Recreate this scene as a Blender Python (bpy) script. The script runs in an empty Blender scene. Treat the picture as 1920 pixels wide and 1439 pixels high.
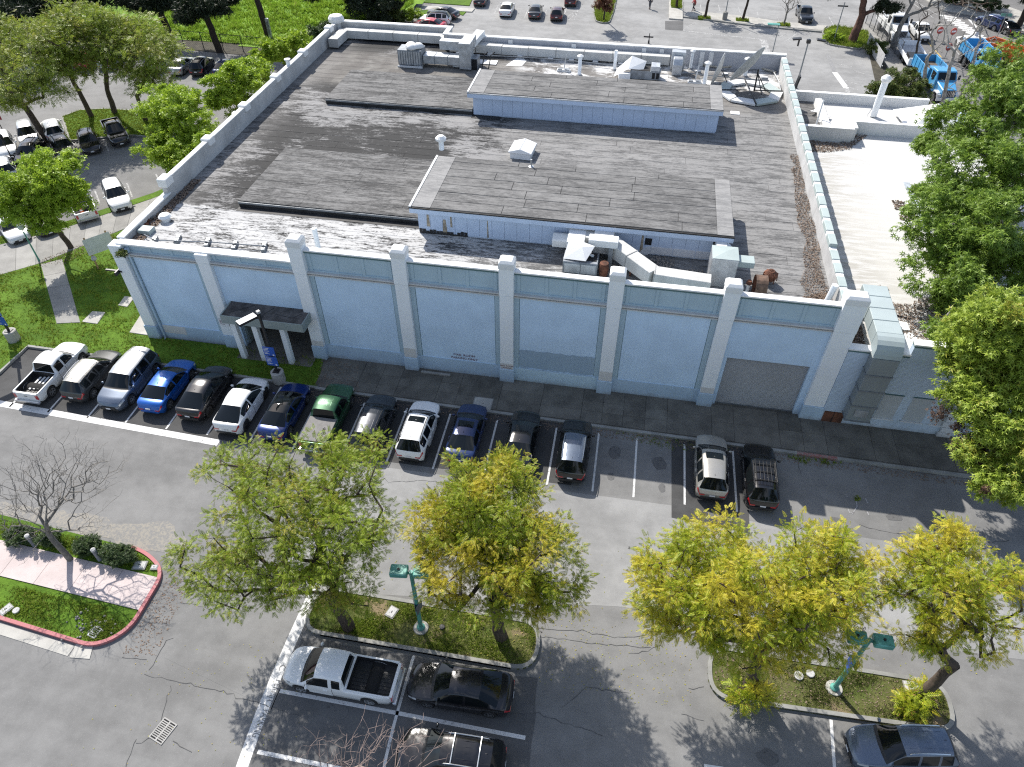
import bpy, bmesh, math, random
import numpy as np
from mathutils import Vector, Matrix

# ------------------------------------------------------------------ camera, world, sun, exposure
S = bpy.context.scene
COL = S.collection
CAM = np.array([6.054, -31.817, 31.129]); YAW, PITCH, FPX = -0.17647, 0.76744, 1334.9
FW = np.array([math.sin(YAW) * math.cos(PITCH), math.cos(YAW) * math.cos(PITCH), -math.sin(PITCH)])
RT = np.array([math.cos(YAW), -math.sin(YAW), 0.0])
DN = np.cross(FW, RT)
cd = bpy.data.cameras.new('camera'); cam = bpy.data.objects.new('camera', cd); COL.objects.link(cam)
cd.sensor_width = 36.0; cd.lens = 36.0 * FPX / 1920.0; cd.clip_start = 0.5; cd.clip_end = 900.0
cam.matrix_world = Matrix(((RT[0], -DN[0], -FW[0], CAM[0]), (RT[1], -DN[1], -FW[1], CAM[1]), (RT[2], -DN[2], -FW[2], CAM[2]), (0, 0, 0, 1)))
S.camera = cam
SUN = Vector((-0.93, 1.11, 1.42)).normalized()
wd = bpy.data.worlds.new('World'); S.world = wd; wd.use_nodes = True
wn = wd.node_tree.nodes; wl = wd.node_tree.links; wn.clear()
wo = wn.new('ShaderNodeOutputWorld'); wb = wn.new('ShaderNodeBackground'); sk = wn.new('ShaderNodeTexSky')
sk.sky_type = 'NISHITA'; sk.sun_disc = False
sk.sun_elevation = math.asin(SUN.z); sk.sun_rotation = math.atan2(SUN.x, SUN.y); sk.air_density = 1.0; sk.dust_density = 1.2
# broken white cloud over the blue (seen in the car windows)
tc = wn.new('ShaderNodeTexCoord'); cn = wn.new('ShaderNodeTexNoise'); cr = wn.new('ShaderNodeValToRGB'); cm = wn.new('ShaderNodeMix')
cn.inputs['Scale'].default_value = 2.6; cn.inputs['Detail'].default_value = 8.0; cn.inputs['Roughness'].default_value = 0.58
cr.color_ramp.elements[0].position = 0.50; cr.color_ramp.elements[1].position = 0.72
cm.data_type = 'RGBA'; cm.inputs[7].default_value = (6.5, 6.6, 6.9, 1)
wl.new(tc.outputs['Generated'], cn.inputs['Vector']); wl.new(cn.outputs['Fac'], cr.inputs['Fac'])
wl.new(cr.outputs['Color'], cm.inputs[0]); wl.new(sk.outputs['Color'], cm.inputs[6]); wl.new(cm.outputs[2], wb.inputs['Color'])
wb.inputs['Strength'].default_value = 0.120
wl.new(wb.outputs['Background'], wo.inputs['Surface'])
sd = bpy.data.lights.new('sun', 'SUN'); sun = bpy.data.objects.new('sun', sd); COL.objects.link(sun)
sd.energy = 4.6; sd.angle = math.radians(0.53); sd.color = (1.0, 0.95, 0.875)
sun.rotation_euler = (-SUN).to_track_quat('-Z', 'Y').to_euler(); sun.location = (0, 0, 80)
vs = S.view_settings
vs.view_transform = 'Standard'; vs.look = 'None'; vs.exposure = 0.66; vs.gamma = 1.0; vs.use_curve_mapping = False
S.cycles.max_bounces = 6; S.cycles.diffuse_bounces = 3; S.cycles.transparent_max_bounces = 6
S.cycles.sample_clamp_indirect = 6.0; S.cycles.use_denoising = False; S.cycles.filter_width = 1.2

# ------------------------------------------------------------------ helpers
RND = random.Random(11)
def at(px, py, z=0.0):
    """place a point seen at a survey pixel of the photograph at height z -> world x, y"""
    v = FW + RT * (px - 960.0) / FPX + DN * (py - 719.5) / FPX
    t = (z - CAM[2]) / v[2]
    return float(CAM[0] + v[0] * t), float(CAM[1] + v[1] * t)
def at3(px, py, z=0.0):
    x, y = at(px, py, z); return (x, y, z)

class NT:
    def __init__(s, name):
        s.m = bpy.data.materials.new(name); s.m.use_nodes = True
        s.t = s.m.node_tree; s.t.nodes.clear(); s.o = s.t.nodes.new('ShaderNodeOutputMaterial')
    def n(s, k): return s.t.nodes.new(k)
    def l(s, a, b): s.t.links.new(a, b)
    def put(s, sock, v):
        if isinstance(v, (int, float)): sock.default_value = v
        elif isinstance(v, (tuple, list)): sock.default_value = tuple(v) if len(v) != 3 or sock.type == 'VECTOR' else (*v, 1)
        else: s.l(v, sock)
    def pos(s): return s.n('ShaderNodeNewGeometry').outputs['Position']
    def obj(s): return s.n('ShaderNodeTexCoord').outputs['Object']
    def island(s): return s.n('ShaderNodeNewGeometry').outputs['Random Per Island']
    def orand(s): return s.n('ShaderNodeObjectInfo').outputs['Random']
    def scale(s, v, sc):
        k = s.n('ShaderNodeMapping'); k.inputs['Scale'].default_value = sc; s.l(v, k.inputs['Vector']); return k.outputs[0]
    def noise(s, v, sc, det=4.0, rough=0.55, dist=0.0):
        k = s.n('ShaderNodeTexNoise'); s.l(v, k.inputs['Vector']); k.inputs['Scale'].default_value = sc
        k.inputs['Detail'].default_value = det; k.inputs['Roughness'].default_value = rough; k.inputs['Distortion'].default_value = dist
        return k.outputs['Fac']
    def voro(s, v, sc, feat='F1'):
        k = s.n('ShaderNodeTexVoronoi'); k.feature = feat; s.l(v, k.inputs['Vector']); k.inputs['Scale'].default_value = sc; return k.outputs['Distance']
    def sep(s, v):
        k = s.n('ShaderNodeSeparateXYZ'); s.l(v, k.inputs[0]); return k.outputs
    def mr(s, v, a, b, c=0.0, d=1.0, smooth=True):
        k = s.n('ShaderNodeMapRange'); k.interpolation_type = 'SMOOTHSTEP' if smooth else 'LINEAR'; k.clamp = True
        s.put(k.inputs[0], v)
        for i, q in enumerate((a, b, c, d)): s.put(k.inputs[i + 1], q)
        return k.outputs[0]
    def math(s, op, a, b=0.0):
        k = s.n('ShaderNodeMath'); k.operation = op; s.put(k.inputs[0], a); s.put(k.inputs[1], b); return k.outputs[0]
    def mix(s, f, a, b, mode='MIX'):
        k = s.n('ShaderNodeMix'); k.data_type = 'RGBA'; k.blend_type = mode
        s.put(k.inputs[0], f); s.put(k.inputs[6], a); s.put(k.inputs[7], b); return k.outputs[2]
    def bump(s, h, st=0.3, d=0.02):
        k = s.n('ShaderNodeBump'); k.inputs['Strength'].default_value = st; k.inputs['Distance'].default_value = d; s.l(h, k.inputs['Height']); return k.outputs[0]
    def bsdf(s, col, rough=0.7, metal=0.0, normal=None, coat=0.0, spec=0.5):
        k = s.n('ShaderNodeBsdfPrincipled'); s.put(k.inputs['Base Color'], col); s.put(k.inputs['Roughness'], rough)
        k.inputs['Metallic'].default_value = metal; k.inputs['Coat Weight'].default_value = coat; k.inputs['Coat Roughness'].default_value = 0.04
        k.inputs['Specular IOR Level'].default_value = spec
        if normal is not None: s.l(normal, k.inputs['Normal'])
        s.l(k.outputs[0], s.o.inputs['Surface']); return s.m
def K(c, k): return tuple(min(1.0, q * k) for q in c)

_mc = {}
def simple(name, col, rough=0.6, metal=0.0, var=0.25, sc=3.0, bump=0.0, coat=0.0, local=False, streak=None):
    if name in _mc: return _mc[name]
    t = NT(name); v = t.obj() if local else t.pos()
    if streak: v = t.scale(v, streak)
    a = t.noise(v, sc, 6, 0.6)
    c = t.mix(t.mr(a, 0.3, 0.72), K(col, 1 - var), K(col, 1 + var * 0.6))
    nb = t.bump(t.noise(v, sc * 12, 3), bump, 0.01) if bump else None
    _mc[name] = t.bsdf(c, rough, metal, nb, coat); return _mc[name]

class MB:
    def __init__(s): s.v = []; s.f = []
    def add(s, vs, fs):
        b = len(s.v); s.v += [tuple(map(float, p)) for p in vs]; s.f += [tuple(i + b for i in f) for f in fs]; return s
    def box(s, x0, x1, y0, y1, z0, z1, M=None):
        p = [(x0, y0, z0), (x1, y0, z0), (x1, y1, z0), (x0, y1, z0), (x0, y0, z1), (x1, y0, z1), (x1, y1, z1), (x0, y1, z1)]
        if M is not None: p = [tuple(M @ Vector(q)) for q in p]
        return s.add(p, [(3, 2, 1, 0), (4, 5, 6, 7), (0, 1, 5, 4), (1, 2, 6, 5), (2, 3, 7, 6), (3, 0, 4, 7)])
    def prism(s, poly, z0, z1):
        n = len(poly)
        if sum(poly[i][0] * poly[(i + 1) % n][1] - poly[(i + 1) % n][0] * poly[i][1] for i in range(n)) < 0: poly = poly[::-1]
        p = [(x, y, z0) for x, y in poly] + [(x, y, z1) for x, y in poly]
        return s.add(p, [tuple(range(n))[::-1], tuple(range(n, 2 * n))] + [(i, (i + 1) % n, n + (i + 1) % n, n + i) for i in range(n)])
    def extr(s, prof, a, b, axis='x'):
        """profile of (p, q) pairs swept along an axis: x -> (y,z), y -> (x,z)"""
        n = len(prof); f = (lambda t, p: (t, p[0], p[1])) if axis == 'x' else (lambda t, p: (p[0], t, p[1]))
        v = [f(a, p) for p in prof] + [f(b, p) for p in prof]
        return s.add(v, [tuple(range(n)), tuple(range(n, 2 * n))[::-1]] + [(i, n + i, n + (i + 1) % n, (i + 1) % n) for i in range(n)])
    def tube(s, pts, r, n=8, cap=True):
        pts = [Vector(p) for p in pts]; rs = r if isinstance(r, (list, tuple)) else [r] * len(pts); b = len(s.v); up = None
        for i, p in enumerate(pts):
            d = (pts[min(i + 1, len(pts) - 1)] - pts[max(i - 1, 0)])
            d = d.normalized() if d.length > 1e-9 else Vector((0, 0, 1))
            if up is None: up = d.orthogonal().normalized()
            a = (up - d * up.dot(d)); a = a.normalized() if a.length > 1e-6 else d.orthogonal().normalized(); up = a
            c = d.cross(a)
            s.v += [tuple(p + (a * math.cos(2 * math.pi * k / n) + c * math.sin(2 * math.pi * k / n)) * rs[i]) for k in range(n)]
        for i in range(len(pts) - 1):
            s.f += [(b + i * n + k, b + i * n + (k + 1) % n, b + (i + 1) * n + (k + 1) % n, b + (i + 1) * n + k) for k in range(n)]
        if cap:
            e = b + (len(pts) - 1) * n
            s.f += [tuple(range(b, b + n))[::-1], tuple(range(e, e + n))]
        return s
    def lathe(s, prof, c=(0, 0, 0), n=16):
        return s.tube([(c[0], c[1], c[2] + z) for r, z in prof], [max(r, 0.001) for r, z in prof], n)
    def ribbon(s, pts, w, z):
        P = [Vector((p[0], p[1])) for p in pts]; b = len(s.v)
        for i, p in enumerate(P):
            d = (P[min(i + 1, len(P) - 1)] - P[max(i - 1, 0)]).normalized(); nn = Vector((-d.y, d.x)); ww = w[i] if isinstance(w, list) else w
            s.v += [(*(p + nn * ww / 2), z), (*(p - nn * ww / 2), z)]
        s.f += [(b + 2 * i, b + 2 * i + 1, b + 2 * i + 3, b + 2 * i + 2) for i in range(len(P) - 1)]
        return s
    def mesh(s, name, smooth=False, bevel=0.0, fix=True):
        me = bpy.data.meshes.new(name); me.from_pydata(s.v, [], s.f)
        if bevel or fix:
            bm = bmesh.new(); bm.from_mesh(me)
            if fix: bmesh.ops.recalc_face_normals(bm, faces=bm.faces)
            if bevel: bmesh.ops.bevel(bm, geom=[e for e in bm.edges if len(e.link_faces) == 2 and e.calc_face_angle(0) > 0.6], offset=bevel, segments=1, affect='EDGES', clamp_overlap=True)
            bm.to_mesh(me); bm.free()
        if smooth: me.shade_smooth()
        return me
    def build(s, name, mat, parent=None, smooth=False, bevel=0.0, fix=True):
        return link(name, s.mesh(name, smooth, bevel, fix), mat, parent)
def link(name, me, mat, parent=None, loc=None, rot=None):
    o = bpy.data.objects.new(name, me); COL.objects.link(o)
    if mat is not None:
        if not me.materials: me.materials.append(mat)
        elif me.materials[0] is not mat: o.material_slots[0].link = 'OBJECT'; o.material_slots[0].material = mat
    if parent: o.parent = parent
    if loc is not None: o.location = loc
    if rot is not None: o.rotation_euler = rot
    return o
def tag(o, label=None, cat=None, group=None, kind=None):
    if label: o['label'] = label
    if cat: o['category'] = cat
    if group: o['group'] = group
    if kind: o['kind'] = kind
    return o
def empty(name, loc, rz=0.0, label=None, cat=None, group=None):
    o = bpy.data.objects.new(name, None); COL.objects.link(o); o.location = loc; o.rotation_euler = (0, 0, rz); o.empty_display_size = 0.3
    return tag(o, label, cat, group)
def struct(o): o['kind'] = 'structure'; return o
def stuff(o): o['kind'] = 'stuff'; return o
def npmesh(name, V, F):
    """V (n,3), F (m,k) arrays -> mesh, quick"""
    me = bpy.data.meshes.new(name); k = F.shape[1]
    me.vertices.add(len(V)); me.vertices.foreach_set('co', V.astype(np.float32).ravel())
    me.loops.add(F.size); me.loops.foreach_set('vertex_index', F.astype(np.int32).ravel())
    me.polygons.add(len(F)); me.polygons.foreach_set('loop_start', np.arange(0, F.size, k, dtype=np.int32))
    me.update(calc_edges=True); return me
def inpoly(P, poly):
    x, y = P[:, 0], P[:, 1]; c = np.zeros(len(P), bool); n = len(poly)
    for i in range(n):
        (x0, y0), (x1, y1) = poly[i], poly[(i + 1) % n]
        if y0 == y1: continue
        c ^= ((y0 > y) != (y1 > y)) & (x < (x1 - x0) * (y - y0) / (y1 - y0) + x0)
    return c
def scatter_pts(poly, n, rng):
    p = np.array(poly); lo, hi = p.min(0), p.max(0); P = lo + rng.random((n, 2)) * (hi - lo); return P[inpoly(P, poly)]

# ------------------------------------------------------------------ materials
def m_asphalt(name, lo, hi, tint=(1, 1, 1.02), spk=0.5):
    t = NT(name); p = t.pos()
    big = t.noise(p, 0.16, 6, 0.6, 0.3); mid = t.noise(p, 1.1, 7, 0.65); fine = t.noise(p, 15.0, 4, 0.8)
    trk = t.noise(t.scale(p, (0.10, 0.9, 1)), 0.8, 5, 0.6)
    a = t.math('ADD', t.math('MULTIPLY', big, 0.5), t.math('ADD', t.math('MULTIPLY', mid, 0.35), t.math('MULTIPLY', trk, 0.25)))
    c = t.mix(t.mr(a, 0.40, 0.70), tuple(lo * q for q in tint), tuple(hi * q for q in tint))
    sp = t.mr(fine, 0.58, 0.72); c = t.mix(t.math('MULTIPLY', sp, spk), c, tuple(hi * 1.75 * q for q in tint))
    dk = t.mr(t.noise(p, 14.0, 4, 0.7), 0.62, 0.75); c = t.mix(t.math('MULTIPLY', dk, 0.3), c, (lo * 0.5,) * 3)
    st = t.mr(t.noise(p, 0.55, 5, 0.7), 0.68, 0.78); c = t.mix(t.math('MULTIPLY', st, 0.35), c, (lo * 0.45,) * 3)
    return t.bsdf(c, 0.88, 0, t.bump(fine, 0.35, 0.01), 0, 0.3)
M_ASPH = m_asphalt('asphalt_grey', 0.135, 0.205, (1, .995, .975))
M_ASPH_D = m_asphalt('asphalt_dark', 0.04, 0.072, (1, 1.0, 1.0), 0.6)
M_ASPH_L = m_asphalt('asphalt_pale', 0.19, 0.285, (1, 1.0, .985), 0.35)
M_PATCH = m_asphalt('asphalt_patched', 0.08, 0.125, (1, 1, 1.0), 0.7)
M_STREET = m_asphalt('asphalt_street', 0.12, 0.18, (1.02, 1, .98), 0.4)
def m_concrete(name, col, var=0.25, rnd=0.3):
    t = NT(name); p = t.pos(); a = t.noise(p, 0.9, 8, 0.65); b = t.noise(p, 9.0, 5, 0.7)
    c = t.mix(t.mr(a, 0.3, 0.7), K(col, 1 - var), K(col, 1 + var * .5))
    c = t.mix(t.math('MULTIPLY', t.mr(b, 0.55, 0.75), 0.4), c, K(col, 0.55))
    c = t.mix(rnd, c, t.mix(t.orand(), K(col, 0.55), K(col, 1.35)))
    return t.bsdf(c, 0.85, 0, t.bump(b, 0.2, 0.01), 0, 0.3)
M_CONC = m_concrete('concrete_walk', (0.27, 0.265, 0.25))
M_CONC_D = m_concrete('concrete_dirty_walk', (0.148, 0.140, 0.122), 0.5, 0.4)
M_CONC_L = m_concrete('concrete_pale', (0.40, 0.39, 0.36), 0.2, 0.15)
M_KERB = m_concrete('concrete_kerb', (0.27, 0.27, 0.255), 0.3, 0.2)
M_PINK = m_concrete('pink_concrete', (0.50, 0.43, 0.415), 0.12, 0.1)
def m_worn(name, col, under, amt=0.62):
    t = NT(name); p = t.pos(); a = t.noise(p, 7.0, 6, 0.75); b = t.noise(p, 1.2, 4)
    f = t.mr(t.math('ADD', a, t.math('MULTIPLY', b, 0.35)), amt, amt + 0.14)
    return t.bsdf(t.mix(f, col, under), 0.75, 0, None, 0, 0.3)
M_PAINT = m_worn('white_road_paint', (0.60, 0.60, 0.59), (0.20, 0.20, 0.20), 0.72)
M_PAINT2 = m_worn('faded_road_paint', (0.42, 0.42, 0.41), (0.19, 0.19, 0.19), 0.60)
M_REDK = m_worn('red_kerb_paint', (0.40, 0.155, 0.16), (0.34, 0.25, 0.23), 0.74)
M_YEL = m_worn('yellow_road_paint', (0.5, 0.36, 0.1), (0.2, 0.19, 0.17), 0.68)
def m_grass(name, c0, c1, c2, dry=0.66):
    t = NT(name); p = t.pos(); a = t.noise(p, 0.5, 6, 0.65); b = t.noise(p, 6.0, 6, 0.7); d = t.noise(p, 0.9, 5, 0.6)
    c = t.mix(t.mr(a, 0.32, 0.68), c0, c1); c = t.mix(t.math('MULTIPLY', t.mr(b, 0.4, 0.7), 0.6), c, K(c1, 0.45))
    c = t.mix(t.mr(d, dry, dry + 0.14), c, c2)
    return t.bsdf(c, 0.9, 0, t.bump(b, 0.8, 0.08), 0, 0.15)
M_GRASS = m_grass('lawn_grass', (0.06, 0.12, 0.012), (0.11, 0.20, 0.02), (0.15, 0.12, 0.07), 0.70)
M_MEADOW = m_grass('meadow_grass', (0.12, 0.23, 0.025), (0.2, 0.33, 0.04), (0.2, 0.2, 0.07), 0.66)
M_DRYG = m_grass('dry_grass', (0.07, 0.10, 0.02), (0.13, 0.125, 0.05), (0.20, 0.155, 0.095), 0.52)
def m_blade(name, a, b, c):
    t = NT(name); i = t.island(); col = t.mix(t.mr(i, 0, 0.85, 0, 1, False), a, b); col = t.mix(t.mr(i, 0.86, 0.9), col, c)
    n = t.noise(t.pos(), 0.45, 4); col = t.mix(t.mr(n, 0.35, 0.7, 0, 0.55), col, K(b, 0.55))
    d = t.n('ShaderNodeBsdfDiffuse'); r = t.n('ShaderNodeBsdfTranslucent'); mx = t.n('ShaderNodeMixShader'); mx.inputs[0].default_value = 0.3
    t.l(col, d.inputs[0]); t.l(col, r.inputs[0]); t.l(d.outputs[0], mx.inputs[1]); t.l(r.outputs[0], mx.inputs[2]); t.l(mx.outputs[0], t.o.inputs[0]); return t.m
M_BLADE = m_blade('grass_blades', (0.14, 0.205, 0.02), (0.30, 0.39, 0.065), (0.34, 0.34, 0.10))
M_BLADE_M = m_blade('meadow_blades', (0.20, 0.33, 0.03), (0.38, 0.55, 0.07), (0.36, 0.4, 0.1))
M_BLADE_D = m_blade('dry_blades', (0.06, 0.10, 0.015), (0.14, 0.17, 0.05), (0.25, 0.2, 0.11))
def m_leaf(name, g0, g1, yel=None, yamt=0.0, brown=None, brn=0.0, sc=0.55, trans=0.38):
    t = NT(name); i = t.island(); n = t.noise(t.pos(), sc, 4, 0.6)
    c = t.mix(i, g0, g1)
    if yel:
        f = t.mr(t.math('ADD', n, t.math('MULTIPLY', i, 0.22)), 0.72 - yamt * 0.35, 0.80 - yamt * 0.2); c = t.mix(f, c, t.mix(i, yel, K(yel, 0.75)))
    if brown: c = t.mix(t.mr(i, 1 - brn, 1 - brn + 0.01), c, brown)
    d = t.n('ShaderNodeBsdfPrincipled'); t.l(c, d.inputs['Base Color']); d.inputs['Roughness'].default_value = 0.5; d.inputs['Specular IOR Level'].default_value = 0.35
    r = t.n('ShaderNodeBsdfTranslucent'); t.l(c, r.inputs[0]); mx = t.n('ShaderNodeMixShader'); mx.inputs[0].default_value = trans
    t.l(d.outputs[0], mx.inputs[1]); t.l(r.outputs[0], mx.inputs[2]); t.l(mx.outputs[0], t.o.inputs[0]); return t.m
ML_A = m_leaf('olive_fronds', (0.13, 0.19, 0.010), (0.33, 0.42, 0.035), (0.48, 0.43, 0.06), 0.12, (0.22, 0.13, 0.05), 0.05)
ML_B = m_leaf('green_gold_fronds', (0.15, 0.21, 0.010), (0.36, 0.43, 0.028), (0.58, 0.50, 0.04), 0.40, (0.32, 0.19, 0.06), 0.06)
ML_C = m_leaf('yellow_fronds', (0.21, 0.28, 0.010), (0.40, 0.46, 0.03), (0.64, 0.56, 0.05), 0.55, (0.4, 0.25, 0.06), 0.04)
ML_BR = m_leaf('bright_green_leaves', (0.18, 0.29, 0.018), (0.42, 0.55, 0.06), None, 0, None, 0)
ML_J = m_leaf('grey_green_fronds', (0.15, 0.21, 0.025), (0.35, 0.43, 0.06), (0.42, 0.42, 0.09), 0.2, (0.2, 0.15, 0.09), 0.03)
ML_DK = m_leaf('dark_needles', (0.012, 0.022, 0.010), (0.03, 0.045, 0.018), None, 0, None, 0, 0.6, 0.15)
ML_BIG = m_leaf('deep_green_leaves', (0.09, 0.165, 0.018), (0.27, 0.39, 0.06), None, 0, None, 0)
ML_LT = m_leaf('lime_leaves', (0.18, 0.27, 0.025), (0.41, 0.50, 0.08), (0.46, 0.46, 0.07), 0.05, None, 0)
ML_SH = m_leaf('dark_shrub_leaves', (0.04, 0.07, 0.025), (0.10, 0.15, 0.055), None, 0, None, 0)
ML_SH2 = m_leaf('olive_shrub_leaves', (0.06, 0.09, 0.02), (0.15, 0.19, 0.05), None, 0, (0.16, 0.12, 0.05), 0.05)
ML_RED = m_leaf('russet_leaves', (0.10, 0.045, 0.03), (0.19, 0.09, 0.05), None, 0, None, 0)
M_SEED = m_leaf('brown_seed_clusters', (0.10, 0.06, 0.045), (0.22, 0.135, 0.095), None, 0, None, 0)
M_BARK = simple('brown_bark', (0.075, 0.055, 0.04), 0.9, 0, 0.4, 4, 0.6, streak=(3, 3, 0.6))
M_BARKD = simple('dark_bark', (0.04, 0.028, 0.02), 0.9, 0, 0.4, 4, 0.6, streak=(3, 3, 0.6))
M_BARKG = simple('grey_bark', (0.20, 0.185, 0.165), 0.9, 0, 0.4, 3, 0.4)
M_BARKW = simple('pale_bark', (0.36, 0.34, 0.31), 0.85, 0, 0.4, 3, 0.3)
M_TWIG = simple('reddish_twigs', (0.27, 0.205, 0.18), 0.85, 0, 0.3, 3)
def m_litter(name, cols):
    t = NT(name); i = t.island(); c = t.mix(t.mr(i, 0, .5, 0, 1, False), cols[0], cols[1]); c = t.mix(t.mr(i, .5, 1, 0, 1, False), c, cols[2]); return t.bsdf(c, 0.9, 0, None, 0, 0.2)
M_LITTER = m_litter('dead_leaves', [(0.12, 0.085, 0.065), (0.19, 0.14, 0.105), (0.26, 0.20, 0.155)])
M_LITTER_Y = m_litter('yellow_leaves', [(0.35, 0.27, 0.08), (0.28, 0.3, 0.06), (0.24, 0.19, 0.1)])
# building paints
def m_wall(name, col, var=0.06, dirt=0.25, rough=0.75):
    t = NT(name); p = t.pos(); a = t.noise(p, 0.6, 6, 0.6); b = t.noise(t.scale(p, (3.0, 3.0, 0.35)), 1.6, 6, 0.7); f = t.noise(p, 40, 2)
    c = t.mix(t.mr(a, 0.3, 0.7), K(col, 1 - var), K(col, 1 + var))
    c = t.mix(t.math('MULTIPLY', t.mr(b, 0.54, 0.78), dirt), c, K(col, 0.55))
    g = t.noise(t.scale(p, (1.2, 1.2, 0.12)), 2.4, 7, 0.75); c = t.mix(t.math('MULTIPLY', t.mr(g, 0.60, 0.72), dirt * 0.7), c, (col[0] * .6, col[1] * .58, col[2] * .55))
    z = t.sep(p)[2]; sp = t.math('MULTIPLY', t.mr(t.math('ADD', z, t.math('MULTIPLY', t.noise(p, 2.2, 6, .7), 0.9)), 0.95, 0.45), 0.45)
    c = t.mix(sp, c, (0.20, 0.185, 0.16))
    return t.bsdf(c, rough, 0, t.bump(f, 0.15, 0.006), 0, 0.3)
M_WALL = m_wall('light_blue_stucco', (0.55, 0.70, 0.86))
M_PLINTH = m_wall('blue_grey_plinth', (0.44, 0.56, 0.67), 0.06, 0.2)
M_PIL = m_wall('off_white_pilaster', (0.80, 0.83, 0.85), 0.03, 0.2)
M_PILT = m_wall('beige_touchup_paint', (0.62, 0.61, 0.59), 0.04, 0.2)
M_PAR = m_wall('grey_blue_parapet', (0.40, 0.515, 0.585), 0.05, 0.2)
M_MINT = m_wall('mint_metal', (0.36, 0.42, 0.41), 0.06, 0.3, 0.5)
M_TEAL = m_wall('dark_teal_trim', (0.09, 0.16, 0.165), 0.1, 0.2, 0.5)
M_WHITE = m_wall('weathered_white_paint', (0.66, 0.665, 0.66), 0.06, 0.35)
M_COPE = m_wall('white_coping_paint', (0.72, 0.725, 0.72), 0.05, 0.15)
M_CORN = m_wall('taupe_cornice', (0.36, 0.345, 0.33), 0.1, 0.4)
M_CORNW = m_wall('pale_cornice', (0.52, 0.52, 0.51), 0.1, 0.4)
M_REPAINT = m_wall('dull_blue_repaint', (0.33, 0.43, 0.525), 0.04, 0.15)
M_REPAINT2 = m_wall('pale_aqua_repaint', (0.52, 0.66, 0.74), 0.04, 0.15)
M_CRACK = simple('crack_dark_grey', (0.085, 0.085, 0.085), 0.95, 0, 0.3)  # plain dark grey of the crack ribbons
M_STAINED = m_wall('stained_parapet_white', (0.46, 0.46, 0.455), 0.15, 0.95)
M_DARK = simple('dark_void', (0.012, 0.012, 0.013), 0.9, 0, 0.2)
M_TAR = simple('black_roof_tar', (0.022, 0.022, 0.023), 0.7, 0, 0.5, 1.5)
M_CANOPY = simple('stained_canopy_felt', (0.10, 0.09, 0.085), 0.9, 0, 0.6, 1.3)
M_BEAM = m_wall('dingy_grey_green', (0.26, 0.30, 0.29), 0.08, 0.4)
M_GALV = simple('galvanised_steel', (0.48, 0.50, 0.52), 0.45, 0.55, 0.25, 2.0)
M_GALVD = simple('dull_galvanised_steel', (0.23, 0.25, 0.27), 0.5, 0.4, 0.3, 2.0)
M_DUCTW = m_wall('white_duct_mastic', (0.52, 0.52, 0.50), 0.15, 0.85)
M_RUST = simple('rusty_steel', (0.14, 0.055, 0.03), 0.9, 0, 0.6, 2.2, 0.3)
M_RUSTL = simple('rusty_blower', (0.13, 0.08, 0.055), 0.85, 0, 0.5, 3, 0.3)
M_STAIN = simple('rust_stain', (0.34, 0.29, 0.22), 0.9, 0, 0.5, 4)
M_ROLLER = m_wall('grey_roller_door', (0.34, 0.345, 0.35), 0.06, 0.3, 0.5)
M_ANROOF = None
M_BRICKW = m_wall('painted_brick', (0.50, 0.60, 0.72), 0.06, 0.3)
M_BRICKF = m_wall('grey_window_fill', (0.42, 0.45, 0.47), 0.05, 0.3)
M_QUOIN = m_wall('white_quoin', (0.58, 0.60, 0.62), 0.05, 0.3)
M_BLKMET = simple('black_metal', (0.015, 0.015, 0.017), 0.45, 0, 0.2)
M_GREENP = simple('green_lamp_paint', (0.09, 0.30, 0.25), 0.45, 0, 0.25, 3)
M_SIGNB = simple('blue_sign', (0.02, 0.09, 0.42), 0.4, 0, 0.1)
M_SIGNW = simple('white_sign_print', (0.75, 0.76, 0.78), 0.5, 0, 0.05)
M_WOOD = simple('tan_timber', (0.40, 0.27, 0.14), 0.8, 0, 0.3, 5)
M_BOXC = simple('pale_plastic_lid', (0.42, 0.42, 0.42), 0.7, 0, 0.15)
M_STEEL = simple('grey_pole_steel', (0.25, 0.27, 0.28), 0.5, 0.3, 0.2)
M_LETTER = simple('dark_red_lettering', (0.16, 0.04, 0.05), 0.8, 0, 0.2)
M_LETTERG = simple('grey_stencil_lettering', (0.17, 0.17, 0.17), 0.85, 0, 0.2)
M_FENCE = simple('dark_fence_mesh', (0.03, 0.035, 0.035), 0.7, 0, 0.3)
M_FENCEG = simple('grey_fence_mesh', (0.14, 0.145, 0.145), 0.7, 0, 0.3)
M_ORANGE = simple('orange_plastic', (0.62, 0.13, 0.03), 0.5, 0, 0.15)
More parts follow.
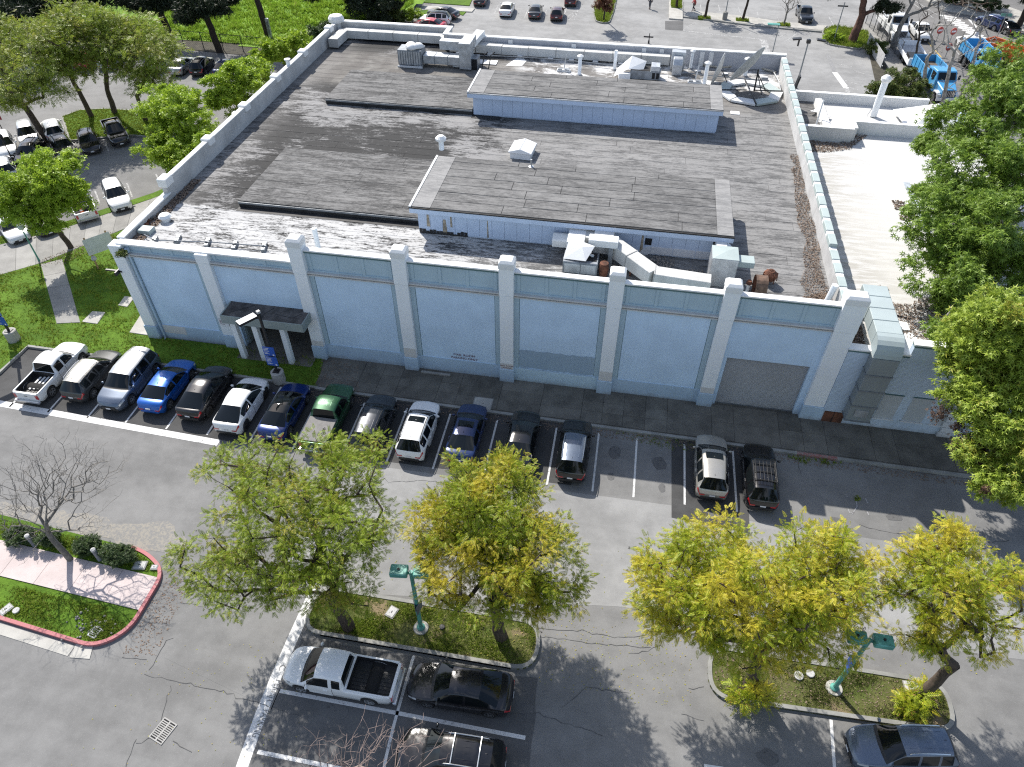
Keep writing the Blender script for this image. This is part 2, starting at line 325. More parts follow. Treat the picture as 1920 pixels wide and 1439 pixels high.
def m_roof(name, dark, light, white=0.0, rnd=0.22, kind='main'):
    t = NT(name); p = t.pos(); x, y, z = t.sep(p)
    s4 = t.noise(t.scale(p, (3.0, 8.0, 1)), 1.7, 5, 0.8, 0.3); s1 = t.noise(t.scale(p, (0.36, 1.4, 1)), 1.15, 9, 0.76, 0.5); s2 = t.noise(t.scale(p, (0.7, 3.2, 1)), 2.0, 7, 0.75, 0.3); n0 = t.noise(p, 0.12, 4, 0.55); n1 = t.noise(p, 0.5, 6, 0.7, 0.5)
    s3 = t.noise(t.scale(p, (1.6, 5.0, 1)), 1.6, 6, 0.8, 0.6)
    st = t.math('ADD', t.math('ADD', t.math('MULTIPLY', s1, 0.40), t.math('MULTIPLY', s4, 0.20)), t.math('ADD', t.math('MULTIPLY', s2, 0.22), t.math('MULTIPLY', s3, 0.18)))
    if kind == 'main':
        # the older dark membrane on the left, newer grey on the right, ragged edge between them
        e = t.math('ADD', x, t.math('MULTIPLY', t.math('SUBTRACT', n1, 0.5), 5.0))
        f = t.mr(e, -5.2, -2.6)
        lf = t.mix(t.mr(t.math('ADD', st, t.math('MULTIPLY', t.math('SUBTRACT', n0, 0.5), 0.5)), 0.505, 0.565), (dark, dark, dark), (light * 1.15, light * 1.14, light * 1.13))
        rg = t.mix(t.mr(st, 0.44, 0.54), (light * .50, light * .50, light * .50), (light * 1.15, light * 1.14, light * 1.12))
        c = t.mix(f, lf, rg)
        # far back-left is paler and sandy, edges by the left wall are bleached
        bl = t.math('MULTIPLY', t.mr(t.math('ADD', y, t.math('MULTIPLY', n1, 3.0)), 27.5, 30.0), t.mr(y, 36.0, 33.5))
        c = t.mix(t.math('MULTIPLY', bl, 0.75), c, t.mix(t.mr(n1, .35, .7), (0.13, 0.12, 0.11), (0.24, 0.23, 0.21)))
        ed = t.mr(t.math('ADD', x, t.math('MULTIPLY', n1, 3.0)), -18.7, -21.8)
        c = t.mix(t.math('MULTIPLY', t.math('MULTIPLY', ed, 0.65), t.mr(st, 0.4, 0.58)), c, (0.25, 0.245, 0.24))
        # white reflective coating, flaking, along the front
        wx = t.math('ADD', x, t.math('MULTIPLY', n1, 6.0)); wy = t.math('ADD', y, t.math('MULTIPLY', t.math('SUBTRACT', n1, 0.5), 1.2))
        w = t.math('MULTIPLY', t.mr(wy, 6.1, 5.6), t.mr(wx, 17.0, -3.0, 0.0, 1.0, False))
        wf = t.mr(t.math('ADD', t.math('MULTIPLY', w, 0.125), st), 0.575, 0.635)
        c = t.mix(t.math('MULTIPLY', wf, t.mr(w, 0.02, 0.1)), c, (0.44, 0.44, 0.435))
        # and patches of it at the far right back
        w2 = t.math('MULTIPLY', t.mr(y, 29.5, 30.5), t.mr(t.math('ADD', x, t.math('MULTIPLY', n1, 5.0)), -3.0, 0.0))
        c = t.mix(t.math('MULTIPLY', w2, t.mr(t.math('ADD', n1, t.math('MULTIPLY', s2, .5)), 0.72, 0.84)), c, (0.52, 0.52, 0.515))
    else:
        c = t.mix(t.mr(st, 0.43, 0.57), (dark,) * 3, (light, light * .99, light * .97))
        if white: c = t.mix(t.mr(n1, 0.5, 0.75, 0, white), c, (0.5, 0.5, 0.5))
    sp = t.mr(t.noise(p, 9.0, 5, 0.75), 0.64, 0.74); c = t.mix(t.math('MULTIPLY', sp, 0.45), c, (0.035,) * 3)
    c = t.mix(0.85, c, t.mix(t.orand(), (0.92, 0.92, 0.92), (1.07, 1.07, 1.07)), 'MULTIPLY')
    return t.bsdf(c, 0.85, 0, t.bump(t.noise(p, 30, 3), 0.3, 0.01), 0, 0.25)
M_ROOF = m_roof('main_roof_felt', 0.030, 0.20)
M_ROOFP = m_roof('penthouse_roof_felt', 0.075, 0.19, 0.1, kind='p')
M_ROOFS = m_roof('raised_deck_felt', 0.045, 0.185, 0.0, kind='p')
M_ROOFB = m_roof('pale_edge_felt', 0.17, 0.28, 0.1, kind='p')
def m_anroof():
    t = NT('white_annex_roof'); p = t.pos(); x, y, z = t.sep(p)
    s1 = t.noise(t.scale(p, (0.35, 2.2, 1)), 1.2, 7, 0.7); n = t.noise(p, 0.22, 5, 0.6)
    tan = t.math('MULTIPLY', t.mr(s1, 0.40, 0.58), t.mr(t.math('ADD', x, t.math('MULTIPLY', n, 6.0)), 29.0, 22.5))
    c = t.mix(t.math('MULTIPLY', tan, 0.6), (0.52, 0.52, 0.515), (0.27, 0.25, 0.205))
    c = t.mix(t.math('MULTIPLY', t.mr(n, 0.45, 0.7), 0.25), c, (0.5, 0.48, 0.43))
    c = t.mix(t.math('MULTIPLY', t.mr(t.noise(p, 3.0, 5, .7), .6, .75), .25), c, (0.35, 0.32, 0.27))
    return t.bsdf(c, 0.7, 0, None, 0, 0.3)
M_ANROOF = m_anroof()
# cars
def m_paint(name, col, metal=0.0, rough=0.3):
    t = NT(name); d = t.mr(t.noise(t.obj(), 3.0, 5, .6), 0.35, 0.8, 0.0, 0.03)
    return t.bsdf(t.mix(d, col, (0.22, 0.21, 0.2)), rough, metal, None, 0.5)
PAINT = {k: m_paint('car_paint_' + k, *v) for k, v in dict(
    white=((0.72, 0.73, 0.73),), pearl=((0.66, 0.67, 0.68), 0.1), silver=((0.44, 0.45, 0.46), 0.6, 0.3), champagne=((0.40, 0.385, 0.35), 0.55, 0.32),
    steel=((0.13, 0.16, 0.21), 0.55, 0.3), grey=((0.055, 0.057, 0.06), 0.4, 0.3), charcoal=((0.018, 0.018, 0.021), 0.3, 0.25), black=((0.005, 0.005, 0.006), 0.0, 0.18),
    blue=((0.008, 0.10, 0.42), 0.3, 0.28), navy=((0.012, 0.028, 0.10), 0.3, 0.25), deepblue=((0.008, 0.03, 0.15), 0.3, 0.25), green=((0.02, 0.085, 0.035), 0.4, 0.3),
    red=((0.42, 0.02, 0.035), 0.1, 0.3), maroon=((0.06, 0.012, 0.016), 0.2, 0.28), slate=((0.028, 0.033, 0.042), 0.4, 0.28), truckblue=((0.05, 0.27, 0.52), 0.0, 0.35)).items()}
M_GLASS = NT('car_glass').bsdf((0.006, 0.008, 0.009), 0.03, 0.0, None, 0.0, 0.45)
M_TYRE = simple('tyre_rubber', (0.018, 0.018, 0.019), 0.8, 0, 0.2)
M_RIM = simple('alloy_rim', (0.42, 0.43, 0.44), 0.3, 0.8, 0.1)
M_RIMD = simple('dark_rim', (0.05, 0.05, 0.052), 0.3, 0.6, 0.1)
M_UNDER = simple('car_underbody', (0.012, 0.012, 0.012), 0.9, 0, 0.2)
M_TRIM = simple('black_car_trim', (0.02, 0.02, 0.021), 0.55, 0, 0.2)
M_CHROME = simple('bright_trim', (0.62, 0.63, 0.64), 0.2, 0.9, 0.05)
M_HEAD = simple('headlight_lens', (0.55, 0.58, 0.6), 0.08, 0.2, 0.1, coat=1.0)
M_TAIL = simple('red_light_lens', (0.42, 0.015, 0.02), 0.15, 0, 0.1, coat=1.0)
M_PLATE = simple('number_plate_white', (0.62, 0.63, 0.66), 0.5, 0, 0.05)
# ------------------------------------------------------------------ ground and its surfaces
def sheet(name, poly, z, mat, px=False):
    if px: poly = [at(*q) for q in poly]
    o = MB().add([(x, y, z) for x, y in poly], [tuple(range(len(poly)))]).build(name, mat)
    if o.data.polygons[0].normal.z < 0: o.data.flip_normals()
    return struct(o)
def roundpoly(pts, r, n=7):
    out = []; m = len(pts); rr = r if isinstance(r, list) else [r] * m
    for i in range(m):
        p = Vector(pts[i]); a = Vector(pts[i - 1]) - p; b = Vector(pts[(i + 1) % m]) - p; q = min(rr[i], a.length * .49, b.length * .49)
        A = p + a.normalized() * q; B = p + b.normalized() * q
        if q < 0.01: out.append(tuple(p)); continue
        for k in range(n + 1):
            t = k / n; out.append(tuple(A * (1 - t) ** 2 + p * 2 * t * (1 - t) + B * t * t))
    return out
def rough_poly(pts, seed, amp=0.12, step=0.4):
    rg = random.Random(seed); out = []
    for i, p in enumerate(pts):
        a = Vector(p); b = Vector(pts[(i + 1) % len(pts)]); n = max(1, int((b - a).length / step))
        for k in range(n): q = a.lerp(b, k / n); out.append((q.x + rg.uniform(-amp, amp), q.y + rg.uniform(-amp, amp)))
    return out
def offset(pts, d, closed=True):
    n = len(pts); out = []
    for i in range(n):
        a = Vector(pts[i - 1 if (i or closed) else i]); b = Vector(pts[(i + 1) % n if (i < n - 1 or closed) else i]); t = (b - a).normalized()
        out.append((pts[i][0] - t.y * d, pts[i][1] + t.x * d))
    return out
def kerb(pts, w=0.16, z0=-0.02, z1=0.15, mat=None, closed=False, name='kerb', parent=None):
    A = offset(pts, w / 2, closed); B = offset(pts, -w / 2, closed); n = len(pts); mb = MB()
    v = [(*A[i], z0) for i in range(n)] + [(*A[i], z1) for i in range(n)] + [(*B[i], z1) for i in range(n)] + [(*B[i], z0) for i in range(n)]
    f = []
    for i in range(n if closed else n - 1):
        j = (i + 1) % n
        for a in range(3): f.append((a * n + i, a * n + j, (a + 1) * n + j, (a + 1) * n + i))
    if not closed: f += [(0, n, 2 * n, 3 * n), (n - 1, 4 * n - 1, 3 * n - 1, 2 * n - 1)]
    o = mb.add(v, f).build(name, mat or M_KERB, parent)
    return o if parent else struct(o)
def line(pts, w, name='painted_line', mat=None, z=0.010, px=True):
    P = [at(*q) for q in pts] if px else pts
    out = [P[0]]
    for a, b in zip(P[:-1], P[1:]): out.append(b)
    return struct(MB().ribbon(out, w, z).build(name, mat or M_PAINT))
_wob = random.Random(5)
def crack(pts, w=0.024, z=0.012, px=True):
    P = [Vector(at(*q) if px else q) for q in pts]; out = []
    for a, b in zip(P[:-1], P[1:]):
        n = max(2, int((b - a).length / 0.22))
        for k in range(n):
            q = a.lerp(b, k / n); out.append((q.x + _wob.gauss(0, 0.035), q.y + _wob.gauss(0, 0.035)))
    out.append(tuple(P[-1]))
    return struct(MB().ribbon(out, [w * _wob.uniform(0.4, 1.3) for _ in out], z).build('asphalt_crack', M_CRACK))

sheet('ground', [(-420, -160), (420, -160), (420, 420), (-420, 420)], 0.0, M_ASPH)
sheet('parking_lot', [(-6.6, -16), (8, -14.2), (45, -13), (45, -8.2), (14.6, -8.1), (10.3, -7.8), (-8, -8.0), (-9, -15)], 0.004, M_ASPH_L)
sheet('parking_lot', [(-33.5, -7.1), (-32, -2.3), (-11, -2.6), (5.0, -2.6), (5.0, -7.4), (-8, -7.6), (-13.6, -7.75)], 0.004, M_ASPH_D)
sheet('parking_lot', rough_poly([(-6.2, -30), (4.9, -30), (5.1, -23), (4.8, -18.3), (-6.2, -18.3)], 44, .07, .5), 0.004, M_PATCH)
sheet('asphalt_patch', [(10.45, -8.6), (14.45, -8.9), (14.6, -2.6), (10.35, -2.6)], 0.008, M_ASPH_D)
sheet('asphalt_patch', [(17.2, -9.9), (19.9, -10.2), (19.9, -11.8), (17.3, -11.6)], 0.008, M_PATCH)
sheet('asphalt_patch', [(-11.9, -20.3), (-6.2, -21.6), (-6.2, -17.2), (-9, -16.4), (-12.8, -17.8)], 0.004, M_ASPH)
# left and back lots, street
sheet('parking_lot', [(300, 400), (-300, 400), (-300, -10)] and [(-120, -5), (-46, 3), (-27.5, 22), (-24, 34), (-24, 52.5), (-120, 46)], 0.004, M_ASPH)
sheet('parking_lot', [(-28, 39.2), (24.5, 39.2), (34.5, 45.5), (33.6, 58), (37, 76), (45, 130), (-26, 130), (-24, 68)], 0.005, M_ASPH_L)
sheet('road', [(34.4, 40), (60, 38), (100, 60), (100, 140), (44, 140), (36.5, 72)], 0.007, M_STREET)
# dust washed against the red kerb
M_DUST = m_worn('tan_dust', (0.245, 0.228, 0.195), (0.175, 0.173, 0.168), 0.60)
sheet('dust_patch', rough_poly([(-26, -13.9), (-21, -13.8), (-18, -14.0), (-15.6, -13.6), (-13.9, -14.6), (-13.9, -15.5), (-15.8, -15.3), (-26, -14.5)], 3, 0.16), 0.007, M_DUST)
# oil drips in the bays
M_OIL = m_worn('oil_stain', (0.055, 0.055, 0.056), (0.11, 0.11, 0.11), 0.50)
for i, (x, y, rx, ry) in enumerate([(7.2, -4.6, .35, .5), (7.1, -6.4, .22, .25), (9.7, -5.0, .4, .45), (9.9, -6.7, .2, .3), (12.6, -8.0, .3, .2), (-3.4, -21.2, .5, .35), (-1.8, -22.5, .35, .3), (14.5, -19.8, .45, .3), (16.2, -21, .3, .3), (22, -6.5, .4, .25), (19.0, -7.2, .3, .2), (25.5, -8.2, .35, .25)]):
    sheet('oil_stain', rough_poly([(x + rx * math.cos(t), y + ry * math.sin(t)) for t in np.linspace(0, 5.7, 11)], 200 + i, rx * .18, .2), 0.0095, M_OIL)
# cracks and seams
for c in [[(273, 1263), (330, 1278), (410, 1296), (480, 1318), (560, 1342)], [(319, 1286), (309, 1325), (302, 1352)], [(327, 1388), (334, 1402), (360, 1411)], [(286, 1381), (268, 1392), (255, 1394)], [(257, 1383), (246, 1412), (236, 1439)],
          [(280, 1256), (299, 1226), (312, 1200), (325, 1197)], [(1610, 985), (1650, 994), (1682, 1000), (1706, 1000)], [(1700, 1004), (1715, 997), (1745, 998)], [(1820, 1010), (1850, 1018), (1892, 1014)], [(1215, 1192), (1150, 1196), (1100, 1185), (1010, 1178)],
          [(1178, 1226), (1205, 1222), (1240, 1210)], [(1290, 1290), (1320, 1288)], [(1275, 1338), (1320, 1352)], [(229, 1233), (275, 1237)], [(340, 1130), (400, 1144)], [(350, 1110), (362, 1096)], [(1050, 1330), (1100, 1290), (1180, 1300)],
          [(690, 880), (730, 905), (800, 902), (900, 908)], [(1260, 945), (1340, 962), (1400, 966)], [(1500, 890), (1495, 850)], [(1000, 1190), (1100, 1206), (1220, 1214)], [(900, 1330), (1010, 1340), (1130, 1380)]]: crack(c)
# painted markings of the front rows
LX = [-29.4, -26.83, -24.2, -21.73, -19.08, -16.48, -13.8, -11.1, -8.2, -5.5, -2.8, 0.08, 3.65, 6.15, 8.37, 11.1, 13.83]
for i, x in enumerate(LX):
    MBx = MB().ribbon([(x, -3.3 if x > -12 else -2.9), (x + 0.03, -7.62 if x > -13 else -7.45)], 0.11, 0.010)
    struct(MBx.build('stall_line', M_PAINT))
line([(-40, 750), (0, 757), (200, 793), (410, 831)], 0.46, 'aisle_line')
line([(598, 1090), (575, 1140), (548, 1200), (520, 1265), (489, 1340), (446, 1460)], 0.50, 'aisle_line')
line([(525, 1296), (742, 1337), (985, 1384)], 0.17, 'stall_line'); line([(776, 1230), (758, 1290), (738, 1362), (724, 1420), (716, 1460)], 0.13, 'stall_line')
line([(483, 1410), (640, 1442)], 0.17, 'stall_line'); line([(1558, 1350), (1565, 1445)], 0.13, 'stall_line'); line([(1320, 1437), (1420, 1452)], 0.17, 'stall_line')
def lettering(txt, loc, rot, size, mat, parent=None, name='lettering', sx=1.0, extrude=0.002):
    cu = bpy.data.curves.new(name, 'FONT'); cu.body = txt; cu.size = size; cu.extrude = extrude; cu.align_x = 'CENTER'; cu.align_y = 'CENTER'; cu.materials.append(mat)
    o = bpy.data.objects.new(name, cu); COL.objects.link(o); o.location = loc; o.rotation_euler = rot; o.scale = (sx, 1, 1)
    bpy.context.view_layer.update(); me = bpy.data.meshes.new_from_object(o.evaluated_get(bpy.context.evaluated_depsgraph_get())); me.name = name
    bpy.data.objects.remove(o); o = link(name, me, None, parent, loc, rot); o.scale = (sx, 1, 1)
    return o
for txt, p0, p1, n in (('PERMIT', (524, 1276), (505, 1318), 6), ('PARKING', (499, 1332), (478, 1383), 7)):
    a = Vector(at(*p0)); b = Vector(at(*p1)); d = b - a; mid = (a + b) / 2
    o = struct(lettering(txt, (mid.x, mid.y, 0.013), (0, 0, math.atan2(d.y, d.x)), 0.46, M_LETTERG)); bpy.context.view_layer.update()
    o.scale = (d.length / max(0.1, o.dimensions.x), 1, 1)
q = at(529, 1253); struct(lettering('C', (q[0], q[1], 0.013), (0, 0, -1.5), 0.42, M_LETTERG))
# chalk scrawl on the shaded asphalt
M_CHALK = simple('white_chalk', (0.30, 0.30, 0.31), 0.9)
for pts in [[(1589, 933), (1587, 928), (1584, 929)], [(1622, 935), (1627, 943), (1625, 944)], [(1605, 940), (1607, 950), (1602, 958), (1598, 965)], [(1590, 955), (1593, 962), (1600, 962)], [(1626, 960), (1629, 967)]]:
    struct(MB().ribbon([at(*p) for p in pts], 0.05, 0.012).build('chalk_mark', M_CHALK))
# left, back and street markings
for a, b in [((136, 265), (147, 292)), ((189, 252), (204, 284)), ((292, 327), (306, 351)), ((334, 149), (345, 137)), ((372, 150), (386, 137)), ((298, 150), (308, 138)), ((178, 358), (187, 382)), ((238, 344), (248, 370)), ((28, 352), (40, 385)), ((28, 258), (34, 285)), ((120, 300), (128, 318)),
             ((983, 35), (990, 18)), ((1017, 37), (1026, 18)), ((1055, 38), (1062, 16)), ((1077, 38), (1084, 18)), ((888, 28), (899, 8)), ((926, 28), (934, 10)), ((1313, 8), (1315, 23)), ((1347, 10), (1352, 28)), ((1384, 14), (1390, 30)), ((1418, 17), (1424, 38)), ((1452, 21), (1461, 40)), ((1493, 25), (1500, 48)), ((1554, 32), (1564, 50)), ((1470, -10), (1476, 5)), ((1520, -12), (1524, -4)),
             ((1580, 150), (1639, 168)), ((1588, 163), (1640, 179)), ((1594, 175), (1640, 190)), ((1598, 186), (1640, 200)), ((1600, 133), (1635, 143)), ((1570, 120), (1600, 126))]:
    line([a, b], 0.13, 'stall_line', M_PAINT2)
for a, b in [((1060, 36), (1077, 21)), ((1066, 38), (1082, 24)), ((1070, 24), (1080, 30)), ((1281, 56), (1304, 42)), ((1404, 64), (1428, 52)), ((1447, 66), (1455, 60)), ((1462, 70), (1480, 60)), ((1473, 78), (1501, 58)), ((1515, 64), (1522, 60))]: line([a, b], 0.12, 'hatch_line', M_PAINT2)
line([(1280, 58), (1350, 66), (1427, 74)], 0.3, 'aisle_line', M_PAINT2); line([(1431, 75), (1434, 85), (1438, 99)], 0.9, 'aisle_line', M_PAINT2)
line([(1551, 101), (1565, 136)], 0.5, 'aisle_line', m_worn('very_faded_paint', (0.42, 0.42, 0.41), (0.21, 0.21, 0.21), 0.5)); line([(1565, 136), (1587, 166)], 0.62, 'aisle_line'); line([(1587, 166), (1600, 200)], 0.5, 'aisle_line', M_PAINT2)
for i in range(10):
    a = 1762 + i * 7.0; b = 29 + i * 4.6
    line([(a, b), (a + 33, b + 5.0 + i * 0.25)], 0.62, 'crosswalk_stripe')
for a, b in [((1712, 0), (1757, 28)), ((1708, 4), (1750, 34)), ((1740, 80), (1765, 108)), ((1784, 85), (1820, 130))]: line([a, b], 0.15, 'lane_line', M_YEL if a[0] == 1740 else M_PAINT2)
line([(1817, 37), (1832, 53)], 0.35, 'lane_line')

# lawns and planting beds (each a slab of soil and turf with its kerb)
RNG = np.random.default_rng(7)
def lawn(name, poly, z, mat): o = MB().prism(poly, -0.05, z).build(name, mat); return struct(o)
def blades(name, poly, n, z, mat, h=(0.06, 0.2), w=0.018, seed=1, hfun=None, clump=0.0, nb=3, holes=(), patchy=0.0):
    rng = np.random.default_rng(seed); P = scatter_pts(poly, n, rng)
    for hp in holes: P = P[~inpoly(P, hp)]
    if patchy: P = P[(np.sin(P[:, 0] * 1.9 + 2.0 * np.sin(P[:, 1] * 1.3)) + np.sin(P[:, 1] * 2.7 + 1.7 * np.sin(P[:, 0] * 1.1 + 2)) + rng.normal(0, .7, len(P))) > patchy]
    m = len(P); V = np.zeros((m * nb, 3, 3)); base = np.repeat(P, nb, 0) + rng.normal(0, 0.03, (m * nb, 2)); k = m * nb
    H = np.repeat(rng.uniform(h[0], h[1], m), nb) * rng.uniform(0.6, 1.1, k)
    zz = np.full(k, z) if hfun is None else hfun(base)
    if clump: H *= 1 + clump * (np.sin(base[:, 0] * 1.7 + 1.3 * np.sin(base[:, 1])) * np.cos(base[:, 1] * 2.1 + base[:, 0] * .4))
    a = rng.uniform(0, 2 * np.pi, k); ca, sa = np.cos(a), np.sin(a); ln = rng.normal(0, 0.45, (k, 2)) * H[:, None]
    W = w * rng.uniform(0.7, 1.4, k)
    V[:, 0] = np.stack([base[:, 0] - ca * W, base[:, 1] - sa * W, zz], 1); V[:, 1] = np.stack([base[:, 0] + ca * W, base[:, 1] + sa * W, zz], 1)
    V[:, 2] = np.stack([base[:, 0] + ln[:, 0], base[:, 1] + ln[:, 1], zz + H], 1)
    me = npmesh(name, V.reshape(-1, 3), np.arange(k * 3).reshape(-1, 3)); return stuff(link(name, me, mat))
LAWN = [(-60, -26), (-33.2, -8.0), (-31.95, -4.9), (-31.85, -2.28), (-11.5, -2.62), (-12.1, 0.1), (-24.3, 0.1), (-24.2, 28), (-27, 27), at(330, 394), at(236, 432), at(215, 440), at(80, 496), at(0, 518), at(-90, 546)]
lawn('lawn', LAWN, 0.12, M_GRASS)
kerb([(-45, -30), (-33.2, -8.0), (-31.95, -4.9), (-31.85, -2.28), (-22, -2.38), (-11.4, -2.68)], 0.17, -0.02, 0.16)
WALK = [(-90, 548), (0, 519), (80, 496), (215, 440), (330, 393), (345, 352), (290, 374), (130, 428), (0, 462), (-90, 490)]
for a, b in zip(range(0, 4), range(9, 5, -1)): pass
# the diagonal walk in concrete flags
def lerp2(a, b, t): return (a[0] + (b[0] - a[0]) * t, a[1] + (b[1] - a[1]) * t)
lo = [(-90, 548), (0, 519), (80, 496), (215, 440), (330, 393)]; hi = [(-90, 490), (0, 462), (130, 428), (290, 374), (345, 352)]
def along(pl, t):
    P = [Vector(at(*q)) for q in pl]; L = [0]
    for a, b in zip(P[:-1], P[1:]): L.append(L[-1] + (b - a).length)
    s = t * L[-1]
    for i in range(len(P) - 1):
        if s <= L[i + 1] + 1e-6: return tuple(P[i].lerp(P[i + 1], (s - L[i]) / (L[i + 1] - L[i])))
    return tuple(P[-1])
wroot = struct(MB().prism([along(lo, k / 12) for k in range(13)] + [along(hi, k / 12) for k in range(12, -1, -1)], -0.04, 0.10).build('sidewalk', M_CONC))
ts = [0, .09, .17, .25, .33, .40, .47, .54, .61, .68, .75, .83, .91, 1]
def slab(quad, z0, z1, parent, mat, gap=0.02, name='paving_slab', jit=0.0):
    c = Vector((sum(p[0] for p in quad) / 4, sum(p[1] for p in quad) / 4)); P = []
    for p in quad: d = (c - Vector(p)); P.append(tuple(Vector(p) + d.normalized() * gap))
    return MB().prism(P, z0, z1 + RND.uniform(-jit, jit)).build(name, mat, parent)
for a, b in zip(ts[:-1], ts[1:]): slab([along(lo, a), along(lo, b), along(hi, b), along(hi, a)], 0.0, 0.135, wroot, M_CONC, 0.03, jit=0.006)
lawn('verge', [at(*q) for q in [(-90, 489), (0, 461), (130, 427), (290, 373), (345, 351), (345, 340), (288, 364), (130, 416), (0, 446), (-90, 474)]], 0.11, M_GRASS)
for q, sp in (([(78, 499), (118, 489), (152, 608), (108, 610)], 5),):
    pr = struct(MB().prism([at(*p) for p in q], 0.05, 0.125).build('path', M_CONC))
    for k in range(sp):
        a, b = k / sp, (k + 1) / sp; L0, L1 = lerp2(q[0], q[3], a), lerp2(q[0], q[3], b); R0, R1 = lerp2(q[1], q[2], a), lerp2(q[1], q[2], b)
        slab([at(*L0), at(*R0), at(*R1), at(*L1)], 0.05, 0.15, pr, M_CONC, 0.02, jit=0.006)
for q, lb in (([(235, 559), (254, 561), (240, 579), (223, 576)], 'small pale concrete pad set in the grass near the wall corner'), ([(155, 607), (175, 587), (199, 589), (184, 611)], 'pale concrete utility pad beside the end of the short path'), ([(244, 627), (266, 592), (286, 617), (278, 632)], 'concrete apron slab against the corner pilaster of the blue wall')):
    tag(MB().prism([at(*p) for p in q], 0.05, 0.17).build('concrete_pad', M_CONC_L, bevel=0.015), lb, 'concrete pad', 'concrete pads in the left lawn')
HOL = [[at(*p) for p in [(76, 500), (120, 488), (154, 609), (106, 611)]], [at(*p) for p in [(153, 608), (175, 586), (201, 588), (185, 612)]], [at(*p) for p in [(233, 558), (256, 560), (241, 581), (221, 577)]], [at(*p) for p in [(242, 628), (266, 590), (288, 616), (278, 633)]]]
blades('grass', [(-36, -12), (-33.2, -7.8), (-31.8, -2.2), (-11.6, -2.5), (-12.2, 0.0), (-24.4, 0.0), (-24.4, 12), at(215, 442), at(80, 498), at(0, 520), at(-40, 532)], 42000, 0.11, M_BLADE, (0.06, 0.22), 0.022, 2, clump=0.6, holes=HOL, patchy=-1.15)
blades('grass', [at(*q) for q in [(0, 460), (130, 426), (180, 409), (180, 402), (130, 417), (0, 447)]], 3000, 0.10, M_BLADE, (0.06, 0.2), 0.022, 3)
# red-kerbed island with its pink walk
RK = roundpoly([(-44, -13.1), (-15.7, -15.38), (-14.12, -16.3), (-14.12, -19.4), (-15.2, -20.42), (-44, -17.6)], [0, 1.2, 0.8, 1.6, 1.5, 0])
lawn('planting_bed', RK, 0.10, M_GRASS)
def part_of(P, a, b): return P[a:b]
kr = kerb(RK[1:], 0.17, -0.02, 0.17, M_REDK, False)
kerb([(-44, -17.95), (-26, -19.75), (-16.2, -20.75)], 0.5, -0.02, 0.02, M_CONC_L, False, 'gutter'); slab([(-16.2, -20.35), (-15.35, -20.38), (-15.15, -20.95), (-16.1, -21.05)], 0, 0.03, None, M_CONC_L, 0.01, 'gutter')['kind'] = 'structure'
pw = struct(MB().prism([(-44, -14.8), (-14.3, -16.66), (-14.3, -18.42), (-44, -16.6)], 0.0, 0.10).build('path', M_PINK))
xs = [-14.22]
while xs[-1] > -43: xs.append(xs[-1] - 1.93)
for a, b in zip(xs[:-1], xs[1:]):
    yt = lambda x: -16.66 + (x + 14.3) * -0.0626; yb = lambda x: -18.42 + (x + 14.3) * -0.0613
    slab([(b, yb(b)), (a, yb(a)), (a, yt(a)), (b, yt(b))], 0.0, 0.145, pw, M_PINK, 0.012)
blades('grass', [(-28, -18.0), (-14.3, -18.6), (-14.4, -19.3), (-15.3, -20.2), (-28, -19.1)], 10000, 0.10, M_BLADE, (0.05, 0.16), 0.018, 4, clump=0.6, patchy=-.6)
blades('grass', [(-28, -14.6), (-15.9, -15.6), (-14.4, -16.2), (-14.5, -16.5), (-28, -15.7)], 6000, 0.10, M_BLADE, (0.05, 0.16), 0.018, 5, clump=0.6)
# the two tree islands of the front lot
IS1 = roundpoly([(-6.35, -18.08), (4.66, -18.08), (4.66, -15.66), (-6.35, -15.66)], [1.0, 1.15, 1.15, 0.9])
IS2 = roundpoly([(12.15, -17.85), (22.4, -17.55), (22.4, -15.35), (12.15, -15.4)], [1.1, 1.0, 1.0, 1.1])
for P, m, bm_, sd_ in ((IS1, M_DRYG, M_BLADE, 6), (IS2, M_DRYG, M_BLADE_D, 7)):
    lawn('planting_bed', P, 0.12, m); kerb(offset(P, 0.09), 0.18, -0.02, 0.16, M_KERB, True)
    blades('grass', offset(P, 0.25), 15000 if sd_ == 6 else 8000, 0.11, bm_, (0.04, 0.13), 0.016, sd_, clump=0.5, patchy=-.35)
def flakes(name, poly, n, z, mat, size=(0.04, 0.09), seed=1, zr=0.04, tilt=0.5, holes=()):
    rng = np.random.default_rng(seed); P = scatter_pts(poly, n, rng); m = len(P)
    a = rng.uniform(0, 2 * np.pi, m); s = rng.uniform(*size, m); ex = np.stack([np.cos(a), np.sin(a), rng.normal(0, tilt, m)], 1) * s[:, None]; ey = np.stack([-np.sin(a), np.cos(a), rng.normal(0, tilt, m)], 1) * (s * rng.uniform(.4, .8, m))[:, None]
    c = np.concatenate([P, (z + rng.random(m) * zr)[:, None]], 1); V = np.stack([c - ex, c - ey, c + ex, c + ey], 1)
    return stuff(link(name, npmesh(name, V.reshape(-1, 3), np.arange(4 * m).reshape(-1, 4)), mat))
flakes('leaf_litter', offset(IS2, 0.3), 1500, 0.13, M_LITTER, (0.02, 0.045), 3, .01); flakes('leaf_litter', offset(IS1, 0.3), 240, 0.14, M_LITTER_Y, (0.02, 0.04), 4)
flakes('leaf_litter', [(-5, -15.5), (24, -14.9), (24, -10.5), (-5, -11.5)], 260, 0.012, M_LITTER_Y, (0.025, 0.05), 5, 0.01, 0.1)
flakes('leaf_litter', [(4.8, -18.6), (11.5, -18.6), (11.5, -15.2), (4.8, -15.2)], 300, 0.012, M_LITTER_Y, (0.02, 0.04), 6, 0.01, 0.1)
